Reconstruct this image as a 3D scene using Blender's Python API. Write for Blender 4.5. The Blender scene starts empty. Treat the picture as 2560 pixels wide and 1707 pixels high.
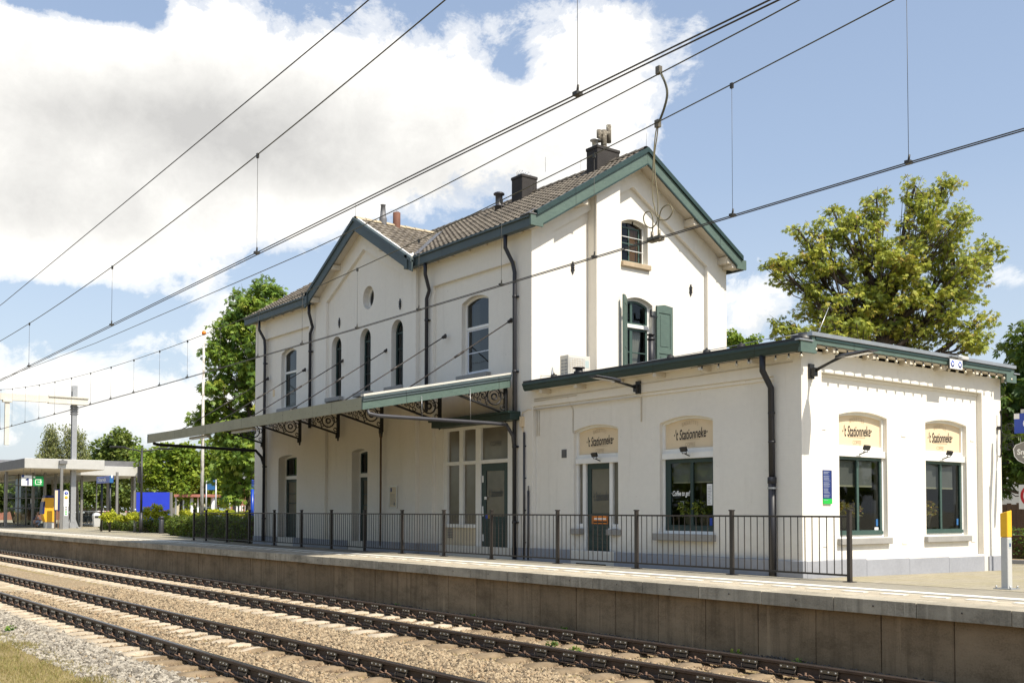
import bpy, math, random
import numpy as np
from mathutils import Vector, Matrix, noise
from mathutils.geometry import tessellate_polygon
R = random.Random(7)
S = bpy.context.scene
COL = S.collection
PI = math.pi
rad = math.radians

# ------------------------------------------------------------------ camera measured from the photograph
EYE = Vector((0, 0, 1.1))
FPX, CX, CY = 2603.2, 1280.0, 1187.26
_yaw, _pitch, _roll = .9200967, .03421306, .00115508
_f = Vector((-math.sin(_yaw)*math.cos(_pitch), math.cos(_yaw)*math.cos(_pitch), math.sin(_pitch)))
_r = Vector((math.cos(_yaw), math.sin(_yaw), 0))
_u = _r.cross(_f)
CR = _r*math.cos(_roll)+_u*math.sin(_roll)
CU = _u*math.cos(_roll)-_r*math.sin(_roll)
CF = _f
def ray(px, py):
    return CR*((px-CX)/FPX)+CU*((CY-py)/FPX)+CF
def at_depth(px, py, d):          # surveyed point at a known distance
    return EYE+ray(px, py)*d
def on_z(px, py, z):
    d = ray(px, py); return EYE+d*((z-EYE.z)/d.z)
def on_y(px, py, y):
    d = ray(px, py); return EYE+d*(y/d.y)
def on_x(px, py, x):
    d = ray(px, py); return EYE+d*(x/d.x)
cam = bpy.data.cameras.new('camera')
cam.sensor_width = 36; cam.lens = FPX/2560*36
cam.shift_x = 0; cam.shift_y = (CY-853.5)/2560
cam.clip_start = .1; cam.clip_end = 6000
co = bpy.data.objects.new('camera', cam); COL.objects.link(co)
m3 = Matrix((CR, CU, -CF)).transposed()
co.matrix_world = Matrix.Translation(EYE) @ m3.to_4x4()
S.camera = co

# ------------------------------------------------------------------ scene-graph helpers
def tag(o, label=None, cat=None, group=None, kind=None):
    if label: o['label'] = label
    if cat: o['category'] = cat
    if group: o['group'] = group
    if kind: o['kind'] = kind
    return o
def empty(name, loc, label=None, cat=None, group=None, rz=0):
    o = bpy.data.objects.new(name, None); COL.objects.link(o)
    o.location = loc; o.rotation_euler = (0, 0, rz); o.empty_display_size = .2
    return tag(o, label, cat, group)
def children(o): return [c for c in bpy.data.objects if c.parent == o]
def copy_tree(o, parent=None):
    kids = list(o.children)
    c = o.copy(); COL.objects.link(c)
    if parent is not None: c.parent = parent
    for k in kids: copy_tree(k, c)
    return c

def ident(u, v, d): return (u, d, v)
def front(Y):            # wall facing the tracks: u along the rails, v up, d into the wall
    return lambda u, v, d: (u, Y+d, v)
def side(X):             # wall facing +X: u away from the tracks, v up, d into the wall
    return lambda u, v, d: (X-d, u, v)

class MB:
    def __init__(s): s.v = []; s.f = []; s.m = []; s.s = []
    def add(s, vs, fs, mi=0, smooth=False):
        n = len(s.v); s.v.extend(tuple(p) for p in vs)
        for f in fs:
            s.f.append(tuple(i+n for i in f)); s.m.append(mi); s.s.append(smooth)
        return s
    def box(s, a, b, M=None, mi=0):
        x0, y0, z0 = a; x1, y1, z1 = b
        c = [(x0,y0,z0),(x1,y0,z0),(x1,y1,z0),(x0,y1,z0),(x0,y0,z1),(x1,y0,z1),(x1,y1,z1),(x0,y1,z1)]
        fs = [(0,3,2,1),(4,5,6,7),(0,1,5,4),(1,2,6,5),(2,3,7,6),(3,0,4,7)]
        return s.add([M(*p) for p in c] if M else c, fs, mi)
    def lbox(s, u0, u1, v0, v1, d0, d1, M, mi=0):      # box on a wall
        return s.box((u0, v0, d0), (u1, v1, d1), lambda u, v, d: M(u, v, d), mi)
    def plate(s, outer, holes, d0, d1, M, back=True, sides=True, mi=0):
        loops = [list(outer)]+[list(h) for h in holes]
        flat = [p for l in loops for p in l]
        tris = tessellate_polygon([[Vector((p[0], p[1], 0)) for p in l] for l in loops])
        n = len(flat)
        vs = [M(p[0], p[1], d0) for p in flat]+[M(p[0], p[1], d1) for p in flat]
        fs = [tuple(t) for t in tris]
        if back: fs += [tuple(i+n for i in reversed(t)) for t in tris]
        k = 0
        for li, l in enumerate(loops):
            if sides is True or (sides == 'holes' and li > 0):
                for i in range(len(l)):
                    a, b = k+i, k+(i+1) % len(l)
                    fs.append((a, b, b+n, a+n))
            k += len(l)
        return s.add(vs, fs, mi)
    def tube(s, pts, r, n=6, mi=0, cap=True, r1=None, smooth=True):
        pts = [Vector(p) for p in pts]; N = len(pts)
        if N < 2: return s
        t0 = (pts[1]-pts[0]).normalized()
        up = Vector((0,0,1)) if abs(t0.z) < .9 else Vector((1,0,0))
        a = t0.cross(up).normalized(); b = a.cross(t0)
        vs = []
        for i, p in enumerate(pts):
            t = ((pts[min(i+1,N-1)]-pts[max(i-1,0)])).normalized()
            a = (a-t*a.dot(t)).normalized(); b = t.cross(a)
            rr = r if r1 is None else r+(r1-r)*i/(N-1)
            if isinstance(r, (list, tuple)): rr = r[i]
            for k in range(n):
                w = 2*PI*k/n
                vs.append(p+a*(math.cos(w)*rr)+b*(math.sin(w)*rr))
        fs = []
        for i in range(N-1):
            for k in range(n):
                k2 = (k+1) % n
                fs.append((i*n+k, i*n+k2, (i+1)*n+k2, (i+1)*n+k))
        s.add(vs, fs, mi, smooth)
        if cap:
            s.f.append(tuple(len(s.v)-n*N+k for k in reversed(range(n)))); s.m.append(mi); s.s.append(False)
            s.f.append(tuple(len(s.v)-n+k for k in range(n))); s.m.append(mi); s.s.append(False)
        return s
    def lathe(s, prof, c, n=12, mi=0, smooth=True, axis=None):
        c = Vector(c); vs = []
        q = Vector((0,0,1)).rotation_difference(Vector(axis)) if axis else None
        for (r, z) in prof:
            for k in range(n):
                w = 2*PI*k/n
                p = Vector((r*math.cos(w), r*math.sin(w), z))
                if q: p = q @ p
                vs.append(c+p)
        fs = []
        for i in range(len(prof)-1):
            for k in range(n):
                k2 = (k+1) % n
                fs.append((i*n+k, i*n+k2, (i+1)*n+k2, (i+1)*n+k))
        return s.add(vs, fs, mi, smooth)
    def build(s, name, mat, parent=None, world=True, bevel=0, seg=1):
        me = bpy.data.meshes.new(name)
        me.from_pydata(s.v, [], s.f)
        mats = mat if isinstance(mat, (list, tuple)) else [mat]
        for q in mats: me.materials.append(q)
        if len(s.f):
            me.polygons.foreach_set('material_index', s.m)
            me.polygons.foreach_set('use_smooth', s.s)
        me.update()
        o = bpy.data.objects.new(name, me); COL.objects.link(o)
        if parent is not None: attach(o, parent, world)
        if bevel:
            b = o.modifiers.new('edge', 'BEVEL'); b.width = bevel; b.segments = seg
            b.limit_method = 'ANGLE'; b.angle_limit = rad(40)
        return o
def world_of(o):
    m = o.matrix_basis.copy()
    return (world_of(o.parent) @ o.matrix_parent_inverse @ m) if o.parent else m
def attach(o, parent, world=True):
    o.parent = parent
    if world: o.matrix_parent_inverse = world_of(parent).inverted()
def arch(x0, x1, spring, top, n=10):
    """points of a segmental or round arch from right spring to left spring"""
    w = (x1-x0)/2; h = top-spring; cx = (x0+x1)/2
    if h < 1e-4: return [(x1, spring), (x0, spring)]
    r = (w*w+h*h)/(2*h); cz = top-r
    a = math.asin(min(1, w/r))
    if h > w: a = PI-a
    return [(cx+r*math.sin(a-2*a*i/n), cz+r*math.cos(a-2*a*i/n)) for i in range(n+1)]
def opening(x0, x1, z0, spring, top, n=10):
    return [(x0, z0), (x1, z0)]+arch(x0, x1, spring, top, n)
def rect(x0, x1, z0, z1): return [(x0,z0),(x1,z0),(x1,z1),(x0,z1)]
def inset(op, t):    # (x0,x1,z0,spring,top) shrunk by t
    x0,x1,z0,sp,tp = op
    return (x0+t, x1-t, z0+t, sp-t*.6, tp-t)
# ------------------------------------------------------------------ materials
MATS = {}
def nt_of(name):
    m = bpy.data.materials.new(name); m.use_nodes = True
    nt = m.node_tree; nt.nodes.clear()
    out = nt.nodes.new('ShaderNodeOutputMaterial')
    return m, nt, out
class NX:
    """tiny wrapper to write node trees as expressions"""
    def __init__(s, nt): s.nt = nt
    def n(s, typ, **kw):
        nd = s.nt.nodes.new(typ)
        for k, v in kw.items():
            if k.startswith('i_'): pass
            else: setattr(nd, k, v)
        return nd
    def link(s, a, b): s.nt.links.new(a, b)
    def val(s, sock, v):
        if isinstance(v, (int, float)): sock.default_value = v
        elif isinstance(v, (tuple, list)):
            v = tuple(v)
            if len(v) == 3 and len(sock.default_value) == 4: v = v+(1,)
            sock.default_value = v
        else: s.link(v, sock)
    def math(s, op, a, b=0.0, c=None, clamp=False):
        nd = s.n('ShaderNodeMath', operation=op, use_clamp=clamp)
        s.val(nd.inputs[0], a); s.val(nd.inputs[1], b)
        if c is not None: s.val(nd.inputs[2], c)
        return nd.outputs[0]
    def vmath(s, op, a, b=(0,0,0)):
        nd = s.n('ShaderNodeVectorMath', operation=op)
        s.val(nd.inputs[0], a); s.val(nd.inputs[1], b)
        return nd.outputs['Value'] if op in ('DOT_PRODUCT','LENGTH','DISTANCE') else nd.outputs[0]
    def noise(s, vec, scale, detail=4, rough=.55, dist=0.0, lac=2.0):
        nd = s.n('ShaderNodeTexNoise')
        if vec is not None: s.link(vec, nd.inputs['Vector'])
        s.val(nd.inputs['Scale'], scale); s.val(nd.inputs['Detail'], detail)
        s.val(nd.inputs['Roughness'], rough); s.val(nd.inputs['Distortion'], dist)
        return nd.outputs['Fac']
    def voro(s, vec, scale, feature='F1', out='Distance', rand=1.0):
        nd = s.n('ShaderNodeTexVoronoi', feature=feature)
        if vec is not None: s.link(vec, nd.inputs['Vector'])
        s.val(nd.inputs['Scale'], scale); s.val(nd.inputs['Randomness'], rand)
        return nd.outputs[out]
    def ramp(s, fac, stops, interp='LINEAR'):
        nd = s.n('ShaderNodeValToRGB'); s.link(fac, nd.inputs[0])
        e = nd.color_ramp; e.interpolation = interp
        while len(e.elements) < len(stops): e.elements.new(.5)
        for el, (p, c) in zip(e.elements, stops):
            el.position = p
            el.color = (c, c, c, 1) if isinstance(c, (int, float)) else tuple(c)+(1,)
        return nd.outputs[0]
    def mix(s, fac, a, b, mode='MIX'):
        nd = s.n('ShaderNodeMix', data_type='RGBA', blend_type=mode, clamp_factor=True)
        s.val(nd.inputs[0], fac); s.val(nd.inputs[6], a); s.val(nd.inputs[7], b)
        return nd.outputs[2]
    def coord(s, kind='Object'):
        return s.n('ShaderNodeTexCoord').outputs[kind]
    def pos(s): return s.n('ShaderNodeNewGeometry').outputs['Position']
    def mapv(s, vec, scale=(1,1,1), loc=(0,0,0), rot=(0,0,0)):
        nd = s.n('ShaderNodeMapping'); s.link(vec, nd.inputs[0])
        nd.inputs['Scale'].default_value = scale; nd.inputs['Location'].default_value = loc; nd.inputs['Rotation'].default_value = rot
        return nd.outputs[0]
    def bump(s, h, strength=.3, dist=.01, normal=None):
        nd = s.n('ShaderNodeBump'); s.link(h, nd.inputs['Height'])
        nd.inputs['Strength'].default_value = strength; nd.inputs['Distance'].default_value = dist
        if normal is not None: s.link(normal, nd.inputs['Normal'])
        return nd.outputs[0]
    def rnd(s): return s.n('ShaderNodeObjectInfo').outputs['Random']
    def bsdf(s, color, rough=.6, metal=0.0, normal=None, spec=.5):
        b = s.n('ShaderNodeBsdfPrincipled')
        s.val(b.inputs['Base Color'], color); s.val(b.inputs['Roughness'], rough)
        s.val(b.inputs['Metallic'], metal); b.inputs['Specular IOR Level'].default_value = spec
        if normal is not None: s.link(normal, b.inputs['Normal'])
        return b.outputs[0]
def sc(c, k): return tuple(min(1, x*k) for x in c)
def basic(name, color, rough=.6, metal=0, var=.15, scale=3.0, bump=.15, bscale=60, bdist=.004, spec=.5, fleck=None):
    """solid with two scales of tonal variation and fine bump"""
    m, nt, out = nt_of(name); x = NX(nt); P = x.pos()
    n1 = x.noise(P, scale, 5, .6); n2 = x.noise(P, scale*9, 3, .6)
    f = x.math('ADD', x.math('MULTIPLY', n1, .65), x.math('MULTIPLY', n2, .35))
    c = x.ramp(f, [(.3, sc(color, 1-var)), (.7, sc(color, 1+var))])
    if fleck:
        fl = x.ramp(x.noise(P, fleck[1], 3, .7), [(fleck[2], 0), (fleck[2]+.06, 1)])
        c = x.mix(fl, c, fleck[0])
    nm = x.bump(x.noise(P, bscale, 3, .6), bump, bdist) if bump else None
    nt.links.new(x.bsdf(c, rough, metal, nm, spec), out.inputs[0])
    MATS[name] = m; return m
def plaster(name, color):
    """white paint over bricks: faint courses, run-off streaks, grime specks"""
    m, nt, out = nt_of(name); x = NX(nt); P = x.pos()
    br = x.n('ShaderNodeTexBrick'); sep = x.n('ShaderNodeSeparateXYZ'); x.link(P, sep.inputs[0])
    cb = x.n('ShaderNodeCombineXYZ'); x.link(x.math('ADD', sep.outputs[0], sep.outputs[1]), cb.inputs[0]); x.link(sep.outputs[2], cb.inputs[1])
    x.link(cb.outputs[0], br.inputs['Vector'])
    br.inputs['Scale'].default_value = 1; br.inputs['Brick Width'].default_value = .23; br.inputs['Row Height'].default_value = .065
    br.inputs['Mortar Size'].default_value = .006; br.inputs['Mortar Smooth'].default_value = .6
    n1 = x.noise(P, .7, 6, .6); n2 = x.noise(P, 8, 4, .6)
    st = x.noise(x.mapv(P, (5, 5, .5)), 1.0, 5, .65)
    c = x.ramp(x.math('ADD', x.math('MULTIPLY', n1, .5), x.math('MULTIPLY', n2, .5)), [(.3, sc(color, .93)), (.65, color)])
    c = x.mix(x.ramp(st, [(.56, 0), (.82, .26)]), c, sc((.55, .5, .42), .9))
    pt = x.ramp(x.noise(x.mapv(P, (.5, .5, .8)), .9, 3, .4), [(.55, 0), (.6, .10)])
    c = x.mix(pt, c, (.70, .68, .64))
    sp = x.ramp(x.noise(P, 13, 2, .5), [(.72, 0), (.78, .35)])
    c = x.mix(sp, c, (.42, .36, .28))
    # dirt that has splashed up the foot of the wall
    low = x.ramp(x.math('ADD', x.math('MULTIPLY', sep.outputs[2], .5), x.math('MULTIPLY', n2, .35)), [(.1, .32), (.5, 0)])
    c = x.mix(low, c, (.42, .37, .30))
    hgt = x.math('ADD', x.math('MULTIPLY', br.outputs['Fac'], -.6), x.math('MULTIPLY', x.noise(P, 70, 3, .6), .5))
    hgt = x.math('ADD', hgt, x.math('MULTIPLY', x.noise(P, 5, 3, .5), 1.2))
    nt.links.new(x.bsdf(c, .75, 0, x.bump(hgt, .35, .006), .25), out.inputs[0])
    MATS[name] = m; return m
def paint(name, color, peel=.0, rough=.4, spec=.5):
    m, nt, out = nt_of(name); x = NX(nt); P = x.pos()
    n1 = x.noise(P, 2.2, 6, .65); n2 = x.noise(x.mapv(P, (2, 2, 9)), 3, 5, .6)
    c = x.ramp(x.math('ADD', x.math('MULTIPLY', n1, .5), x.math('MULTIPLY', n2, .5)), [(.3, sc(color, .8)), (.7, sc(color, 1.18))])
    sp = x.n('ShaderNodeSeparateXYZ'); x.link(P, sp.inputs[0])
    jf = x.math('FRACT', x.math('MULTIPLY', x.math('ADD', sp.outputs[0], sp.outputs[1]), .37))
    c = x.mix(x.math('LESS_THAN', jf, .006), c, sc(color, .3))
    if peel: c = x.mix(x.ramp(x.noise(P, 9, 4, .7), [(.74-peel*.1, 0), (.78-peel*.1, .8)]), c, (.5, .5, .45))
    rr = x.ramp(n2, [(.3, rough), (.8, rough+.25)])
    nt.links.new(x.bsdf(c, rr, 0, x.bump(x.noise(P, 40, 3), .12, .003), spec), out.inputs[0])
    MATS[name] = m; return m
plaster('white_wall', (.80, .762, .685))
basic('white_trim', (.78, .77, .73), .5, var=.06, bump=.05)
basic('grey_reveal', (.62, .65, .70), .6, var=.05, bump=.05)
paint('green_paint', (.085, .130, .108), .5, .45)
paint('sash_green', (.045, .085, .072), .1, .4)
paint('dark_shaded_trim', (.060, .085, .090), .05, .45)  # dark moulding paint; also puts shade into the green of bargeboards and gutters
paint('dark_green', (.018, .042, .038), .0, .35)
paint('olive_zinc', (.29, .285, .20), .15, .5)
basic('black_iron', (.013, .013, .014), .45, var=.3, bump=.1)
basic('black_pipe', (.017, .017, .022), .5, var=.25, bump=.05)
basic('grey_pipe', (.045, .045, .052), .45, var=.15, bump=.03)
basic('rail_brown', (.030, .024, .020), .45, var=.3, bump=.1)
basic('chimney_brick', (.030, .026, .024), .85, var=.35, bump=.5, bscale=25, bdist=.01)
basic('old_pot', (.15, .13, .10), .9, var=.45, scale=7, bump=.5, bscale=40, bdist=.01, fleck=((.5,.48,.38), 14, .58))
basic('terracotta', (.15, .065, .04), .8, var=.25, bump=.2)
basic('bluestone', (.30, .31, .34), .75, var=.14, scale=1.5, bump=.25, bscale=90)
basic('sill_stone', (.30, .29, .27), .8, var=.15, bump=.3)
basic('sandstone', (.42, .33, .22), .85, var=.25, scale=5, bump=.3)
basic('soffit', (.62, .56, .46), .7, var=.1, scale=2, bump=.1)
basic('ridge_tile', (.40, .33, .22), .85, var=.3, scale=5, bump=.3, bscale=40, fleck=((.55,.48,.28), 20, .6))
basic('zinc', (.42, .43, .44), .35, .7, var=.15, bump=.05)
basic('lead_grey', (.16, .16, .165), .6, .2, var=.2, bump=.1)
basic('galvanised', (.40, .41, .42), .42, .55, var=.12, scale=6, bump=.04)
basic('alu', (.60, .59, .56), .4, .4, var=.08, bump=.03)
basic('post_dark', (.045, .045, .05), .45, .3, var=.15, bump=.03)
basic('grey_post', (.22, .215, .205), .45, .3, var=.1, bump=.03)
basic('white_metal', (.78, .78, .76), .4, 0, var=.05, bump=.03)
basic('cream_metal', (.60, .575, .51), .5, 0, var=.12, bump=.05)
basic('signal_yellow', (.85, .46, .02), .4, var=.08, scale=6, bump=.04, fleck=((.5,.45,.35), 16, .68))
basic('grey_enamel', (.50, .50, .48), .4, var=.06, bump=.03)
basic('machine_yellow', (.80, .42, .03), .35, var=.06, bump=.02)
basic('navy', (.010, .018, .10), .4, var=.1, bump=.02)
basic('sign_blue', (.006, .05, .38), .3, var=.05, bump=.0)
basic('board_blue', (.03, .06, .62), .4, var=.06, bump=.0)
basic('bus_blue', (.03, .13, .33), .4, var=.06, bump=.0)
basic('print_grey', (.30, .34, .45), .5, bump=0)
basic('notice_blue', (.012, .030, .15), .35, var=.06, bump=.0)
basic('sign_green', (.01, .26, .06), .35, var=.06, bump=.0)
basic('bright_green', (.02, .45, .06), .4, var=.05, bump=.0)
basic('sign_white', (.82, .82, .81), .35, var=.04, bump=.0)
basic('letter_white', (.85, .84, .80), .5, var=.03, bump=0)
basic('letter_black', (.020, .015, .012), .6, var=.1, bump=0)
basic('letter_faint', (.52, .40, .25), .6, var=.05, bump=0)
basic('letter_ghost', (.05, .055, .055), .5, var=.05, bump=0)
basic('signal_red', (.55, .02, .03), .4, var=.06, bump=0)
basic('salmon_red', (.42, .17, .13), .5, var=.1, bump=0)
basic('panel_cream', (.73, .585, .39), .55, var=.04, scale=1.2, bump=.03)
basic('render_cream', (.62, .53, .38), .75, var=.06, bump=.1)
basic('orange_sticker', (.75, .22, .02), .5, var=.08, bump=0)
basic('curtain_white', (.62, .60, .55), .9, var=.08, bump=.2, bscale=20)
basic('curtain_ochre', (.48, .24, .08), .9, var=.2, scale=8, bump=.2, bscale=20)
basic('blind_grey', (.34, .34, .33), .8, var=.06, bump=.05)
basic('blind_hem', (.72, .68, .50), .8, var=.05, bump=.02)
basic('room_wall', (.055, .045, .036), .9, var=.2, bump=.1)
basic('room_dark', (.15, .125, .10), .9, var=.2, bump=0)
basic('pot_grey', (.30, .28, .25), .8, var=.2, bump=.2)
basic('wood_brown', (.12, .075, .045), .75, var=.25, bump=.2)
basic('bark', (.085, .065, .05), .95, var=.35, scale=6, bump=.7, bscale=22, bdist=.02)
basic('bark_birch', (.40, .38, .34), .9, var=.35, scale=5, bump=.3)
basic('rubber', (.012, .012, .012), .7, var=.2, bump=.05)
basic('skin', (.42, .24, .16), .55, var=.06, bump=.03)
basic('hair', (.012, .009, .008), .6, var=.3, bump=.2)
basic('denim', (.30, .38, .50), .85, var=.12, bump=.2, bscale=120)
basic('navy_cloth', (.022, .026, .06), .85, var=.15, bump=.2)
basic('shirt', (.50, .50, .55), .85, var=.06, bump=.1)
basic('wire', (.055, .052, .045), .5, .4, var=.2, bump=0)
basic('wire_green', (.075, .072, .045), .55, .3, var=.25, bump=0)
basic('asphalt_dark', (.055, .052, .05), .9, var=.2, bump=.3)
basic('bulb_glass', (.55, .49, .36), .15, var=.03, bump=0, spec=.8)
basic('car_grey', (.16, .20, .21), .25, .3, var=.05, bump=0)
basic('brick_red', (.28, .12, .08), .85, var=.25, bump=.3)
basic('poly_roof', (.42, .50, .49), .3, var=.06, bump=.02)
basic('lens', (.42, .42, .41), .2, var=.03, bump=0)
basic('cable_yellow', (.16, .14, .075), .5, var=.2, bump=0)
basic('flower_pink', (.50, .22, .25), .7, var=.2, bump=0)
def glass(name, tint, refl=.10, rough=.02):
    m, nt, out = nt_of(name); x = NX(nt)
    tr = x.n('ShaderNodeBsdfTransparent'); tr.inputs[0].default_value = tuple(tint)+(1,)
    gl = x.n('ShaderNodeBsdfGlossy'); gl.inputs['Roughness'].default_value = rough; gl.inputs[0].default_value = (.62, .65, .67, 1)
    nb = x.bump(x.noise(x.pos(), 1.6, 2, .5), .06, .02); x.link(nb, gl.inputs['Normal'])
    fr = x.n('ShaderNodeFresnel'); fr.inputs[0].default_value = 1.5
    fac = x.math('ADD', x.math('MULTIPLY', fr.outputs[0], .6), refl, clamp=True)
    mx = x.n('ShaderNodeMixShader'); x.link(fac, mx.inputs[0]); x.link(tr.outputs[0], mx.inputs[1]); x.link(gl.outputs[0], mx.inputs[2])
    nt.links.new(mx.outputs[0], out.inputs[0]); MATS[name] = m; return m
glass('pane', (.62, .65, .63), .03)
glass('pane_dark', (.24, .26, .25), .09)
def film(name, color):
    m, nt, out = nt_of(name); x = NX(nt); P = x.pos()
    n = x.noise(P, .9, 4, .5)
    c = x.ramp(n, [(.35, sc(color, .75)), (.65, sc(color, 1.25))])
    nt.links.new(x.bsdf(c, .16, 0, x.bump(n, .05, .02), .55), out.inputs[0]); MATS[name] = m
film('pane_frost', (.15, .135, .105))
glass('pane_clear', (.82, .88, .86), .04)
def leaf(name, cols, trans=.35):
    """leaves: colour varies leaf by leaf, light passes through"""
    m, nt, out = nt_of(name); x = NX(nt)
    at = x.n('ShaderNodeAttribute'); at.attribute_name = 'tone'
    c = x.ramp(at.outputs['Fac'], [(i/(len(cols)-1), q) for i, q in enumerate(cols)])
    b = x.n('ShaderNodeBsdfPrincipled'); x.link(c, b.inputs['Base Color']); b.inputs['Roughness'].default_value = .5
    b.inputs['Specular IOR Level'].default_value = .35
    t = x.n('ShaderNodeBsdfTranslucent'); x.link(x.mix(.5, c, (.35, .42, .04), 'MIX'), t.inputs[0])
    mx = x.n('ShaderNodeMixShader'); mx.inputs[0].default_value = trans
    x.link(b.outputs[0], mx.inputs[1]); x.link(t.outputs[0], mx.inputs[2])
    nt.links.new(mx.outputs[0], out.inputs[0]); MATS[name] = m; return m
leaf('leaf_ochre', [(0.1491, 0.2, 0.0426), (0.3435, 0.3837, 0.0617), (0.5067, 0.5065, 0.0808), (0.3875, 0.2613, 0.0676)])
leaf('leaf_green', [(0.0668, 0.1315, 0.0278), (0.1468, 0.251, 0.0418), (0.2669, 0.3705, 0.051), (0.3736, 0.3824, 0.0696)])
leaf('leaf_dark', [(0.0312, 0.0702, 0.0187), (0.0624, 0.1248, 0.025), (0.1092, 0.1794, 0.0312), (0.1716, 0.2028, 0.039)])
leaf('leaf_lime', [(0.1207, 0.207, 0.031), (0.207, 0.3105, 0.0414), (0.3277, 0.414, 0.0517), (0.3795, 0.4312, 0.0604)], .45)
leaf('leaf_birch', [(0.126, 0.153, 0.063), (0.198, 0.216, 0.081), (0.27, 0.279, 0.108), (0.216, 0.198, 0.09)])
leaf('leaf_mid', [(0.07, 0.12, 0.036), (0.14, 0.2, 0.05), (0.22, 0.28, 0.064), (0.26, 0.28, 0.07)])
leaf('leaf_hedge', [(0.0527, 0.0829, 0.0175), (0.1053, 0.1567, 0.0246), (0.1755, 0.2304, 0.0316), (0.1053, 0.0829, 0.0351)])
leaf('leaf_gold', [(0.263, 0.324, 0.03), (0.446, 0.486, 0.036), (0.608, 0.608, 0.051), (0.405, 0.405, 0.041)], .4)
leaf('leaf_pot', [(0.144, 0.2016, 0.0346), (0.3456, 0.3456, 0.0576), (0.576, 0.4896, 0.0864), (0.6336, 0.288, 0.1152)])
leaf('grass_blade', [(.27,.24,.085),(.35,.30,.12),(.33,.24,.12),(.20,.26,.05)], .3)
leaf('grass_old', [(0.192, 0.18, 0.054), (0.264, 0.24, 0.072), (0.36, 0.3, 0.12), (0.144, 0.192, 0.036)], .3)
# ------------------------------------------------------------------ ground, platform, tracks
def gz(x, y):                       # height of the paving behind the platform
    if y <= 14.2: return 0.0
    t = min(1, max(0, (x+46)/8.0))            # 0 on the far left, 1 by the station
    a = min(1, (y-14.2)/1.8)*.15+min(1, max(0, (y-16)/8))*.09
    b = min(1, max(0, (y-19)/6))*.12
    return -(a*t+b*(1-t))
EDGE = 11.47
def ground_sheet():
    mb = MB()
    ys = [-900, -60, 0, 3.2, 3.9, 4.8, 11.3, 11.62]
    zs = [-1.12, -1.12, -1.10, -1.05, -1.02, -.99, -.99, -.99]
    xs = [-1500, -300, -150, -110]+[-110+4*i for i in range(1, 31)]+[14, 40, 200, 1200]
    vs = []; fs = []
    for x in xs:
        for y, z in zip(ys, zs): vs.append((x, y, z))
    n = len(ys)
    for i in range(len(xs)-1):
        for j in range(n-1): fs.append((i*n+j, (i+1)*n+j, (i+1)*n+j+1, i*n+j+1))
    mb.add(vs, fs)
    m, nt, out = nt_of('ground'); x = NX(nt); P = x.pos()
    sep = x.n('ShaderNodeSeparateXYZ'); x.link(P, sep.inputs[0])
    n1 = x.noise(P, 1.2, 6, .65); n2 = x.noise(P, 14, 4, .7)
    c = x.ramp(x.math('ADD', x.math('MULTIPLY', n1, .6), x.math('MULTIPLY', n2, .4)), [(.3, (.16, .13, .06)), (.48, (.26, .20, .10)), (.62, (.33, .27, .14)), (.8, (.20, .21, .06))])
    nt.links.new(x.bsdf(c, .95, 0, x.bump(n2, .6, .03), .1), out.inputs[0])
    return tag(mb.build('ground', m), kind='structure')
ground_sheet()
def paving():
    mb = MB(); vs = []; fs = []
    xs = [-1500, -400, -160, -110]+[-110+2.5*i for i in range(1, 50)]+[20, 60, 300, 1200]
    ys = [14.2, 14.8, 15.4, 16.0, 17, 18, 19, 20, 22, 24, 27, 30, 40, 80, 300, 1500]
    for a in xs:
        for b in ys: vs.append((a, b, gz(a, b)))
    n = len(ys)
    for i in range(len(xs)-1):
        for j in range(n-1): fs.append((i*n+j, (i+1)*n+j, (i+1)*n+j+1, i*n+j+1))
    mb.add(vs, fs)
    m, nt, out = nt_of('pavers'); x = NX(nt); P = x.pos()
    br = x.n('ShaderNodeTexBrick'); x.link(P, br.inputs['Vector'])
    br.inputs['Scale'].default_value = 1; br.inputs['Brick Width'].default_value = .21; br.inputs['Row Height'].default_value = .105
    br.inputs['Mortar Size'].default_value = .006
    br.inputs['Color1'].default_value = (.31, .275, .205, 1); br.inputs['Color2'].default_value = (.39, .345, .26, 1); br.inputs['Mortar'].default_value = (.17, .16, .09, 1)
    n1 = x.noise(P, .9, 6, .6); n2 = x.noise(P, 7, 4, .6)
    c = x.mix(x.ramp(n1, [(.45, 0), (.72, .5)]), br.outputs['Color'], (.30, .265, .13))
    c = x.mix(x.ramp(n2, [(.55, 0), (.75, .5)]), c, (.12, .105, .07))
    h = x.math('ADD', x.math('MULTIPLY', br.outputs['Fac'], -1.0), x.math('MULTIPLY', n2, .5))
    nt.links.new(x.bsdf(c, .85, 0, x.bump(h, .4, .006), .3), out.inputs[0])
    return tag(mb.build('paving', m), kind='structure')
paving()

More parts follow.
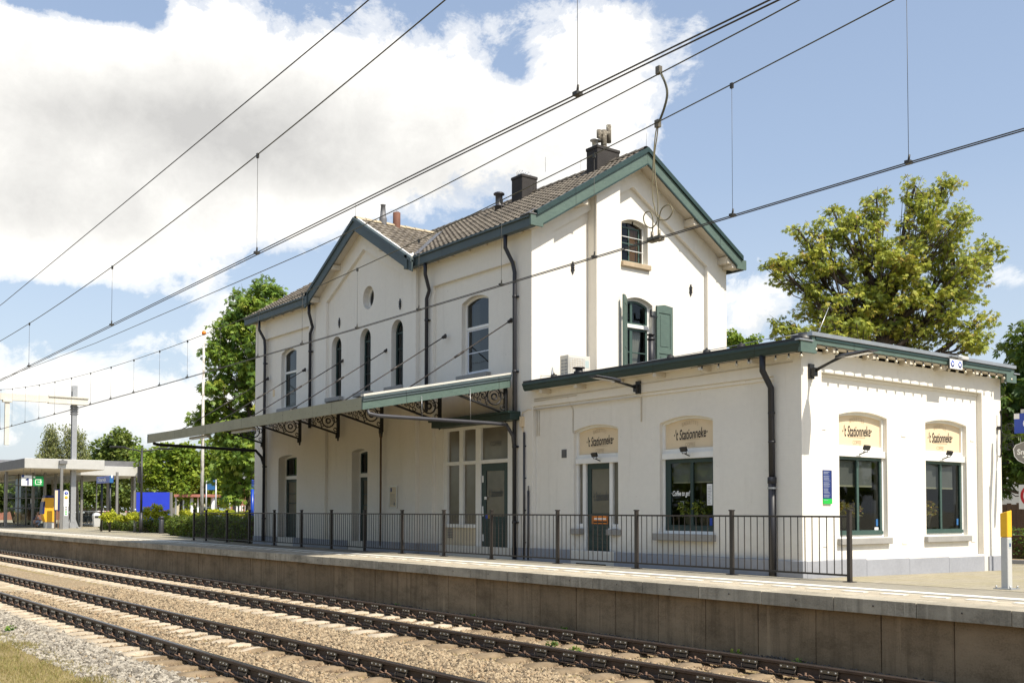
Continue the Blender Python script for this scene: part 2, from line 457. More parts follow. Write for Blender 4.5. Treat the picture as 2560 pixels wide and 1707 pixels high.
def deck_mat():
    m, nt, out = nt_of('platform_deck'); x = NX(nt); P = x.pos()
    sep = x.n('ShaderNodeSeparateXYZ'); x.link(P, sep.inputs[0])
    br = x.n('ShaderNodeTexBrick'); x.link(P, br.inputs['Vector']); br.offset = .5
    br.inputs['Scale'].default_value = 1; br.inputs['Brick Width'].default_value = .3; br.inputs['Row Height'].default_value = .3
    br.inputs['Mortar Size'].default_value = .008
    br.inputs['Color1'].default_value = (.47, .41, .30, 1); br.inputs['Color2'].default_value = (.54, .47, .35, 1); br.inputs['Mortar'].default_value = (.20, .17, .12, 1)
    b2 = x.n('ShaderNodeTexBrick'); x.link(P, b2.inputs['Vector'])
    b2.inputs['Scale'].default_value = 1; b2.inputs['Brick Width'].default_value = .21; b2.inputs['Row Height'].default_value = .105; b2.inputs['Mortar Size'].default_value = .005
    b2.inputs['Color1'].default_value = (.27, .25, .20, 1); b2.inputs['Color2'].default_value = (.34, .31, .24, 1); b2.inputs['Mortar'].default_value = (.19, .17, .12, 1)
    c = x.mix(x.math('GREATER_THAN', sep.outputs[1], 12.75), br.outputs[0], b2.outputs[0])
    n1 = x.noise(x.mapv(P, (.5, 2.5, 1)), 1.3, 6, .65); n2 = x.noise(P, 24, 3, .6)
    c = x.mix(x.ramp(n1, [(.4, 0), (.75, .6)]), c, (.24, .20, .15))
    c = x.mix(x.ramp(n2, [(.6, 0), (.8, .35)]), c, (.2, .17, .12))
    nt.links.new(x.bsdf(c, .85, 0, x.bump(n2, .3, .004), .3), out.inputs[0]); return m
def conc(name, base, dark, brown=.0):
    m, nt, out = nt_of(name); x = NX(nt); P = x.pos()
    sep = x.n('ShaderNodeSeparateXYZ'); x.link(P, sep.inputs[0])
    r = x.rnd()
    n1 = x.noise(x.mapv(P, (1.1, 1.1, 2.2)), 1.2, 7, .68); n2 = x.noise(P, 45, 3, .7); st = x.noise(x.mapv(P, (9, 9, .55)), 1, 5, .6)
    c = x.ramp(x.math('ADD', x.math('MULTIPLY', n1, .7), x.math('MULTIPLY', n2, .3)), [(.33, dark), (.52, base), (.72, sc(base, 1.3))])
    c = x.mix(x.ramp(st, [(.5, 0), (.72, .55)]), c, sc(dark, .7))
    c = x.mix(x.ramp(x.noise(x.mapv(P, (7, 7, .4), (3, 1, 0)), 1, 4, .6), [(.62, 0), (.74, .55)]), c, sc(base, 1.9))
    c = x.mix(x.math('MULTIPLY', r, .35), c, sc(dark, .8))
    nt.links.new(x.bsdf(c, .9, 0, x.bump(x.math('ADD', n2, x.math('MULTIPLY', n1, 2)), .5, .006), .2), out.inputs[0])
    MATS[name] = m; return m
conc('coping_concrete', (.46, .41, .315), (.19, .17, .13))
conc('wall_concrete', (.31, .222, .132), (.15, .105, .060))
basic('line_white', (.78, .75, .66), .8, var=.12, scale=4, bump=.1)
def platform():
    d = MB()
    d.box((-150, EDGE+.46, -.3), (14, 14.22, -.004))
    o = tag(d.build('platform', deck_mat()), kind='structure')
    cp = MB(); L = 1.165
    first = None
    cp.box((.004, 0, -.18), (L-.004, .46, 0))
    cp.lathe([(.012, 0), (.012, .006), (.001, .007)], (L*.5, -.006, -.075), 8, 1, axis=(0, -1, 0))
    x0 = -11.71+L*14
    for i in range(98):
        x = x0-L*(i+1)
        if first is None:
            first = cp.build('coping_stone', [MATS['coping_concrete'], MATS['rail_brown']], o, world=False, bevel=.012, seg=2)
            c = first
        else:
            c = first.copy(); COL.objects.link(c)
        c.location = (x, EDGE+R.uniform(-.004, .004), R.uniform(-.003, .003))
        c.rotation_euler = (0, 0, R.uniform(-.002, .002))
    r = MB(); r.box((-150, EDGE+.002, -.18), (x0-L*98, EDGE+.46, 0)); r.build('kerb_run', MATS['coping_concrete'], o)
    wp = MB(); w = .97
    wp.box((.005, 0, -1.1), (w-.005, .1, -.18))
    firstw = None
    for i in range(99):
        x = 4.0-w*(i+1)+(.03)
        if firstw is None: firstw = c = wp.build('retaining_panel', MATS['wall_concrete'], o, world=False, bevel=.008)
        else: c = firstw.copy(); COL.objects.link(c)
        c.location = (x, EDGE+.12+R.uniform(-.006, .006), 0)
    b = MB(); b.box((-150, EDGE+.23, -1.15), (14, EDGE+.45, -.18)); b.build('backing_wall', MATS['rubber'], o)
    b = MB(); b.box((-150, EDGE+.12, -1.1), (4-w*99, EDGE+.22, -.18)); b.build('far_retaining_wall', MATS['wall_concrete'], o)
    ln = MB()
    ln.box((-120, 12.86, -.003), (12, 13.10, .004))
    ln.box((-120, EDGE+.02, .001), (12, EDGE+.10, .004)) if False else None
    ln.build('guide_line', MATS['line_white'], o)
    ds = MB(); k = 0
    x = 6.0
    while x > -70:
        ds.box((x-.36, 12.40, -.003), (x, 12.52, .004)); x -= .60
    ds.build('dash_marking', MATS['line_white'], o)
    return o
PLAT = platform()

RT = -.76                         # top of rail
TRACKS = [(9.865, 'far'), (5.895, 'near')]
def sleeper_mb():
    mb = MB(); st = [(-1.26, .14, -.07), (-1.24, .15, -.005), (-1.0, .15, .0), (-.5, .145, .0), (-.35, .12, -.03), (0, .11, -.04), (.35, .12, -.03), (.5, .145, 0), (1.0, .15, 0), (1.24, .15, -.005), (1.26, .14, -.07)]
    prof = [(-1, -.2), (-.93, -.03), (-.75, -.004), (0, .006), (.75, -.004), (.93, -.03), (1, -.2)]
    n = len(prof); vs = []; fs = []
    for y, hw, z in st:
        for a, b in prof: vs.append((a*hw, y, z+b))
    for i in range(len(st)-1):
        for j in range(n-1): fs.append((i*n+j, i*n+j+1, (i+1)*n+j+1, (i+1)*n+j))
    fs.append(tuple(range(n))); fs.append(tuple(reversed([(len(st)-1)*n+j for j in range(n)])))
    return mb.add(vs, [tuple(reversed(f)) for f in fs], 0, True)
def fast_mb():
    mb = MB()
    mb.box((-.10, -.10, -.006), (.10, .10, .008), mi=1)
    for s in (-1, 1):
        pts = []
        for t in range(9):
            a = PI*t/8
            pts.append((-.075+.035*math.cos(a)-.0, s*(.075+.028*math.sin(a)*1.6), .02+.035*math.sin(a)))
        mb.tube(pts, .0085, 5)
        mb.tube([(p[0]+.15, p[1], p[2]) for p in pts], .0085, 5)
        mb.tube([(-.04, s*.075, .03), (0, s*.098, .045), (.04, s*.075, .03)], .0085, 5)
        mb.tube([(0, s*.085, -.01), (0, s*.085, .075)], .013, 6)
        mb.box((-.06, s*.12-.02, 0), (.06, s*.12+.02, .03), mi=1)
    return mb
def damper_mb():
    mb = MB()
    for s in (-1, 1):
        y0, y1 = (.02, .048) if s > 0 else (-.048, -.02)
        mb.box((-.125, y0, .084), (.125, y1, .122), mi=0)
        mb.box((-.11, min(y0, y1), .026), (.11, max(y0, y1), .064), mi=1)
        for k in (-.1, 0, .1):
            mb.lathe([(.013, 0), (.013, .008), (.001, .009)], (k, s*.048, .103), 6, 2, axis=(0, s, 0))
        for k in (-.12, .12):
            mb.tube([(k, s*.03, .012), (k, s*.06, .02), (k, s*.064, .05), (k, s*.045, .075)], .006, 5, 1)
    return mb
def sleep_mat():
    m, nt, out = nt_of('sleeper_concrete'); x = NX(nt); P = x.pos()
    sep = x.n('ShaderNodeSeparateXYZ'); x.link(P, sep.inputs[0])
    n1 = x.noise(P, 3.5, 6, .65); n2 = x.noise(P, 30, 3, .6)
    white = x.ramp(n1, [(.35, (.34, .28, .20)), (.6, (.50, .425, .32))])
    brown = x.ramp(n1, [(.35, (.17, .125, .078)), (.6, (.27, .205, .13))])
    # the newer concrete of the left half is cleaner than the old stained half
    f = x.math('LESS_THAN', sep.outputs[0], -14.7)
    c = x.mix(f, brown, white)
    c = x.mix(x.ramp(n2, [(.5, 0), (.75, .4)]), c, (.27, .2, .12))
    nt.links.new(x.bsdf(c, .9, 0, x.bump(n2, .3, .004), .2), out.inputs[0]); return m
SLM = sleep_mat()
basic('clip_rust', (.19, .115, .075), .75, var=.35, scale=20, bump=.2)
basic('damper_body', (.075, .060, .047), .6, var=.2, bump=.1)
basic('damper_plate', (.15, .13, .095), .45, .4, var=.2, bump=.1)
basic('rail_steel', (.080, .054, .038), .6, .3, var=.3, scale=8, bump=.15)
basic('rail_head', (.16, .15, .145), .28, .9, var=.15, scale=10, bump=.02)
def rail_mb(y):
    pr = [(-.075, -.172), (.075, -.172), (.075, -.160), (.02, -.148), (.008, -.13), (.008, -.055), (.034, -.042), (.036, -.012), (.028, -.001), (-.028, -.001), (-.036, -.012), (-.034, -.042), (-.008, -.055), (-.008, -.13), (-.02, -.148), (-.075, -.160)]
    mb = MB(); n = len(pr); xs = [12, -10, -30, -60, -200]
    vs = [(x, y+a, RT+b) for x in xs for a, b in pr]; fs = []; mi = []
    for i in range(len(xs)-1):
        for j in range(n):
            k = (j+1) % n
            f = (i*n+j, i*n+k, (i+1)*n+k, (i+1)*n+j)
            mb.add([], [], 0)
            fs.append((f, 1 if j in (8,) else 0))
    mb.v = vs
    for f, q in fs: mb.f.append(f); mb.m.append(q); mb.s.append(False)
    mb.f.append(tuple(range(n))); mb.m.append(0); mb.s.append(False)
    return mb
def track(yc, which):
    lab = {'far': 'railway track running directly below the platform wall', 'near': 'railway track nearer to the grass verge, in front of the other track'}[which]
    t = empty('railway_track', (-14, yc, RT), lab, 'railway track', 'railway tracks')
    rails = [rail_mb(yc+s*.7535).build('rail', [MATS['rail_steel'], MATS['rail_head']], t) for s in (-1, 1)]
    return t, rails
first_parts = None
for yc, which in TRACKS:
    t, rails = track(yc, which)
    base = Vector((-14, yc, RT))
    if first_parts is None:
        sl0 = sleeper_mb().build('sleeper', SLM); fa0 = fast_mb().build('rail_fastening', [MATS['clip_rust'], MATS['rubber']]); da0 = damper_mb().build('rail_damper', [MATS['damper_plate'], MATS['damper_body'], MATS['sill_stone']])
        first_parts = (sl0.data, fa0.data, da0.data)
        for o in (sl0, fa0, da0): bpy.data.objects.remove(o)
    sd, fd, dd = first_parts
    def put(name, data, parent, loc):
        o = bpy.data.objects.new(name, data); COL.objects.link(o); o.parent = parent; o.location = loc; return o
    off = .15 if which == 'far' else .38
    x = -3.0 if which == 'far' else -6.0
    far_mb = MB(); fc = MB()
    for i in range(190):
        xx = x-.6*i-off
        if i < 92:
            s = put('sleeper', sd, t, (xx+14, R.uniform(-.01, .01), -.182))
            s.rotation_euler = (0, 0, R.uniform(-.008, .008))
            for q in (-1, 1):
                f = put('rail_fastening', fd, s, (0, q*.7535, .012))
            for q, rl in zip((-1, 1), rails):
                d = put('rail_damper', dd, rl, (xx+.3, yc+q*.7535, RT-.165))
        else:
            far_mb.box((xx-.14, yc-1.25, RT-.3), (xx+.14, yc+1.25, RT-.178))
            for q in (-1, 1):
                fc.box((xx-.09, yc+q*.7535-.12, RT-.17), (xx+.09, yc+q*.7535+.12, RT-.12))
    q = far_mb.build('distant_sleepers', SLM, t); q['kind'] = 'stuff'
    q = fc.build('distant_fastenings', MATS['clip_rust'], t); q['kind'] = 'stuff'

# ------------------------------------------------------------------ ballast: bed plus loose stones
def ballast_bed_mat():
    m, nt, out = nt_of('ballast_bed'); x = NX(nt); P = x.pos()
    v = x.voro(P, 26, 'F1', 'Color'); sv = x.n('ShaderNodeSeparateColor'); x.link(v, sv.inputs[0])
    n1 = x.noise(P, 1.1, 5, .6)
    c = x.ramp(sv.outputs[0], [(0, (.18, .14, .09)), (.3, (.36, .275, .17)), (.6, (.46, .355, .22)), (1, (.55, .45, .30))])
    c = x.mix(x.ramp(n1, [(.45, 0), (.7, .4)]), c, (.36, .24, .13))
    d = x.voro(P, 26, 'F1', 'Distance')
    c = x.mix(x.ramp(d, [(.4, 0), (.75, .5)]), c, (.13, .10, .07))
    nt.links.new(x.bsdf(c, .95, 0, x.bump(x.math('SUBTRACT', 1, d), 1.0, .03), .1), out.inputs[0]); return m
def stone_mat(name, stops):
    m, nt, out = nt_of(name); x = NX(nt)
    n = x.noise(x.coord('Object'), 2.2, 3, .6)
    f = x.math('ADD', x.math('MULTIPLY', x.rnd(), .85), x.math('MULTIPLY', x.math('SUBTRACT', n, .5), .35))
    c = x.ramp(f, stops)
    # brake dust and rust lie on the stones close to each rail
    sp = x.n('ShaderNodeSeparateXYZ'); x.link(x.pos(), sp.inputs[0])
    dt = x.math('ABSOLUTE', x.math('SUBTRACT', sp.outputs[1], 7.88)); dt = x.math('ABSOLUTE', x.math('SUBTRACT', dt, 1.985)); dt = x.math('ABSOLUTE', x.math('SUBTRACT', dt, .7535))
    pn = x.math('ADD', dt, x.math('MULTIPLY', x.math('SUBTRACT', x.noise(x.pos(), 1.1, 4, .6), .5), .7))
    c = x.mix(x.ramp(pn, [(.02, .55), (.42, 0)]), c, (.17, .095, .05))
    nt.links.new(x.bsdf(c, .9, 0, None, .2), out.inputs[0]); return m
def bed_height(x, y):
    z = -.962
    for yc in (9.865, 5.895):
        d = abs(y-yc)
        if d < .3: z = -.982
        elif d < 1.4: z = -.996
    if 7.3 < y < 8.5: z = -.945
    if y > 11.2: z = -.93
    if y < 4.5: z = -.965-(4.5-y)*.085
    return z+noise.noise((x*.9, y*.9, 0))*.018+noise.noise((x*3, y*3, 5))*.012
def bed(x0, x1, y0, y1, step, name, mat):
    nx = int((x1-x0)/step)+1; ny = int((y1-y0)/step)+1
    vs = [(x0+(x1-x0)*i/(nx-1), y0+(y1-y0)*j/(ny-1), 0) for i in range(nx) for j in range(ny)]
    vs = [(a, b, bed_height(a, b)) for a, b, _ in vs]
    fs = [(i*ny+j, (i+1)*ny+j, (i+1)*ny+j+1, i*ny+j+1) for i in range(nx-1) for j in range(ny-1)]
    return MB().add(vs, fs).build(name, mat)
BM = ballast_bed_mat()
def scatter(name, parent_bed, mat, density, smin, smax, seed):
    ng = bpy.data.node_groups.new(name+'_scatter', 'GeometryNodeTree')
    ng.interface.new_socket('Geometry', in_out='INPUT', socket_type='NodeSocketGeometry')
    ng.interface.new_socket('Geometry', in_out='OUTPUT', socket_type='NodeSocketGeometry')
    N = ng.nodes.new; Lk = ng.links.new
    gi = N('NodeGroupInput'); go = N('NodeGroupOutput')
    dp = N('GeometryNodeDistributePointsOnFaces'); dp.inputs['Density'].default_value = density; dp.inputs['Seed'].default_value = seed
    Lk(gi.outputs[0], dp.inputs['Mesh'])
    gti = N('GeometryNodeGeometryToInstance')
    for k in range(4):
        ic = N('GeometryNodeMeshIcoSphere'); ic.inputs['Radius'].default_value = 1; ic.inputs['Subdivisions'].default_value = 2 if k < 2 else 1
        ps = N('GeometryNodeInputPosition')
        nz = N('ShaderNodeTexNoise'); nz.noise_dimensions = '4D'; nz.inputs['W'].default_value = k*7.3+seed; nz.inputs['Scale'].default_value = .85; nz.inputs['Detail'].default_value = 2
        Lk(ps.outputs[0], nz.inputs['Vector'])
        sb = N('ShaderNodeVectorMath'); sb.operation = 'SUBTRACT'; Lk(nz.outputs['Color'], sb.inputs[0]); sb.inputs[1].default_value = (.5, .5, .5)
        ml = N('ShaderNodeVectorMath'); ml.operation = 'SCALE'; Lk(sb.outputs[0], ml.inputs[0]); ml.inputs['Scale'].default_value = 2.6
        sp = N('GeometryNodeSetPosition'); Lk(ic.outputs[0], sp.inputs[0]); Lk(ml.outputs[0], sp.inputs['Offset'])
        tr = N('GeometryNodeTransform'); Lk(sp.outputs[0], tr.inputs[0]); tr.inputs['Scale'].default_value = [(1, .75, .6), (.9, .8, .7), (1, .6, .5), (.8, .9, .55)][k]
        sm = N('GeometryNodeSetMaterial'); sm.inputs['Material'].default_value = mat; Lk(tr.outputs[0], sm.inputs[0])
        ss = N('GeometryNodeSetShadeSmooth'); ss.inputs['Shade Smooth'].default_value = False; Lk(sm.outputs[0], ss.inputs[0])
        Lk(ss.outputs[0], gti.inputs[0])
    ip = N('GeometryNodeInstanceOnPoints'); Lk(dp.outputs['Points'], ip.inputs['Points']); Lk(gti.outputs[0], ip.inputs['Instance'])
    ip.inputs['Pick Instance'].default_value = True
    r1 = N('FunctionNodeRandomValue'); r1.data_type = 'INT'; r1.inputs['Min'].default_value = 0; r1.inputs['Max'].default_value = 3
    Lk([o for o in r1.outputs if o.type == 'INT'][0], ip.inputs['Instance Index'])
    r1.inputs[4].default_value = 0; r1.inputs[5].default_value = 3
    r2 = N('FunctionNodeRandomValue'); r2.data_type = 'FLOAT_VECTOR'; r2.inputs[0].default_value = (0, 0, 0); r2.inputs[1].default_value = (6.28, 6.28, 6.28)
    Lk(r2.outputs[0], ip.inputs['Rotation'])
    r3 = N('FunctionNodeRandomValue'); r3.data_type = 'FLOAT'; r3.inputs[2].default_value = smin; r3.inputs[3].default_value = smax; r3.inputs['Seed'].default_value = 3
    Lk(r3.outputs[1], ip.inputs['Scale'])
    jn = N('GeometryNodeJoinGeometry'); Lk(gi.outputs[0], jn.inputs[0]); Lk(ip.outputs[0], jn.inputs[0])
    Lk(jn.outputs[0], go.inputs[0])
    md = parent_bed.modifiers.new('stones', 'NODES'); md.node_group = ng
TAN = [(0, (.085, .068, .048)), (.18, (.205, .158, .105)), (.45, (.345, .268, .172)), (.7, (.42, .335, .22)), (.88, (.32, .215, .125)), (1, (.54, .475, .36))]
GREY = [(0, (.12, .105, .085)), (.25, (.25, .225, .185)), (.6, (.36, .325, .265)), (.85, (.43, .39, .32)), (1, (.55, .51, .44))]
SHADE = [(0, (.045, .04, .036)), (.4, (.085, .076, .066)), (.8, (.14, .12, .10)), (1, (.22, .19, .15))]  # dark stones: shade beside the platform wall put into the colour
tanm = stone_mat('tan_stone', TAN); greym = stone_mat('grey_stone', GREY); shadem = stone_mat('shaded_stone', SHADE)
b1 = tag(bed(-29, -2, 4.75, 11.0, .3, 'ballast', BM), kind='stuff'); scatter('ballast', b1, tanm, 470, .019, .043, 1)
b2 = tag(bed(-170, -29, 3.6, 11.62, 1.0, 'distant_ballast', BM), kind='stuff')
b3 = tag(bed(-29, -8, 3.7, 4.75, .3, 'clean_ballast', BM), kind='stuff'); scatter('clean_ballast', b3, greym, 470, .022, .050, 2)
b4 = tag(bed(-60, -2, 11.0, 11.62, .3, 'shaded_ballast', shadem), kind='stuff'); scatter('shaded_ballast', b4, shadem, 420, .018, .036, 3)  # strip in the wall's shade, darkened through its stone colours
def grass():
    vs = []; fs = []; tone = []
    rg = np.random.default_rng(4)
    n = 52000
    X = rg.uniform(-29, -11.5, n); Yv = rg.uniform(2.5, 4.25, n)
    for a, b in zip(X, Yv):
        clump = noise.noise((a*1.5, b*1.5, 3))
        lim = 3.90+noise.noise((a*1.3, 0, 1))*.30+max(0, R.gauss(0, .12))
        if b > lim or (clump < -.25 and R.random() < .7): continue
        h = R.uniform(.02, .06)*(1+max(0, clump)*1.6); w = R.uniform(.0025, .005)
        an = R.uniform(0, 6.28); ln = R.uniform(.2, 1.1)*h; az = R.uniform(0, 6.28)
        dx, dy = math.cos(an)*w, math.sin(an)*w
        z = -1.015-(3.9-b)*.05
        k = len(vs)
        mx, my = a+math.cos(az)*ln*.4, b+math.sin(az)*ln*.4; tx, ty = a+math.cos(az)*ln, b+math.sin(az)*ln
        vs += [(a-dx, b-dy, z), (a+dx, b+dy, z), (mx+dx*.7, my+dy*.7, z+h*.65), (mx-dx*.7, my-dy*.7, z+h*.65), (tx, ty, z+h)]
        fs += [(k, k+1, k+2, k+3), (k+3, k+2, k+4)]
        tn = min(1, max(0, R.gauss(.4, .22)+clump*.35)); tone += [tn]*5
    mb = MB().add(vs, fs); o = mb.build('grass', MATS['grass_blade'])
    at = o.data.attributes.new('tone', 'FLOAT', 'POINT'); at.data.foreach_set('value', tone)
    return tag(o, kind='stuff')
grass()
# ------------------------------------------------------------------ station house
F = 16.0; XG = -20.22; XL = -37.0; YB = 23.24; YR = 19.62; ZR = 10.80
def f1(x, z, k=1.00625): return (x*k, (z-1.1)*k+1.1)              # features measured on the pilaster face, moved to the recessed face behind it
WH = MATS['white_wall']
house = empty('station_house', (-28.6, 19.6, 0), 'tall white plastered station house with gabled tile roof and green bargeboards', 'building')

def arc_plate(mb, op, t, d0, d1, M, mi=0, n=12):      # ring-shaped frame of an opening
    x0, x1, z0, sp, tp = op
    out = opening(x0, x1, z0, sp, tp, n)
    i = inset(op, t); inn = opening(*i, n)
    mb.plate(out, [inn], d0, d1, M, mi=mi)
    return i
def flat_pane(name, op, d, M, mat, parent, n=12):
    mb = MB(); pts = opening(*op, n)
    tris = tessellate_polygon([[Vector((p[0], p[1], 0)) for p in pts]])
    mb.add([M(p[0], p[1], d) for p in pts], [tuple(t) for t in tris])
    return mb.build(name, mat, parent)

# --- openings on the facade (recessed face at F+.1)
def fo(x0, x1, z0, sp, tp, k=1.00625):
    a = f1(x0, z0, k); b = f1(x1, sp, k); c = f1(0, tp, k)
    return (a[0], b[0], a[1], b[1], c[1])
W_R = fo(-23.29, -22.04, 4.74, 6.71, 6.86)
W_L = fo(-34.73, -33.50, 4.74, 6.70, 6.86)
D_1 = fo(-34.90, -33.41, -.02, 2.97, 3.06)
D_2 = fo(-29.44, -28.43, -.12, 2.96, 3.04)
SHOP = (-24.33, -21.02, -.12, 3.40, 3.40)
ARCHES = [fo(a, b, 4.80, 6.48, 6.80, .998) for a, b in ((-30.87, -30.19), (-28.96, -28.27), (-27.03, -26.35))]
FX0, FX1 = -31.76, -25.43            # frontispiece
FP = F-.13                           # its front face
fr = front(F+.1); fp = front(F-.03); f0 = front(F); f2 = front(FP)
wall = MB()
ZT = 8.35
# left wing and right wing recessed faces, then pilaster frames proud of them
wall.plate(rect(XL+.02, FX0+.05, -.4, ZT), [opening(*W_L), opening(*D_1)], 0, .34, fr)
wall.plate(rect(FX1-.05, XG-.1, -.4, ZT), [opening(*W_R), opening(*SHOP)], 0, .34, fr)
wall.plate(rect(XL, FX0+.02, -.4, ZT), [rect(-36.11, -32.55, .16, 7.43)], 0, .1, f0, back=False, sides='holes')
wall.plate(rect(FX1-.02, XG, -.4, ZT), [rect(-24.73, -20.89, .16, 7.46)], 0, .1, f0, back=False, sides='holes')
pk = -28.55
inner = [(-31.03, .16), (-26.12, .16), (-26.12, 7.99), (pk, 9.27), (-31.03, 7.99)]
wall.plate([(FX0+.1, -.4), (FX1-.1, -.4), (FX1-.1, 8.3), (pk, 9.95), (FX0+.1, 8.3)], [opening(*o) for o in ARCHES]+[opening(*fo(-29.44, -28.43, -.12, 2.96, 3.04, .998)), [(-28.38+.345*math.cos(a), 7.73+.365*math.sin(a)) for a in [2*PI*i/24 for i in range(24)]]], 0, .32, fp)
wall.plate([(FX0, -.4), (FX1, -.4), (FX1, 8.36), (pk, 10.02), (FX0, 8.36)], [inner], 0, .1, f2, back=False)
wall.box((FX0, FP+.1, -.4), (FX0+.12, F+.1, 8.34)); wall.box((FX1-.12, FP+.1, -.4), (FX1, F+.1, 8.34))
D_2 = fo(-29.44, -28.43, -.12, 2.96, 3.04, .998)
# --- gable end facing the annex (recessed face at XG-.12)
K2 = (-XG+.12)/-XG
def go(y0, y1, z0, sp, tp):
    return (y0*K2, y1*K2, (z0-1.1)*K2+1.1, (sp-1.1)*K2+1.1, (tp-1.1)*K2+1.1)
A_W = go(19.07, 20.05, 7.78, 8.84, 8.96)
G_W = go(19.12, 20.22, 4.55, 6.70, 6.86)
sl = (ZR-8.37)/(YR-15.7)
def rz(y): return ZR-.42-abs(y-YR)*sl*.985         # underside of the verge along the gable
gs = side(XG-.12); g0 = side(XG)
wall.plate([(F+.08, -.4), (YB-.02, -.4), (YB-.02, rz(YB)+.3), (YR, rz(YR)+.3), (F+.08, rz(F)+.3)], [opening(*A_W), opening(*G_W)], 0, .34, gs)
def cz(y): return 9.84-abs(y-19.5)*.588
rec = [(16.72, .16), (22.44, .16), (22.44, cz(22.44)), (19.5, 9.86), (16.72, cz(16.72))]
wall.plate([(F, -.4), (YB, -.4), (YB, rz(YB)+.3), (YR, rz(YR)+.3), (F, rz(F)+.3)], [rec], 0, .12, g0, back=False, sides='holes')
wall.add([(XL, F, -.4), (XL, F+.12, -.4), (XL, F+.12, ZT), (XL, F, ZT)], [(0,3,2,1)]); wall.add([(XG, YB, -.4), (XG-.14, YB, -.4), (XG-.14, YB, ZT), (XG, YB, ZT)], [(0,1,2,3)])
# chimney breast running up the gable
wall.plate([(17.97, 3.9), (18.80, 3.9), (18.80, rz(18.80)+.12), (17.97, rz(17.97)+.12)], [], -.23, .14, g0, back=False)
# rear and far walls
wall.box((XL, YB-.3, -.4), (XG-.36, YB-.02, ZT+.2)); wall.plate([(F+.1, -.4), (YB-.3, -.4), (YB-.3, ZT), (YR, ZR-.3), (F+.1, ZT)], [], 0, .3, side(XL+.32))
wall.build('wall', WH, house, bevel=.006)
# dark rooms behind the glass
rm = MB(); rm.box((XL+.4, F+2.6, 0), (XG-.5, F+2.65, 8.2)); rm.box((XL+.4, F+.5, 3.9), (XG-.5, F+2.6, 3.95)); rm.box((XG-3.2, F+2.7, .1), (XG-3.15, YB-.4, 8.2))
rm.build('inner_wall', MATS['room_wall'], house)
# plinth
pl = MB()
pl.box((XL-.02, F-.035, -.4), (-34.98, F+.12, .16)); pl.box((-33.6, F-.035, -.4), (FX0-.002, F+.06, .16))
pl.box((FX0-.03, FP-.035, -.4), (-29.42, FP+.09, .16)); pl.box((-28.36, FP-.035, -.4), (FX1+.03, FP+.09, .18))
pl.box((FX1+.032, F-.035, -.4), (-24.36, F+.09, .18)); pl.box((-20.98, F-.035, -.4), (XG-.004, F+.07, .18))
pl.build('plinth', MATS['bluestone'], house, bevel=.008)

def sash_window(parent, op, M, rev, frame_mat, pane_mat, bars=(), hbars=(), name='window', t=.055, sub=True, dp=.05):
    """frame ring + bars with glass, set `rev` into the wall"""
    mb = MB(); i = arc_plate(mb, op, t, rev, rev+dp+.02, M)
    zmid = lambda x: 0
    for (xa, w) in bars:
        mb.lbox(xa-w/2, xa+w/2, i[2], i[3]+(i[4]-i[3])*.8, rev+.012, rev+dp, M)
    for (za, w) in hbars:
        mb.lbox(i[0], i[1], za-w/2, za+w/2, rev+.006, rev+dp+.004, M)
    o = mb.build(name, frame_mat, parent, bevel=.004)
    flat_pane('pane', i, rev+.035, M, pane_mat, o)
    return o, i
# first-floor windows: white frame, curved head, transom
for op in (W_R, W_L):
    o, i = sash_window(house, op, fr, .14, MATS['white_trim'], MATS['pane_dark'], [], [(op[2]+1.30*1.0, .075)], t=.06)
    s = MB(); s2 = inset(op, .06)
    zt = op[2]+1.30
    lo = (s2[0], s2[1], s2[2], zt-.04, zt-.04)
    s.plate(rect(*[lo[0], lo[1], lo[2], lo[3]]), [rect(lo[0]+.05, lo[1]-.05, lo[2]+.06, lo[3]-.04)], .165, .2, fr)
    s.lbox(lo[0]+.05, lo[1]-.05, lo[2]+.55, lo[2]+.58, .17, .195, fr)
    s.build('sash', MATS['grey_reveal'] if op is W_R else MATS['dark_green'], o)
    cv = MB()
    for a, b in ((lo[0]+.06, lo[0]+.34), (lo[1]-.34, lo[1]-.06)):
        n = 14; vs = []
        for k in range(n+1):
            u = a+(b-a)*k/n; d = .32+.02*math.sin(k*1.9)
            vs += [fr(u, lo[2]+.05, d), fr(u, s2[4]-.1, d)]
        cv.add(vs, [(2*k, 2*k+2, 2*k+3, 2*k+1) for k in range(n)], 0, True)
    cv.build('curtain', MATS['curtain_white'], o)
    si = MB(); si.lbox(op[0]-.06, op[1]+.10, op[2]-.20, op[2]-.005, -.16, .14, fr); si.build('window_sill', MATS['sill_stone'], o, bevel=.01)
# three narrow arched windows
for op in ARCHES:
    zs = op[3]-.05
    o, i = sash_window(house, op, fp, .17, MATS['dark_green'], MATS['pane_dark'], [((op[0]+op[1])/2, .03)], [(zs, .06), (op[2]+.6, .025), (op[2]+1.15, .025)], t=.055)
    si = MB(); si.lbox(op[0]-.16, op[1]+.16, op[2]-.13, op[2]-.004, -.17, .16, fp); si.build('window_sill', MATS['sill_stone'], o, bevel=.01)
# oculus
mb = MB(); cx, cz0, rx, rzv = -28.38, 7.73, .345, .365
c1 = [(cx+rx*math.cos(a), cz0+rzv*math.sin(a)) for a in [2*PI*i/28 for i in range(28)]]
c2 = [(cx+rx*.8*math.cos(a), cz0+rzv*.8*math.sin(a)) for a in [2*PI*i/28 for i in range(28)]]
mb.plate(c1, [c2], .2, .27, fp)
o = mb.build('round_window', MATS['white_trim'], house)
mb = MB(); tris = tessellate_polygon([[Vector((p[0], p[1], 0)) for p in c2]])
mb.add([fp(p[0], p[1], .24) for p in c2], [tuple(t) for t in tris]); mb.build('pane', MATS['pane_dark'], o)
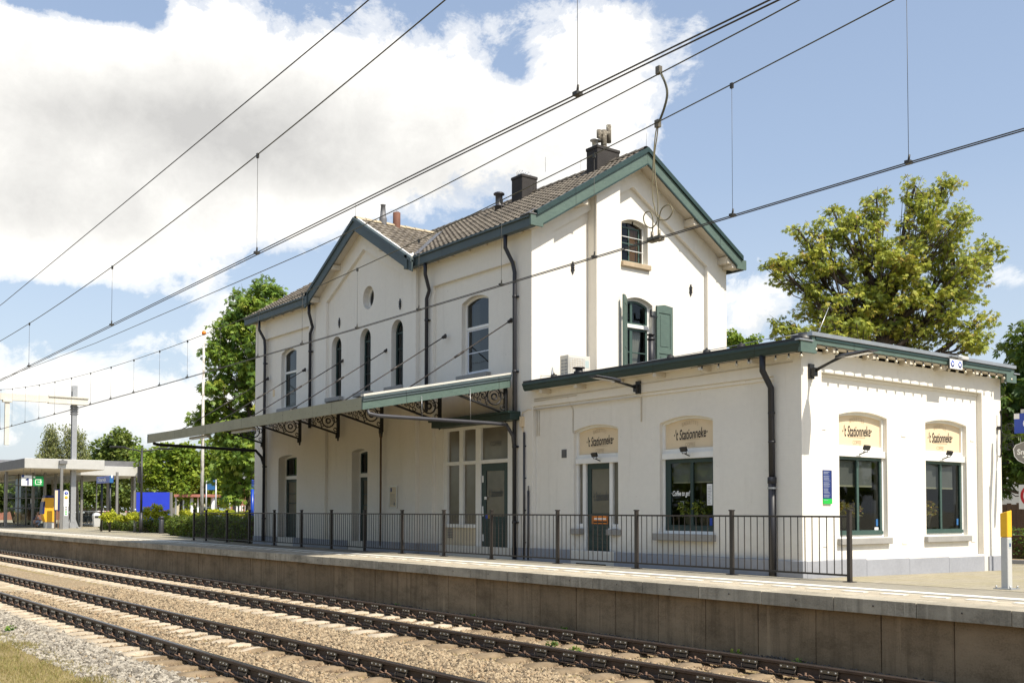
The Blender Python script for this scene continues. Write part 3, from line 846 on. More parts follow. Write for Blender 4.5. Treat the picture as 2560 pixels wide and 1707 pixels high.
# ground-floor doors under the canopy, deep reveals with fanlights
def house_door(op, M, zt, lab):
    mb = MB(); t = .06
    fan = (op[0], op[1], zt, op[3], op[4]); 
    arc_plate(mb, (op[0], op[1], op[2], op[3], op[4]), .07, .27, .36, M)
    mb.lbox(op[0]+.07, op[1]-.07, zt-.06, zt+.06, .24, .36, M)
    fr_ = mb.build('door_frame', MATS['white_trim'], house, bevel=.005)
    i = inset(op, .07)
    fl, ii = sash_window(fr_, (i[0], i[1], zt+.06, i[3], i[4]), M, .29, MATS['dark_green'], MATS['pane_dark'], [((op[0]+op[1])/2-.12, .02), ((op[0]+op[1])/2+.12, .02)], [], name='fanlight', t=.05)
    dmb = MB(); x0, x1, z0, z1 = i[0], i[1], op[2]+.04, zt-.06
    dmb.plate(rect(x0, x1, z0, z1), [rect(x0+.12, x1-.12, z0+1.0, z0+1.34), rect(x0+.12, x1-.12, z0+1.37, z0+1.68), rect(x0+.12, x1-.12, z0+1.71, z1-.1)], .30, .35, M)
    for k in range(5): dmb.lbox(x0+.12, x1-.12, z0+.12+k*.155, z0+.255+k*.155, .288, .31, M)
    d = dmb.build('door', MATS['dark_green'], house, bevel=.004)
    if lab: d['label'] = lab
    g = MB(); g.add([M(x0+.1, z0+.98, .33), M(x1-.1, z0+.98, .33), M(x1-.1, z1-.08, .33), M(x0+.1, z1-.08, .33)], [(0,1,2,3)]); g.build('pane', MATS['pane_frost'], d)
    h = MB(); h.tube([M(x1-.06, z0+.95, .30), M(x1-.06, z0+.95, .24), M(x1-.17, z0+.95, .24)], .011, 6); h.lbox(x1-.085, x1-.04, z0+.84, z0+1.04, .292, .302, M); h.build('handle', MATS['zinc'], d)
house_door(D_1, fr, 2.28, None)
house_door(D_2, fp, 2.22, None)
# large shop window with its own door beneath the canopy end
x0, x1, z0, zt = SHOP[0], SHOP[1], SHOP[2], SHOP[3]
KK = 1.00625
X = [v*KK for v in (-24.18, -24.00, -23.42, -23.24, -22.65, -22.41, -21.23, -20.93)]
mb = MB(); d0, d1 = .02, .14
zb, ztr = .74, 2.40
mb.lbox(x0+.003, X[1], zb, zt-.002, d0, d1, fr); mb.lbox(X[2], X[3], zb, zt-.1, d0, d1, fr); mb.lbox(X[4], X[5], -.12, zt-.1, d0, d1, fr); mb.lbox(X[6], x1-.003, -.12, zt-.1, d0, d1, fr)
mb.lbox(X[1], x1-.003, zt-.1, zt-.002, d0, d1, fr)
for a, b in ((X[1], X[2]), (X[3], X[4]), (X[5], X[6])): mb.lbox(a, b, ztr-.05, ztr+.05, d0+.002, d1, fr)
mb.lbox(x0+.003, X[4], zb-.1, zb, d0-.06, d1, fr)
sw = mb.build('shop_window', MATS['white_trim'], house, bevel=.005)
g = MB()
for a, b, c, d in ((X[1], X[2], zb, zt-.1), (X[3], X[4], zb, zt-.1), (X[5], X[6], ztr, zt-.1)): g.add([fr(a, c, .09), fr(b, c, .09), fr(b, d, .09), fr(a, d, .09)], [(0,1,2,3)])
g.build('pane', MATS['pane_frost'], sw)
g = MB(); g.lbox(x0+.003, X[4], -.12, zb-.1, .04, .2, fr); g.build('panel', MATS['render_cream'], sw, bevel=.004)
g = MB()
for k in range(6): g.lbox(X[1]+.02, X[1]+.26, .36+k*.045, .385+k*.045, .022, .045, fr)
g.build('vent_grille', MATS['lead_grey'], sw)
dm = MB(); dm.plate(rect(X[5]+.01, X[6]-.01, -.05, ztr-.06), [rect(X[5]+.2, X[6]-.18, .95, ztr-.25)], .05, .1, fr)
for k in range(7): dm.lbox(X[5]+.2, X[6]-.18, .06+k*.12, .165+k*.12, .042, .06, fr)
sd_ = dm.build('door', MATS['dark_green'], house, bevel=.004)
sd_['label'] = 'dark green shop door with tall frosted pane'
g = MB(); g.add([fr(X[5]+.2, .95, .075), fr(X[6]-.18, .95, .075), fr(X[6]-.18, ztr-.25, .075), fr(X[5]+.2, ztr-.25, .075)], [(0,1,2,3)]); g.build('pane', MATS['pane_frost'], sd_)
g = MB(); 
for zz in (.30, .96, 1.85): g.lbox(X[5]+.04, X[5]+.10, zz, zz+.18, .035, .05, fr)
g.lbox(X[5]+.04, X[5]+.09, .98, 1.22, .03, .05, fr); g.tube([fr(X[5]+.06, 1.1, .04), fr(X[5]+.06, 1.1, -.01), fr(X[5]+.16, 1.1, -.01)], .011, 6)
g.build('handle', MATS['white_metal'], sd_)
st = MB(); st.lbox(X[5]+.2, X[5]+.32, .90, 1.0, .02, .048, fr); s_ = st.build('sticker', MATS['sign_blue'], sd_)
st = MB(); st.lbox(X[5]+.325, X[5]+.36, .90, 1.0, .02, .048, fr); st.build('sticker', MATS['signal_yellow'], sd_)
st = MB(); st.lbox(X[5]+.17, X[5]+.25, 1.40, 1.47, .02, .048, fr); st.build('sticker', MATS['sign_white'], sd_)
lb = MB(); lb.box((-24.30, F-.32, 3.38), (-20.66, F+.1, 3.54)); lb.box((-24.38, F-.38, 3.54), (-20.66, F+.1, 3.60)); lb.build('cornice_box', MATS['dark_green'], house, bevel=.008)

def text(body, size, M, u, v, d, mat, parent, name='lettering', shear=0, sx=1.0, bold=0, depth=.0015, align='CENTER', flip=1, rot=0, fit=None):
    cu = bpy.data.curves.new(name, 'FONT'); cu.body = body; cu.size = size; cu.align_x = align; cu.align_y = 'CENTER'
    cu.shear = shear; cu.offset = bold; cu.extrude = 0; cu.resolution_u = 3
    tmp = bpy.data.objects.new('tmp', cu); COL.objects.link(tmp)
    dg = bpy.context.evaluated_depsgraph_get(); me = bpy.data.meshes.new_from_object(tmp.evaluated_get(dg))
    bpy.data.objects.remove(tmp); bpy.data.curves.remove(cu)
    c, s_ = math.cos(rot), math.sin(rot)
    if fit: sx = fit/max(1e-6, max(q.co.x for q in me.vertices)-min(q.co.x for q in me.vertices))
    for q in me.vertices:
        a, b = q.co.x*sx, q.co.y
        a, b = a*c-b*s_, a*s_+b*c
        q.co = M(u+a*flip, v+b, d)
    me.materials.clear(); me.materials.append(mat)
    me.name = name
    o = bpy.data.objects.new(name, me); COL.objects.link(o)
    if parent is not None: attach(o, parent)
    return o
def script_name(M, u, v, d, w, mat, parent, dots=True):
    """the cafe's name in upright brush lettering"""
    return text("\u00b7't Stationneke\u00b7", .30, M, u, v, d, mat, parent, shear=.24, bold=.004, fit=w, rot=.035)
text('COFFEE', .17, fr, (X[5]+X[6])/2, 2.86, .084, MATS['letter_ghost'], sw, sx=.85)
script_name(fr, (X[5]+X[6])/2+.01, 1.56, .070, .66, MATS['letter_ghost'], sd_)

# --- gable windows
o, i = sash_window(house, A_W, gs, .17, MATS['white_trim'], MATS['pane'], [], [], t=.05)
mb = MB(); i2 = inset(i, .0)
mb.plate(rect(i[0]+.0, i[1]-.10, i[2], i[3]-.02), [rect(i[0]+.04, (i[0]+i[1]-.1)/2-.02, i[2]+.05, i[2]+.50), rect((i[0]+i[1]-.1)/2+.02, i[1]-.14, i[2]+.05, i[2]+.50), rect(i[0]+.04, (i[0]+i[1]-.1)/2-.02, i[2]+.53, i[3]-.06), rect((i[0]+i[1]-.1)/2+.02, i[1]-.14, i[2]+.53, i[3]-.06)], .185, .215, gs)
mb.build('sash', MATS['sash_green'], o)
bb = MB()
for zz in (A_W[2]+.36, A_W[2]+.72): bb.tube([gs(A_W[0]+.02, zz, .12), gs(A_W[1]-.06, zz, .12)], .011, 6)
bb.build('safety_bar', MATS['white_metal'], o)
cv = MB(); n = 22; a, b = (A_W[0]+A_W[1])/2+.02, A_W[1]-.08; vs = []
for k in range(n+1):
    u = a+(b-a)*k/n; d = .3+.02*math.sin(k*1.7); vs += [gs(u, A_W[2]+.05, d), gs(u, A_W[4]-.1, d)]
cv.add(vs, [(2*k, 2*k+2, 2*k+3, 2*k+1) for k in range(n)], 0, True); cv.build('curtain', MATS['curtain_ochre'], o)
si = MB(); si.lbox(A_W[0]-.02, A_W[1]+.06, A_W[2]-.14, A_W[2]-.003, -.09, .16, gs); si.build('window_sill', MATS['sandstone'], o, bevel=.012)
hk = MB(); hk.tube([gs((A_W[0]+A_W[1])/2, A_W[4]-.03, .09), gs((A_W[0]+A_W[1])/2, A_W[4]-.12, .09)], .02, 6); hk.build('hook', MATS['black_iron'], o)
# lower gable window, green casements with white transom, curtains and two shutters
zt = 6.12
mb = MB(); i = arc_plate(mb, G_W, .07, .13, .22, gs); mb.lbox(i[0], i[1], zt-.05, zt+.05, .09, .22, gs)
gw = mb.build('window', MATS['white_trim'], house, bevel=.005)
ym = (i[0]+i[1])/2-.12
mb = MB()
mb.plate(opening(i[0], i[1], zt+.05, i[3], i[4]), [opening(*inset((i[0], i[1], zt+.05, i[3], i[4]), .055))], .15, .2, gs); mb.lbox(ym-.04, ym+.04, zt+.05, i[4]-.03, .14, .2, gs)
mb.plate(rect(i[0], i[1], i[2], zt-.05), [rect(i[0]+.055, ym-.05, i[2]+.06, zt-.11), rect(ym+.05, i[1]-.055, i[2]+.06, zt-.11)], .15, .2, gs)
mb.lbox(i[0]+.055, i[1]-.055, zt-.72, zt-.69, .155, .195, gs)
mb.build('sash', MATS['sash_green'], gw, bevel=.004)
flat_pane('pane', i, .18, gs, MATS['pane'], gw)
cv = MB(); n = 20; a, b = ym+.08, i[1]-.1; vs = []
for k in range(n+1):
    u = a+(b-a)*k/n; d = .3+.02*math.sin(k*1.5); w_ = (b-a)*.45*(k/n)
    vs += [gs(u-.25*(k/n), i[2]+.02, d), gs(u, zt-.06, d)]
cv.add(vs, [(2*k, 2*k+2, 2*k+3, 2*k+1) for k in range(n)], 0, True); cv.build('curtain', MATS['curtain_white'], gw)
def shutter(M, u0, u1, z0, z1, lab, bow=.06):
    mb = MB(); top = [(u1, z1), ((u0+u1)/2, z1+bow*.55), (u0, z1-bow*.3)]
    mb.plate([(u0, z0), (u1, z0)]+top, [rect(u0+.09, u1-.09, z0+.14, z0+.92), rect(u0+.09, u1-.09, z0+1.06, z1-.2)], 0, .045, M)
    for a, b in ((z0+.14, z0+.92), (z0+1.06, z1-.2)):
        mb.lbox(u0+.09, u1-.09, a, b, .018, .035, M); mb.lbox(u0+.15, u1-.15, a+.06, b-.06, .006, .018, M)
    o = mb.build('shutter', MATS['green_paint'], house, bevel=.005); o['label'] = lab
    hg = MB(); 
    for zz in (z0+.35, z1-.35): hg.lbox(u0-.22, u0+.02, zz, zz+.05, .0, .03, M); hg.lbox(u0-.24, u0-.19, zz, zz+.2, .0, .03, M)
    hg.build('hinge', MATS['black_iron'], o)
shutter(side(XG+.03), G_W[1]+.02, G_W[1]+.64, 4.5, 6.74, 'open green shutter folded flat against the wall')
# the other leaf stands half open, square to the wall
ys = G_W[0]-.02
shutter(lambda u, v, d: (XG+.02+u*.62+d*.785, ys-.02-u*.785+d*.62, v), .02, .56, 4.5, 6.78, 'green shutter standing out square from the wall')
# wall anchors
def anchor(M, u, v):
    mb = MB()
    pr = [(0, .15), (.02, .13), (.012, .10), (.035, .085), (.055, .05), (.03, .03), (.05, 0), (.03, -.03), (.055, -.05), (.035, -.085), (.012, -.10), (.02, -.13), (0, -.15)]
    mb.plate([(u+a*1.1, v+b*1.1) for a, b in pr]+[(u-a*1.1, v+b*1.1) for a, b in pr[-2:0:-1]], [], -.03, .0, M)
    mb.lathe([(.03, 0), (.02, .02), (.004, .03)], M(u, v, -.03), 8, axis=Vector(M(0, 0, -1))-Vector(M(0, 0, 0)))
    mb.build('wall_anchor', MATS['black_iron'], house)
for u, v in ((-30.32*.998, 7.21), (-26.51*.998, 7.22)): anchor(fp, u, v)
for u, v in ((17.34*K2, 7.38), (21.73*K2, 7.37)): anchor(gs, u, v)
nb = MB(); nb.lbox(-35.62, -35.48, 5.28, 5.52, -.02, .0, fr); nb.build('alarm_box', MATS['panel_cream'], house)

# --- roofs: pantiles as rolled courses
def tiles(name, O, A, B, la, lb, keep=None, w=.215, row=.31, parent=None):
    """O origin at the eave, A along the eave, B up the slope"""
    A = Vector(A).normalized(); B = Vector(B).normalized(); Nn = A.cross(B).normalized()
    if Nn.z < 0: Nn = -Nn
    nu = int(la/w)*6; nr = int(lb/row+.999)
    vs = []; idx = {}; fs = []
    rows = []
    for r in range(nr):
        rows += [(r*row, .045), (min(lb, (r+1)*row-.004), .012)]
    prof = [0, .006, .022, .032, .022, .006]
    for j, (s_, h) in enumerate(rows):
        for i in range(nu+1):
            jit = noise.noise((i//6*3.1, j//2*2.7, la))*.008
            vs.append(Vector(O)+A*(i*w/6)+B*(s_+jit)+Nn*(h+prof[i % 6]+jit*.6))
    n = nu+1
    for j in range(len(rows)-1):
        for i in range(nu):
            q = (j*n+i, j*n+i+1, (j+1)*n+i+1, (j+1)*n+i)
            if keep is None or keep(sum((vs[k] for k in q), Vector())/4): fs.append(q)
    mb = MB().add(vs, fs); return mb.build(name, MATS['roof_tile'], parent)
def tile_mat():
    m, nt, out = nt_of('roof_tile'); x = NX(nt); P = x.pos()
    v = x.n('ShaderNodeTexVoronoi'); x.link(P, v.inputs['Vector']); v.inputs['Scale'].default_value = 4.2
    sv = x.n('ShaderNodeSeparateColor'); x.link(v.outputs['Color'], sv.inputs[0])
    n1 = x.noise(P, 1.3, 6, .65); n2 = x.noise(P, 22, 4, .7)
    f = x.math('ADD', x.math('MULTIPLY', sv.outputs[0], .35), x.math('ADD', x.math('MULTIPLY', n1, .35), x.math('MULTIPLY', n2, .35)))
    c = x.ramp(f, [(.25, (.09, .078, .064)), (.5, (.155, .134, .108)), (.7, (.215, .187, .15)), (.9, (.28, .25, .19))])
    c = x.mix(x.ramp(x.noise(P, 6, 4, .7), [(.62, 0), (.75, .5)]), c, (.33, .29, .17))
    nt.links.new(x.bsdf(c, .9, 0, x.bump(n2, .4, .006), .25), out.inputs[0]); MATS['roof_tile'] = m
tile_mat()
OV = .44; XE = XG+OV
fz = 10.18; fs_ = .565                  # frontispiece ridge height and slope
def cross_z(x): return fz-abs(x-pk)*fs_
def main_z(y): return ZR-abs(y-YR)*sl
slope_len = math.hypot(YR-15.70, (YR-15.70)*sl)
tiles('roof', (-37.32, 15.70, main_z(15.70)-.03), (1, 0, 0), (0, 1, sl), -37.32*-1+XE-.03, slope_len, keep=lambda p: not (abs(p.x-pk) < 3.4 and cross_z(p.x) > main_z(p.y)+.04), parent=house)
tiles('roof', (-37.32, 23.56, main_z(23.56)-.03), (1, 0, 0), (0, -1, sl), 37.32+XE-.03, slope_len, parent=house)
def keepc(p): return p.z > main_z(p.y)-.02
for sg in (1, -1):
    xe = pk+sg*3.36
    tiles('roof', (xe, 15.56, cross_z(xe)-.02), (0, 1, 0), (-sg, 0, fs_), 3.4, math.hypot(3.36, 3.36*fs_), keep=keepc, parent=house)
rg = MB()
def ridge(p0, p1, up):
    p0 = Vector(p0); p1 = Vector(p1); n = int((p1-p0).length/.36); dr = (p1-p0).normalized(); sd = dr.cross(Vector((0, 0, 1)))
    for i in range(n):
        a = p0+dr*(.36*i); b = a+dr*.40; vs = []
        for q, rr in ((a, .135), (b, .115)):
            for k in range(7):
                w = PI*k/6; vs.append(q+sd*(math.cos(w)*rr)+Vector((0, 0, math.sin(w)*rr*.75-.02)))
        rg.add(vs, [(k, k+1, k+8, k+7) for k in range(6)], up, True)
ridge((XE-.02, YR, ZR+.0), (-37.3, YR, ZR+.0), 0)
ridge((pk, 15.56, fz), (pk, 18.5, fz), 1)
rg.build('roof_ridge', [MATS['roof_tile'], MATS['ridge_tile']], house)
ld = MB()   # lead valley and white mortar fillet along the cross roof
n = 10; vs = []
for k in range(n+1):
    x = pk+.05+(3.3)*k/n; y = 15.68+(YR-15.68)*0
    t = k/n; xx = pk+3.25*(1-t)+.12*t; zc = cross_z(xx); yy = YR-(ZR-zc)/sl
    vs += [(xx-.04, yy, zc+.055), (xx+.30, yy+.06, main_z(yy+.06)+.055)]
ld.add(vs, [(2*k, 2*k+1, 2*k+3, 2*k+2) for k in range(n)]); ld.build('valley_flashing', MATS['lead_grey'], house)
ft = MB()
for k in range(26):
    x = pk+.15+(3.2)*k/26; ft.tube([(x, 15.60, cross_z(x)+.05), (x+3.3/26, 15.60+R.uniform(0, .015), cross_z(x+3.3/26)+.055)], R.uniform(.025, .04), 6)
for k in range(7): ft.tube([(pk+3.2+R.uniform(-.05, .1), 15.60+R.uniform(0, .1), cross_z(pk+3.2)+.1+R.uniform(-.1, .02)), (pk+3.22+R.uniform(-.05, .12), 15.62, cross_z(pk+3.2)-.12)], .022, 5)
ft.build('mortar_fillet', MATS['letter_white'], house)

# --- bargeboards, eave boxes, soffits, purlins
bb = MB()
gx = side(XE)
yL, yR_ = 15.63, 2*YR-15.63
def vz(y, off): return ZR+.03-off-abs(y-YR)*sl
for sg in (-1, 1):
    ye = YR+sg*(YR-16.02); yo = YR+sg*(YR-15.80)
    pts = [(YR, vz(YR, .10)), (YR, vz(YR, .44)), (ye, vz(ye, .44)), (ye, 8.09), (YR+sg*(YR-15.63), 8.09), (YR+sg*(YR-15.63), 8.36), (YR+sg*(YR-15.84), 8.36), (YR+sg*(YR-15.84), vz(15.84, .10))]
    if sg > 0: pts = pts[::-1]
    bb.plate(pts, [], 0, .05, gx)
bb.build('bargeboard', MATS['green_paint'], house, bevel=.006)
bt = MB()
for sg in (-1, 1):
    ye = YR+sg*(YR-15.80)
    pts = [(YR, vz(YR, -.01)), (YR, vz(YR, .12)), (ye, vz(ye, .12)), (ye, vz(ye, -.01))]
    if sg > 0: pts = pts[::-1]
    bt.plate(pts, [], -.05, .10, gx)
    pts = [(YR, vz(YR, .42)), (YR, vz(YR, .46)), (YR+sg*(YR-16.03), vz(16.03, .46)), (YR+sg*(YR-16.03), vz(16.03, .42))]
    if sg > 0: pts = pts[::-1]
    bt.plate(pts, [], -.02, .03, gx)
bt.build('bargeboard_moulding', MATS['dark_green'], house)
# frontispiece verge
bf = MB(); fv = front(15.53)
def cz2(x, off): return fz+.03-off-abs(x-pk)*fs_
for sg in (-1, 1):
    xe = pk+sg*3.22; xo = pk+sg*3.42
    pts = [(pk, cz2(pk, .05)), (pk, cz2(pk, .40)), (xe, cz2(xe, .40)), (xo, cz2(xo, .30)-.08), (xo, cz2(xo, .05))]
    if sg > 0: pts = pts[::-1]
    bf.plate(pts, [], 0, .05, fv)
    pts = [(pk, cz2(pk, -.0)), (pk, cz2(pk, .10)), (xo, cz2(xo, .10)), (xo, cz2(xo, -.0))]
    if sg > 0: pts = pts[::-1]
    bf.plate(pts, [], -.04, .1, fv)
bf.build('bargeboard', MATS['dark_shaded_trim'], house, bevel=.006)  # same green as the gable boards, darkened to paint in their shade
ev = MB()   # boxed gutters along the eaves
for xa, xb in ((-37.28, pk-3.26), (pk+3.12, XE-.052)):
    ev.box((xa, 15.65, 8.07), (xb, 15.70, 8.34)); ev.box((xa, 15.60, 8.29), (xb, 15.648, 8.35)); ev.box((xa, 15.702, 8.07), (xb, 15.82, 8.10))
ev.box((-37.28, 23.5, 8.07), (XE-.052, 23.56, 8.34))
for sg, xx in ((-1, pk-3.26), (1, pk+3.12)):
    ev.box((xx-.06, 15.49, 8.02), (xx+.10, 15.645, 8.42))
ev.build('gutter', MATS['dark_shaded_trim'], house, bevel=.006)
gf = MB(); gf.box((XE-.35, 15.57, 8.36), (XE+.02, 15.85, 8.385)); gf.add([(XE-.35, 15.60, 8.385), (XE-.02, 15.62, 8.385), (XE-.02, 15.85, 8.56), (XE-.3, 15.85, 8.52)], [(0,1,2,3)]); gf.build('gutter_flashing', MATS['lead_grey'], house)
so = MB()
for xa, xb in ((-37.26, pk-3.2), (pk+3.15, XE-.06)):
    so.add([(xa, 15.82, 8.085), (xb, 15.82, 8.085), (xb, F+.02, main_z(F)-.22), (xa, F+.02, main_z(F)-.22)], [(3,2,1,0)])
for sg in (-1, 1):    # sloping soffit under the gable verge
    ye = YR+sg*(YR-16.0)
    so.add([(XE-.052, YR, vz(YR, .36)), (XE-.052, ye, vz(ye, .36)), (XG-.05, ye, vz(ye, .36)), (XG-.05, YR, vz(YR, .36))], [(0,1,2,3) if sg > 0 else (3,2,1,0)])
    xe = pk+sg*3.25
    so.add([(pk, 15.582, cz2(pk, .30)), (xe, 15.582, cz2(xe, .30)), (xe, F, cz2(xe, .30)), (pk, F, cz2(pk, .30))], [(0,1,2,3) if sg < 0 else (3,2,1,0)])
so.box((XG+.01, 15.84, 8.10), (XE-.052, 16.0, 8.30)); so.box((XG+.01, 23.24, 8.12), (XE-.052, 23.5, 8.30)); so.box((XG+.01, 23.05, 8.10), (XE-.052, 23.235, 8.36))
so.build('soffit', MATS['soffit'], house)
class PU:
    def box(s, a, b): MB().box(a, b).build('rafter_end', MATS['soffit'], house)
pu = PU()   # purlin ends and rafter feet
for y in (17.45, 21.55, 22.95):
    z = vz(y, .36); pu.box((XG-.02, y-.09, z-.2), (XE-.054, y+.09, z-.01))
for sg in (-1, 1):
    for q in (1.55, 3.0):
        x = pk+sg*q; z = cz2(x, .30); pu.box((x-.08, 15.584, z-.16), (x+.08, FP+.02, z-.01))
x = XG-.35
while x > -37.2:
    if not (pk-3.3 < x < pk+3.2): pu.box((x-.05, 15.822, 8.09), (x+.05, F+.02, 8.24))
    x -= .78

# --- chimneys and roof pipes
def chimney(x0, x1, y0, y1, zt, lab):
    mb = MB(); zb = main_z(y0)-.3
    mb.box((x0, y0, zb), (x1, y1, zt-.09)); mb.box((x0-.018, y0-.018, zt-.09), (x1+.018, y1+.018, zt))
    o = mb.build('chimney', MATS['chimney_brick'], house, bevel=.012); o['label'] = lab
    return o
c1_ = chimney(-21.66, -21.20, 19.09, 19.93, 11.21, 'large dark brick chimney with an old stone pot')
op_ = MB()   # H-shaped stone pot
bx, by, bz = -21.42, 19.53, 11.21
op_.tube([(bx, by, bz-.02), (bx, by, bz+.55)], .085, 10); op_.tube([(bx-.01, by-.17, bz+.40), (bx+.01, by+.18, bz+.50)], .065, 8)
op_.tube([(bx, by+.19, bz+.24), (bx, by+.19, bz+.74)], .072, 10); op_.tube([(bx, by-.18, bz+.18), (bx, by-.18, bz+.52)], .068, 10); op_.box((bx-.10, by-.10, bz-.01), (bx+.10, by+.10, bz+.08))
op_.build('chimney_pot', MATS['old_pot'], c1_)
mp = MB(); mp.lathe([(.09, 0), (.09, .2), (.15, .21), (.15, .23), (.04, .26)], (-21.48, 19.26, 11.21), 12); mp.build('flue_cap', MATS['zinc'], c1_)
ch2 = chimney(-25.13, -24.60, 19.1, 19.68, 11.28, 'smaller dark brick chimney with two wire bird guards')
wg = MB()
for y in (19.25, 19.5):
    for k in range(8):
        w = 2*PI*k/8; wg.tube([(-24.86+.12*math.cos(w), y+.12*math.sin(w), 11.28), (-24.86+.14*math.cos(w), y+.14*math.sin(w), 11.40), (-24.86+.05*math.cos(w), y+.05*math.sin(w), 11.46)], .006, 4)
    wg.lathe([(.10, 0), (.10, .06)], (-24.86, y, 11.28), 10)
wg.build('bird_guard', MATS['zinc'], ch2)
vp = MB(); vp.lathe([(.13, -.5), (.13, .0), (.16, .0), (.11, .05), (.11, .36), (.17, .37), (.17, .41), (.12, .44)], (-25.3, 18.75, 10.36), 12); vp.build('vent_pipe', MATS['grey_pipe'], house)
vp = MB(); vp.lathe([(.10, -.3), (.12, .0), (.115, .06), (.10, .07), (.07, .44), (.085, .45), (.085, .47), (.04, .47)], (pk+.05, 16.55, fz+.13), 12); vp.build('vent_pipe', MATS['lead_grey'], house)
vp = MB(); vp.lathe([(.12, -.3), (.12, .30), (.10, .31)], (pk+.05, 17.05, fz+.13), 12); vp.tube([(pk-.07, 17.05, fz+.43), (pk+.05, 17.05, fz+.50), (pk+.17, 17.05, fz+.43)], .006, 4); vp.build('vent_pipe', MATS['terracotta'], house)
lr = MB()   # lightning rods
for p in ((pk, 15.6, fz), (-22.5, YR, ZR), (XE-.05, YR, ZR), (-24.1, 19.6, 11.3), (-26.5, YR, ZR)): lr.tube([p, (p[0], p[1], p[2]+.45)], .006, 4)
lr.build('lightning_rod', MATS['wire'], house)
# --- downpipes
def downpipe(x, y, top, bot, M_y, jog=0.0, parent=house, r=.052, mat='black_pipe'):
    mb = MB()
    mb.tube([(x+jog, M_y, top), (x+jog, M_y, top-.32), (x+jog*.6, y-.09, top-.62-abs(jog)*.5), (x, y-.09, top-.95), (x, y-.09, bot)], r, 10)
    z = top-1.6
    while z > bot+.3:
        mb.lathe([(r+.004, 0), (r+.012, .005), (r+.012, .06), (r+.004, .065)], (x, y-.09, z), 10); mb.box((x-.075, y-.06, z+.01), (x+.075, y, z+.05)); z -= 1.9
    return mb.build('downpipe', MATS[mat], parent)
downpipe(-35.96, F, 8.08, -.05, 15.72, -.10); downpipe(-32.26, F, 8.08, 3.9, 15.72, .28)
downpipe(-24.92, F, 8.08, 3.9, 15.72, .22); downpipe(-20.80, F, 8.08, -.1, 15.72, -.14)
sp = MB(); sp.tube([(-27.32, FP-.04, 3.42), (-27.32, FP-.04, .05)], .032, 8); sp.lathe([(.045, -.12), (.06, 0), (.05, .02)], (-27.32, FP-.04, 3.42), 8); sp.build('thin_pipe', MATS['wood_brown'], house)
# ------------------------------------------------------------------ cafe annex
XA = -12.12; YA = 23.26
annex = empty('cafe_annex', (-16.2, 19.6, 0), 'low flat-roofed white cafe annex with cream sign panels over its openings', 'building')
ar = front(F+.1); a0 = front(F)
KA = (-XA+.13)/-XA
def fe(y0, y1, z0, sp, tp): return (y0*KA, y1*KA, (z0-1.1)*KA+1.1, (sp-1.1)*KA+1.1, (tp-1.1)*KA+1.1)
AD = fo(-18.62, -17.10, -.12, 2.965, 3.08)
AW = fo(-15.80, -14.30, .63, 2.965, 3.08)
E1 = fe(17.15, 18.75, .58, 2.96, 3.05); E2 = fe(20.15, 21.77, .58, 2.96, 3.05)
es = side(XA-.13); e0 = side(XA)
w = MB(); ZA = 4.12
w.plate(rect(XG-.0, XA-.15, -.5, ZA), [opening(*AD), opening(*AW)], 0, .32, ar)
w.plate(rect(XG+.002, XA, -.5, ZA), [rect(-20.16+.0, -12.76, .18, 3.68)], 0, .1, a0, back=False, sides='holes')
w.plate(rect(F+.12, YA-.02, -.5, ZA), [opening(*E1), opening(*E2)], 0, .32, es)
w.plate(rect(F, YA, -.5, ZA), [rect(16.62, 22.44, .15, 3.74)], 0, .13, e0, back=False, sides='holes')
w.add([(XA, YA, -.5), (XA-.16, YA, -.5), (XA-.16, YA, ZA), (XA, YA, ZA)], [(0,1,2,3)])
w.box((XG+.3, YA-.3, -.5), (XA-.46, YA-.02, ZA)); w.box((XG-.3, F+.5, 4.0), (XA-.34, YA-.3, ZA-.01))
# second fillet in the frieze
w.lbox(-20.16, -12.76, 3.61, 3.678, .05, .1, a0); w.lbox(16.62, 22.44, 3.68, 3.738, .10, .13, e0)
w.build('wall', WH, annex, bevel=.006)
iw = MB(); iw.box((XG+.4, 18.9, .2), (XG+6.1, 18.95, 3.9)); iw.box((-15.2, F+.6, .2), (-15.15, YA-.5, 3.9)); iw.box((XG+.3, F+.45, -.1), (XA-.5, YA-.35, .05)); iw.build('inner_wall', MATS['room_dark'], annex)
pl = MB()
pl.box((XG+.03, F-.035, -.5), (AD[0]+.002, F+.09, .185)); pl.box((AD[1]-.004, F-.035, -.5), (XA+.035, F+.09, .18)); 
pl.build('plinth', MATS['bluestone'], annex, bevel=.008)
pl = MB(); ys = [16.092, 17.97, 19.46, 20.96, 22.42]
for a, b in zip(ys, ys[1:]): pl.box((XA-.12, a+.003, -.6), (XA+.033, b-.003, .17-.012*(a-16)))
pl.box((XA-.12, 22.62, -.6), (XA+.033, YA+.03, .10)); pl.box((XA-.12, 22.44, -.6), (XA-.02, 22.62, .10))
pl.build('plinth', MATS['bluestone'], annex, bevel=.006)
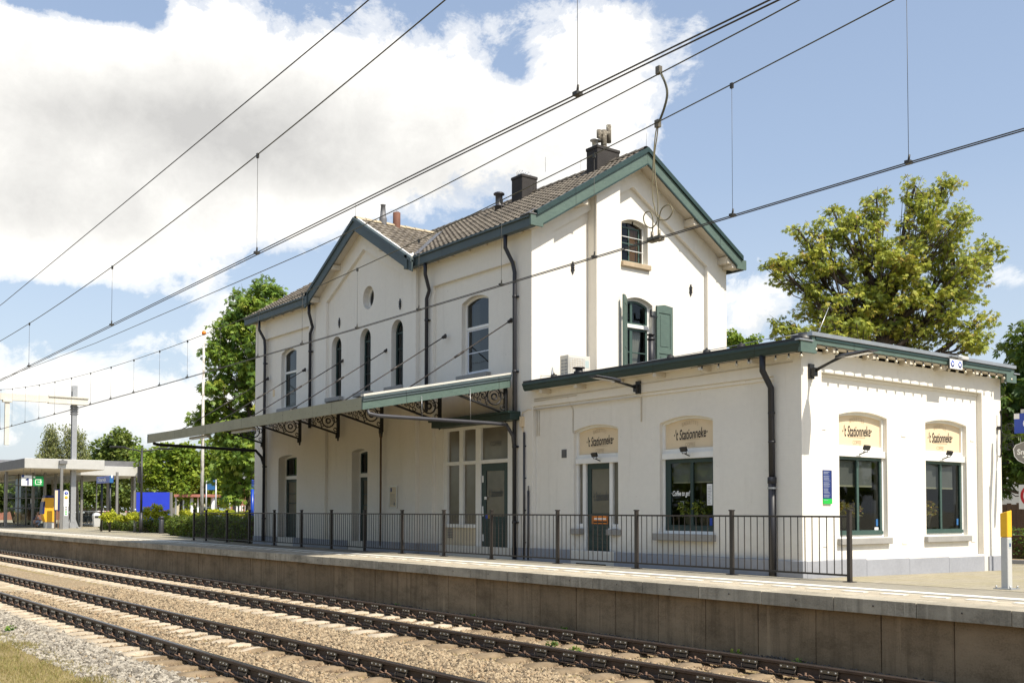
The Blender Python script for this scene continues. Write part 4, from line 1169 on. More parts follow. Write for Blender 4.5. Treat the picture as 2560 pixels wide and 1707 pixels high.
# fixings: small cramps in the plaster
fx = MB()
for y, z in ((16.75, 2.66), (19.46, 2.64), (22.15, 2.66), (16.75, .42), (19.46, .42), (22.15, .42)): fx.lbox(y, y+.16, z, z+.035, -.012, .0, es)
fx.build('wall_cramp', WH, annex)
def panel_window(op, M, lab, sash=True, d=.10):
    """white frame, cream sign panel above the transom, green casements below"""
    zt = 2.26 if M is ar else 2.235
    mb = MB(); i = arc_plate(mb, op, .055, d, d+.12, M); mb.lbox(op[0]+.01, op[1]-.01, zt-.055, zt+.075, d-.05, d+.1, M)
    mb.lbox(op[0]+.055, op[1]-.055, zt+.075, zt+.16, d+.0, d+.06, M)
    fr_ = mb.build('window', MATS['white_trim'], annex, bevel=.005); 
    if lab: fr_['label'] = lab
    pn = MB(); pn.plate(opening(i[0]-.01, i[1]+.01, zt+.15, i[3]+.01, i[4]+.01), [], d+.045, d+.07, M); sg = pn.build('sign_panel', MATS['panel_cream'], fr_)
    cx = (op[0]+op[1])/2
    return fr_, i, zt, cx, sg
def sign_text(M, cx, zt, d, wdt, parent):
    script_name(M, cx, zt+.455, d, wdt*.93, MATS['letter_black'], parent)
    for ch, k in zip('BAGUETTES', range(9)):
        a = (k-4)*.052*wdt
        text(ch, .12, M, cx+a, zt+.70-abs(k-4)**2*.0022, d, MATS['letter_faint'], parent, sx=.7, rot=-(k-4)*.03)
    text('COFFEE', .12, M, cx, zt+.235, d, MATS['letter_faint'], parent, sx=.7)
    b = MB()
    for k in range(18): 
        u = cx+(k-9)*.03*wdt; b.add([M(u, zt+.335, d), M(u+.018*wdt, zt+.335, d), M(u+.018*wdt, zt+.352, d), M(u, zt+.352, d)], [(0,1,2,3)])
    b.build('small_print', MATS['letter_faint'], parent)
# platform-side window
f_, i, zt, cx, sg = panel_window(AW, ar, 'wide window with coffee lettering on the glass')
sign_text(ar, cx+.0, zt, .14, 1.02, sg)
mb = MB(); z1 = zt-.055; mid = (i[0]+i[1])/2+.06
mb.plate(rect(i[0], i[1], i[2]+.02, z1), [rect(i[0]+.14, mid-.05, i[2]+.12, z1-.09), rect(mid+.03, i[1]-.08, i[2]+.12, z1-.09)], .13, .18, ar)
mb.lbox(i[0]+.02, i[1]-.02, i[2]+.0, i[2]+.09, .105, .13, ar)
ss = mb.build('sash', MATS['dark_green'], f_, bevel=.004)
g = MB(); g.add([ar(i[0]+.1, i[2]+.1, .155), ar(i[1]-.05, i[2]+.1, .155), ar(i[1]-.05, z1-.05, .155), ar(i[0]+.1, z1-.05, .155)], [(0,1,2,3)]); gp = g.build('pane', MATS['pane'], f_)
# "Coffee to go!" on the glass
text('\u00b7 Coffee to go! \u00b7', .15, ar, i[0]+.42, 1.47, .150, MATS['letter_white'], gp, sx=.62, shear=.3, bold=.004)
b = MB(); b.tube([ar(i[0]+.40, 1.30, .15), ar(i[0]+.50, 1.30, .15), ar(i[0]+.50, 1.18, .15), ar(i[0]+.40, 1.18, .15)], .006, 4); b.build('cup_mark', MATS['letter_white'], gp)
pp = MB(); pp.lbox(i[1]-.24, i[1]-.09, 1.22, 1.66, .146, .153, ar); pa = pp.build('menu_sheet', MATS['sign_white'], gp)
b = MB()
for k in range(12): b.lbox(i[1]-.22, i[1]-.11-R.uniform(0, .06), 1.26+k*.031, 1.267+k*.031, .1445, .1458, ar)
b.build('small_print', MATS['lead_grey'], pa)
st = MB(); st.lbox(i[1]-.17, i[1]-.10, .76, .96, .146, .152, ar); st.build('sticker', MATS['sign_blue'], gp)
bl = MB(); bl.lbox(i[0]+.12, i[1]-.06, 1.72, z1-.08, .24, .25, ar); bl.build('blind', MATS['blind_grey'], f_)
bl = MB(); bl.lbox(i[0]+.12, i[1]-.06, 1.69, 1.72, .235, .255, ar); bl.build('blind_hem', MATS['blind_hem'], f_)
si = MB(); si.lbox(AW[0]-.10, AW[1]+.07, AW[2]-.15, AW[2]-.004, -.16, .11, ar); si.build('window_sill', MATS['sill_stone'], annex, bevel=.01)
# door with side lights
f_, i, zt, cx, sg = panel_window(AD, ar, 'doorway with two slim side lights')
sign_text(ar, cx, zt, .14, 1.0, sg)
Xd = [v*1.00625+.0 for v in (-18.30, -17.50)]
dm = MB(); z1 = zt-.055
for a in (Xd[0]-.06, Xd[1]+.06): dm.lbox(a-.055, a+.055, -.1, z1, .10, .22, ar)
for a, b in ((i[0], Xd[0]-.115), (Xd[1]+.115, i[1])): dm.lbox(a, b, .69, .80, .10, .2, ar)
dm.build('side_frame', MATS['white_trim'], f_, bevel=.004)
g = MB()
for a, b in ((i[0], Xd[0]-.11), (Xd[1]+.11, i[1])): g.add([ar(a, .8, .16), ar(b, .8, .16), ar(b, z1, .16), ar(a, z1, .16)], [(0,1,2,3)])
g.build('pane', MATS['pane_frost'], f_)
pw = MB()
for a, b in ((AD[0]-.0, Xd[0]-.115), (Xd[1]+.115, AD[1]+.0)): pw.lbox(a, b, -.4, .6, .06, .30, ar)
pw.build('side_panel', WH, f_)
si = MB()
for a, b in ((AD[0]-.09, Xd[0]-.06), (Xd[1]+.04, AD[1]+.10)): si.lbox(a, b, .55, .685, -.05, .12, ar)
si.build('window_sill', MATS['sill_stone'], annex, bevel=.01)
dm = MB(); dm.plate(rect(Xd[0], Xd[1], -.02, z1), [rect(Xd[0]+.12, Xd[1]-.05, 1.04, z1-.13)], .16, .21, ar)
for k in range(8): dm.lbox(Xd[0]+.12, Xd[1]-.05, .04+k*.095, .122+k*.095, .150, .17, ar)
dr = dm.build('door', MATS['dark_green'], annex, bevel=.004)
g = MB(); g.add([ar(Xd[0]+.1, 1.02, .185), ar(Xd[1]-.04, 1.02, .185), ar(Xd[1]-.04, z1-.1, .185), ar(Xd[0]+.1, z1-.1, .185)], [(0,1,2,3)]); gp = g.build('pane', MATS['pane_frost'], dr)
script_name(ar, (Xd[0]+Xd[1])/2+.03, 1.43, .181, .56, MATS['letter_ghost'], gp)
st = MB(); st.lbox(Xd[0]+.16, Xd[1]-.10, .80, .985, .147, .16, ar); s_ = st.build('sticker', MATS['orange_sticker'], dr)
b = MB(); b.lbox(Xd[0]+.22, Xd[1]-.14, .825, .865, .145, .1475, ar); b.build('sticker_band', MATS['letter_black'], s_)
b = MB(); b.lbox(Xd[0]+.24, Xd[1]-.16, .90, .935, .145, .1475, ar); b.build('sticker_band', MATS['letter_white'], s_)
h = MB(); h.lbox(Xd[1]-.03, Xd[1]+.01, .56, .70, .09, .16, ar); h.build('letterbox', MATS['white_metal'], dr)
th = MB(); th.box((Xd[0]-.1, F-.02, -.42), (Xd[1]+.1, F+.3, -.11)); th.build('threshold', MATS['rubber'], annex)
# end windows (sunlit)
for n_, (op, lab) in enumerate(((E1, 'sunlit window nearer the platform, stickers on its glass'), (E2, 'sunlit window farther from the platform'))):
    f_, i, zt, cx, sg = panel_window(op, es, lab, d=.09)
    sign_text(es, cx-.03, zt, .13, 1.06, sg)
    z1 = zt-.055; mid = (i[0]+i[1])/2-.05
    mb = MB(); mb.plate(rect(i[0], i[1], i[2]+.02, z1), [rect(i[0]+.04, mid-.035, i[2]+.09, z1-.06), rect(mid+.035, i[1]-.05, i[2]+.09, z1-.06)], .11, .16, es)
    mb.lbox(i[0]+.01, i[1]-.01, i[2]+.0, i[2]+.07, .06, .11, es)
    mb.build('sash', MATS['sash_green'], f_, bevel=.004)
    g = MB(); g.add([es(i[0]+.05, i[2]+.09, .135), es(i[1]-.05, i[2]+.09, .135), es(i[1]-.05, z1-.05, .135), es(i[0]+.05, z1-.05, .135)], [(0,1,2,3)]); gp = g.build('pane', MATS['pane'], f_)
    st = MB(); st.lbox(i[1]-.17, i[1]-.10, .80, .94, .127, .133, es); st.build('sticker', MATS['bus_blue'], gp)
    if n_ == 0:
        st = MB(); st.lbox(i[1]-.22, i[1]-.09, .72, .775, .127, .133, es); st.build('sticker', MATS['sign_white'], gp)
    bl = MB(); bl.lbox(i[0]+.07, i[1]-.20, 1.62, z1-.07, .20, .21, es); bl.build('blind', MATS['blind_grey'], f_)
    bl = MB(); bl.lbox(i[0]+.07, i[1]-.20, 1.585, 1.62, .195, .215, es); bl.build('blind_hem', MATS['blind_hem'], f_)
    for a in ((i[0]+.12, i[0]+.36),) if n_ == 0 else ():
        cv = MB(); n = 14; vs = []
        for k in range(n+1):
            u = a[0]+(a[1]-a[0])*k/n; dd = .34+.02*math.sin(k*1.7); vs += [es(u, .7, dd), es(u, 1.6, dd)]
        cv.add(vs, [(2*k, 2*k+2, 2*k+3, 2*k+1) for k in range(n)], 0, True); cv.build('curtain', MATS['curtain_white'], f_)
    si = MB(); si.lbox(op[0]-.09, op[1]+.04, op[2]-.13, op[2]-.004, -.09, .10, es); si.build('window_sill', MATS['sill_stone'], annex, bevel=.01)
# picture frame on the inside wall
pf = MB(); pf.box((-15.14, 22.2, 1.35), (-15.10, 22.75, 1.95)); pf.build('picture_frame', MATS['wood_brown'], annex)
# roof edge
ge = MB(); yg = 15.66
prof = [(0, 4.03), (-.0, 4.04), (-.035, 4.07), (-.05, 4.14), (-.075, 4.16), (-.075, 4.21), (.04, 4.21), (.04, 4.03)]
xs = [XG+.14, XA+.255]
vs = [(x, yg+a, b) for x in xs for a, b in prof]; n = len(prof)
ge.add(vs, [tuple([j, (j+1) % n, n+(j+1) % n, n+j]) for j in range(n)]+[tuple(reversed(range(n))), tuple(range(n, 2*n))])
ge.build('gutter', MATS['dark_green'], annex, bevel=.004)
ve = MB(); vx = side(XA+.285)
ve.plate([(15.62, 4.01), (16.09, 4.01), (16.09, 4.19), (23.0, 4.19), (23.0, 4.01), (23.44, 4.01), (23.44, 4.21), (23.33, 4.21), (23.33, 4.385), (15.95, 4.385), (15.95, 4.22), (15.62, 4.22)], [], 0, .06, vx)
ve.build('fascia', MATS['green_paint'], annex, bevel=.006)
vt = MB(); vt.lbox(15.91, 23.37, 4.325, 4.40, -.04, .08, vx); vt.lbox(15.56, 15.965, 4.215, 4.245, -.025, .09, vx); vt.lbox(23.31, 23.56, 4.205, 4.235, -.025, .09, vx); vt.build('roof_trim', MATS['zinc'], annex, bevel=.004)
mo = MB(); mo.lbox(16.05, 23.2, 4.265, 4.32, -.018, .0, vx); mo.build('fascia_moulding', MATS['dark_green'], annex)
so = MB(); so.box((XG+.16, 15.705, 4.04), (XA-.002, F-.0, 4.055)); so.box((XA, 15.76, 4.175), (XA+.25, 23.38, 4.19)); so.box((XA-.0, 23.30, 4.04), (XA+.25, 23.33, 4.17)); so.build('soffit', MATS['soffit'], annex)
rf = MB(); rf.box((XG+.01, 15.72, 4.215), (XA+.25, 23.36, 4.29)); rf.build('flat_roof', MATS['asphalt_dark'], annex)
class PU2:
    def box(s, a, b): MB().box(a, b).build('rafter_end', MATS['soffit'], annex)
re_ = PU2()
x = -19.5
while x < -12.4: re_.box((x-.05, 15.705, 3.94), (x+.05, F-.002, 4.038)); x += 1.28
y = 16.7
while y < 23: re_.box((XA+.002, y-.05, 4.085), (XA+.245, y+.05, 4.174)); y += 1.28

# downpipe near the corner, with its wide lower sleeve
dp = MB(); xx = -12.76
dp.tube([(xx-.02, 15.70, 4.05), (xx-.02, 15.70, 3.76), (xx+.0, 15.92, 3.45), (xx, 15.93, 1.7)], .06, 12); dp.tube([(xx, 15.93, 1.74), (xx, 15.93, -.2)], .072, 12); dp.lathe([(.072, 0), (.085, .01), (.085, .12), (.07, .13)], (xx, 15.93, 1.62), 12)
for zz in (2.4, 2.95): dp.lathe([(.062, 0), (.07, .005), (.07, .03), (.062, .035)], (xx, 15.93, zz), 12)
d_ = dp.build('downpipe', MATS['black_pipe'], annex)
cl = MB(); cl.lathe([(.088, 0), (.088, .035)], (xx, 15.93, 1.52), 12); cl.build('pipe_clamp', MATS['zinc'], d_)
# conduits and cables fixed along the wall
cb = MB()
def cable(pts, r=.009): cb.tube([a0(u, v, d-.012) for u, v, d in pts], r, 5)
cable([(-20.1, 3.85, 0), (-17.2, 3.86, 0), (-12.3, 3.9, 0)], .010); cable([(-20.1, 3.80, 0), (-18.5, 3.81, 0)])
cable([(-20.16, 3.60, .03), (-16.46, 3.60, .03), (-16.44, 3.58, .09), (-16.44, 3.06, .09)], .013); cable([(-20.02, 3.58, .09), (-20.02, 2.95, .09)], .011); cable([(-20.1, 3.58, .09), (-20.1, 2.95, .09)], .011)
cable([(-18.83, 3.82, .0), (-18.80, 3.58, .09), (-18.74, 3.5, .09), (-18.74, 2.95, .09), (-18.62, 2.94, .09)], .012)
cb.build('cable_run', MATS['soffit'], annex)
cb = MB()
cb.tube([(-20.47, F-.04, 3.06), (-20.47, F-.04, -.1)], .026, 8); cb.tube([(-20.30, F-.04, 1.6), (-20.30, F-.04, -.1)], .026, 8); cb.tube([(-20.30, F-.04, 1.6), (-20.30, F-.04, 1.72)], .014, 6)
for zz in (.3, 1.1, 1.9, 2.7): cb.box((-20.51, F-.03, zz), (-20.43, F+.0, zz+.03))
cb.build('conduit', MATS['grey_pipe'], house)
jb = MB(); jb.box((-20.62, F-.07, 3.20), (-20.50, F+.0, 3.46)); jb.tube([(-20.56, F-.035, 3.20), (-20.52, F-.04, 3.12), (-20.47, F-.04, 3.0)], .016, 6); jb.tube([(-20.56, F-.035, 3.46), (-20.55, F-.03, 3.56), (-20.3, F-.03, 3.62), (-20.2, F-.03, 3.6)], .01, 5); jb.build('junction_box', MATS['panel_cream'], house)
vg = MB(); vg.lbox(-19.17, -18.99, 2.37, 2.57, .09, .11, a0)
for k in range(6): vg.lbox(-19.15, -19.01, 2.39+k*.03, 2.405+k*.03, .075, .09, a0)
vg.build('vent_grille', MATS['lead_grey'], annex)

# ------------------------------------------------------------------ platform canopy
CYF = 11.67; CX0, CX1 = -35.86, -20.95
canopy = empty('platform_canopy', (-28.4, F, 3.6), 'long lean-to canopy over the platform with scrolled iron brackets and tie rods', 'canopy')
def cz_(y): return 4.52+(y-F)*(4.52-3.66)/(F-CYF)       # top surface
mb = MB()
mb.add([(CX0, CYF, cz_(CYF)), (CX1, CYF, cz_(CYF)), (CX1, F-.14, cz_(F)), (CX0, F-.14, cz_(F)), (CX0, CYF, cz_(CYF)-.10), (CX1, CYF, cz_(CYF)-.10), (CX1, F-.14, cz_(F)-.10), (CX0, F-.14, cz_(F)-.10)], [(0,1,2,3),(7,6,5,4),(0,4,5,1),(1,5,6,2),(2,6,7,3),(3,7,4,0)])
y = CYF+.25
while y < F-.2:
    pass; y += .4
x = CX0+.05
while x < CX1: mb.box((x-.02, CYF+.02, 0), (x+.02, F-.14, .03), lambda a, b, c: (a, b, cz_(b)+c)); x += .45
mb.build('roof_deck', MATS['zinc'], canopy)
un = MB()
x = CX0+.4
for yy in (12.4, 13.6, 14.8): un.box((CX0+.05, yy-.05, cz_(yy)-.24), (CX1-.06, yy+.05, cz_(yy)-.102))
un.build('purlin', MATS['black_iron'], canopy)
sf = MB(); sf.add([(CX0+.05, CYF+.06, cz_(CYF)-.13), (CX1-.06, CYF+.06, cz_(CYF)-.13), (CX1-.06, F-.14, cz_(F)-.13), (CX0+.05, F-.14, cz_(F)-.13)], [(3,2,1,0)]); sf.build('ceiling_boards', MATS['wood_brown'], canopy)
fa = MB(); L = (CX1-CX0)/6
for k in range(6):
    fa.box((CX0+L*k+.003, CYF-.035, 3.40), (CX0+L*(k+1)-.003, CYF-.001, 3.685))
    for q in range(5):
        fa.lathe([(.009, 0), (.006, .006), (.001, .007)], (CX0+L*k+.25+q*.5, CYF-.035, 3.5+.08*(q % 2)), 6, 1, axis=(0, -1, 0))
fa.build('fascia', [MATS['olive_zinc'], MATS['rail_brown']], canopy)
for xx, sg in ((CX1, 1), (CX0, -1)):
    ef = MB()
    a, b = (xx, xx+.05) if sg > 0 else (xx-.05, xx)
    Mv = lambda u, v, d: (a+(b-a)*d if sg > 0 else b-(b-a)*d, u, v)
    prs = [(CYF-.04, 3.40), (F-.14, cz_(F)-.30), (F-.14, cz_(F)-.085), (CYF-.04, 3.605)]
    ef.plate(prs, [], 0, 1, lambda u, v, d: (a+(b-a)*d, u, v))
    em = MB(); em.plate([(CYF-.04, 3.585), (F-.14, cz_(F)-.105), (F-.14, cz_(F)-.045), (CYF-.04, 3.64)], [], 0, 1, lambda u, v, d: (a+(b-a)*d*1.5, u, v)); em.plate([(CYF-.04, 3.642), (F-.14, cz_(F)-.043), (F-.14, cz_(F)+.02), (CYF-.04, 3.70)], [], 0, 1, lambda u, v, d: (a+(b-a)*d*1.9, u, v)); em.build('end_moulding', MATS['dark_shaded_trim'], canopy)
    ef.build('end_fascia', MATS['green_paint'], canopy, bevel=.004)
et = MB()
et.plate([(CYF-.04, 3.705), (F-.14, cz_(F)+.025), (F-.14, cz_(F)+.07), (CYF-.04, 3.755)], [], 0, 1, lambda u, v, d: (CX1-.05+.15*d, u, v)); et.build('edge_strip', MATS['cream_metal'], canopy)
def bracket(x):
    mb = MB(); M = lambda u, v, d: (x+d, F-.14-u, v)
    t = .03; L_ = 1.62
    zt_ = lambda u: cz_(F-.14-u)-.14
    zb = 3.46
    mb.lbox(0, .09, zb, zt_(0), -.035, .035, M)
    mb.lbox(.02, .13, zb-.04, zb+.1, -.03, .03, M); mb.lathe([(.005, 0), (.035, .03), (.03, .08), (.045, .12)], M(.05, zb-.13, 0), 8)
    mb.tube([M(.04, zt_(.04)-.03, 0), M(L_+.2, zt_(L_+.2)-.03, 0)], .035, 4); mb.tube([M(.06, zb+.10, 0), M(L_, zt_(L_)-.06, 0)], .032, 4)
    # scrolls
    def lowz(u): return zb+.10+(zt_(L_)-.06-zb-.10)*u/L_
    def ring(u, frac, rr, w, a0_=0, a1=2*PI):
        c = lowz(u)+(zt_(u)-lowz(u))*frac
        pts = [M(u+rr*math.cos(a0_+(a1-a0_)*k/14), c+rr*math.sin(a0_+(a1-a0_)*k/14), 0) for k in range(15)]
        mb.tube(pts, w, 5)
    def spiral(u, frac, rr, a0_, turns, w):
        c = lowz(u)+(zt_(u)-lowz(u))*frac; pts = []
        for k in range(19):
            a = a0_+turns*2*PI*k/18; q = rr*(1-.75*k/18); pts.append(M(u+q*math.cos(a), c+q*math.sin(a), 0))
        mb.tube(pts, w, 5)
    ring(.40, .52, .215, .022); ring(.40, .50, .075, .024)
    ring(.40, .52, .15, .012, .4, 3.2)
    spiral(.15, .16, .09, 2.2, 1.2, .016); spiral(.14, .88, .085, -2.0, -1.2, .016); spiral(.17, .55, .11, .5, 1.1, .016)
    spiral(.74, .50, .125, .2, 1.3, .016); spiral(.66, .86, .08, 2.5, -1.2, .015); spiral(.95, .50, .095, 3.0, 1.2, .014); spiral(.86, .2, .07, 1.0, -1.1, .013)
    spiral(1.12, .5, .07, .3, -1.3, .013); spiral(1.27, .5, .05, .3, 1.3, .011); spiral(.62, .2, .075, 1.0, 1.2, .014)
    mb.tube([M(.62, lowz(.62), 0), M(.70, lowz(.7)+.2, 0), M(.92, zt_(.92)-.06, 0)], .014, 4)
    mb.tube([M(1.0, lowz(1.0), 0), M(1.1, zt_(1.1)-.05, 0)], .012, 4)
    return mb
BX = [-35.84, -32.80, -30.02, -27.25, -24.08, -21.05]
b0 = None
for x in BX:
    if b0 is None:
        b0 = bracket(0).build('bracket', MATS['black_iron'], canopy); base = b0.location.copy(); q = b0
    else:
        q = b0.copy(); COL.objects.link(q)
    q.location = Vector((x, 0, 0))
for x in BX:
    mb = MB(); A = Vector((x, F-.02, 5.95)); B = Vector((x, 12.80, cz_(12.8)+.03))
    mb.tube([A, B], .016, 6); Mi = A.lerp(B, .5); dd = (B-A).normalized()
    mb.tube([Mi-dd*.16, Mi+dd*.16], .03, 6); mb.tube([A-dd*.0, A+dd*.09], .045, 8); mb.lathe([(.07, 0), (.07, .02), (.03, .05)], (x, F-.0, 5.95), 8, axis=(0, -1, 0))
    mb.tube([B-dd*.1, B], .03, 6)
    mb.build('tie_rod', MATS['rail_brown'], canopy)
fl = MB()
for a in (-31.6, -28.2): 
    fl.box((a-.75, CYF+.12, 3.33), (a+.75, CYF+.24, 3.41))
fl.build('tube_light', MATS['lens'], canopy)
dp = MB(); dp.tube([(CX1-.02, CYF+.12, 3.44), (CX1+.04, CYF+.12, 3.32), (CX1+.08, CYF+.35, 3.28), (CX1+.13, 15.2, 3.27), (CX1+.14, 15.66, 3.26), (CX1+.15, 15.86, 2.98), (CX1+.15, 15.9, 2.7)], .046, 10); dp.build('drain_pipe', MATS['grey_pipe'], canopy)
dp = MB(); dp.tube([(CX0+.15, CYF+.12, 3.46), (CX0+.12, CYF+.14, 3.38), (CX0+.05, CYF+.35, 3.35), (CX0-.0, 15.55, 3.28), (CX0-.06, 15.8, 3.05), (CX0-.1, 15.9, 2.8)], .055, 10); dp.build('drain_pipe', MATS['black_pipe'], canopy)
hw = MB()
for y in (13.2, 14.6): hw.tube([(CX1+.07, y, cz_(y)-.15), (CX1+.1, y, 3.3)], .006, 4)
hw.build('hanger', MATS['zinc'], canopy)

# ------------------------------------------------------------------ black railing along the back of the platform
railing = empty('platform_railing', (-24, 14.05, 0), 'long low black bar railing along the back of the platform', 'railing')
PX = [-37.95, -36.73, -34.79, -32.87, -30.92, -28.98, -27.04, -25.10, -23.14, -21.19, -19.23, -16.87, -14.50, -12.13, -9.76]
pm = MB(); pm.box((-.032, -.032, -.02), (.032, .032, 1.10)); pm.box((-.042, -.042, 1.10), (.042, .042, 1.125)); pm.box((-.08, -.08, -.02), (.08, .08, .008))
p0 = pm.build('post', MATS['rail_brown'], railing, bevel=.004); mi_ = p0.matrix_parent_inverse.copy()
for i, x in enumerate(PX):
    q = p0 if i == 0 else p0.copy()
    if i: COL.objects.link(q)
    q.location = (x, 14.05, 0)
for a, b in zip(PX, PX[1:]):
    mb = MB(); mb.box((a+.033, 14.03, 1.0), (b-.033, 14.07, 1.03)); mb.box((a+.033, 14.03, .085), (b-.033, 14.07, .115))
    n = int(round((b-a)/.138)) if a > -20 else int(round((b-a)/.125))
    for k in range(1, n):
        x = a+(b-a)*k/n; mb.tube([(x, 14.05, .11), (x, 14.05, 1.005)], .0085, 6, cap=False)
    mb.build('bar_panel', MATS['rail_brown'], railing)
# ------------------------------------------------------------------ things fixed to the buildings
# outdoor air-conditioning unit on the annex roof
xf = -19.62; k6 = lambda u, v: (1200+u*.29787, 700+v*.29787)
ya = on_x(*k6(742, 700), xf).y; yb = on_x(*k6(926, 700), xf).y; zt_ac = on_x(*k6(742, 622), xf).z
ac = empty('air_conditioner', (xf-.17, (ya+yb)/2, 4.29), 'cream outdoor air conditioner unit on the annex roof against the gable', 'air conditioner')
mb = MB(); mb.box((xf-.33, ya, 4.36), (xf, yb, zt_ac)); mb.build('casing', MATS['cream_metal'], ac, bevel=.015, seg=2)
gr = MB(); cy_, cz0 = ya+(yb-ya)*.38, (4.36+zt_ac)/2; rr = min((yb-ya)*.34, (zt_ac-4.36)*.44)
for k in range(10):
    a = -rr+2*rr*k/9; h = rr
    gr.box((xf+.012, cy_+a-.004, cz0-h), (xf+.02, cy_+a+.004, cz0+h)); gr.box((xf+.022, cy_-h, cz0+a-.004), (xf+.028, cy_+h, cz0+a+.004))
gr.build('fan_grille', MATS['white_metal'], ac)
fn = MB(); fn.lathe([(rr*.98, 0), (rr*.95, .004)], (xf+.001, cy_, cz0), 24, axis=(1, 0, 0)); fn.add([(xf+.004, cy_+rr*.95*math.cos(a), cz0+rr*.95*math.sin(a)) for a in [2*PI*i/24 for i in range(24)]], [tuple(range(24))]); fn.build('fan', MATS['soffit'], ac)
sv = MB()
for i in range(6):
    for j in range(2):
        z0 = 4.42+i*(zt_ac-4.5)/6; sv.box((xf-.28+j*.13, ya-.004, z0), (xf-.28+j*.13+.10, ya+.002, z0+(zt_ac-4.5)/6-.03))
sv.build('side_vent', MATS['blind_grey'], ac)
ft = MB()
for y in (ya+.12, yb-.12): ft.box((xf-.34, y-.03, 4.288), (xf+.02, y+.03, 4.362))
ft.build('foot', MATS['rubber'], ac)
st = MB(); st.box((xf, yb-.17, cz0+.02), (xf+.003, yb-.05, cz0+.2)); st.build('sticker', MATS['poly_roof'], ac)
st = MB(); st.box((xf, yb-.17, cz0-.12), (xf+.003, yb-.05, cz0-.07)); st.build('sticker', MATS['salmon_red'], ac)
# roof vents and cable feet on the flat roof
def vent(px, py_top, x, r, lab, name='roof_vent'):
    t = on_x(px, py_top, x); v = empty(name, (t.x, t.y, 4.29), lab, 'vent')
    mb = MB(); mb.tube([(t.x, t.y, 4.28), (t.x, t.y, t.z-.10)], r, 12); o = mb.build('pipe', MATS['black_pipe'], v)
    mb = MB(); mb.lathe([(r*1.05, t.z-.16), (r*1.25, t.z-.15), (r*1.25, t.z-.11), (r*.9, t.z-.10), (r*.9, t.z-.04), (r*1.45, t.z-.035), (r*1.45, t.z-.01), (.005, t.z)], (t.x, t.y, 0), 14); mb.build('cowl', MATS['black_iron'], v)
vent(1627.4, 834.5, -18.0, .075, 'tall black flue pipe in front of the green shutter')
vent(1200+830*.29787, 700+730*.29787, -18.6, .10, 'short black mushroom vent in front of the air conditioner')
t = on_x(1900+372*.28061, 800+112*.28061, -12.5)
dv = empty('roof_vent', (t.x, t.y, 4.29), 'black domed vent at the corner of the annex roof', 'vent')
mb = MB(); mb.lathe([(.24, 4.28), (.24, t.z-.16), (.2, t.z-.06), (.1, t.z-.01), (.005, t.z)], (t.x, t.y, 0), 16); mb.build('dome', MATS['black_iron'], dv)
mb = MB(); mb.lathe([(.3, 0), (.3, .03), (.25, .035)], (t.x, t.y, 4.285), 16); mb.build('collar', MATS['lead_grey'], dv)
an = empty('roof_antenna', (t.x+.1, t.y+.3, 4.29), 'thin leaning antenna rod at the corner of the annex roof', 'antenna')
mb = MB(); mb.tube([(t.x+.1, t.y+.3, 4.28), (t.x+.12, t.y+.32, 4.5), (t.x+.22, t.y+.55, 5.05)], .008, 5); mb.build('rod', MATS['zinc'], an)
mb = MB(); mb.lathe([(.05, 0), (.04, .05), (.01, .06)], (t.x+.1, t.y+.3, 4.285), 8); mb.build('foot', MATS['lead_grey'], an)
cab = MB(); pts = []
for px, py in ((1322, 935), (1340, 938), (1385, 940), (1535, 918), (1676, 893), (1767, 877), (1853, 861), (1900, 850), (1995, 836)):
    p = on_y(px, py, 16.3); p.z = max(p.z, 4.33); pts.append(p)
cab.tube(pts, .008, 5)
lc = tag(cab.build('lightning_cable', MATS['zinc']), 'thin lightning cable running along the annex roof edge', 'cable')
bk = None
for px, lab in ((1385, 'stub block under the lightning cable, leftmost of the four'), (1676, 'stub block under the lightning cable, below the open shutter'), (1767, 'stub block under the lightning cable, right of the shutter'), (1853, 'stub block under the lightning cable, rightmost of the four')):
    p = on_y(px, 880, 16.3)
    if bk is None:
        bk = MB().lathe([(.10, 0), (.075, .16), (.03, .17), (.02, .2)], (0, 0, 0), 8).build('cable_block', MATS['rubber']); q = bk
    else: q = bk.copy(); COL.objects.link(q)
    q.location = (p.x, p.y, 4.289); tag(q, lab, 'block', 'cable blocks on the annex roof')
cn = MB().lathe([(.07, 0), (.06, .05), (.01, .35)], (0, 0, 0), 8).build('roof_spike', MATS['zinc']); p = on_y(1381, 930, 16.3); cn.location = (p.x, p.y, 4.289)
tag(cn, 'small pointed metal cone on the annex roof beside the gable', 'cone')

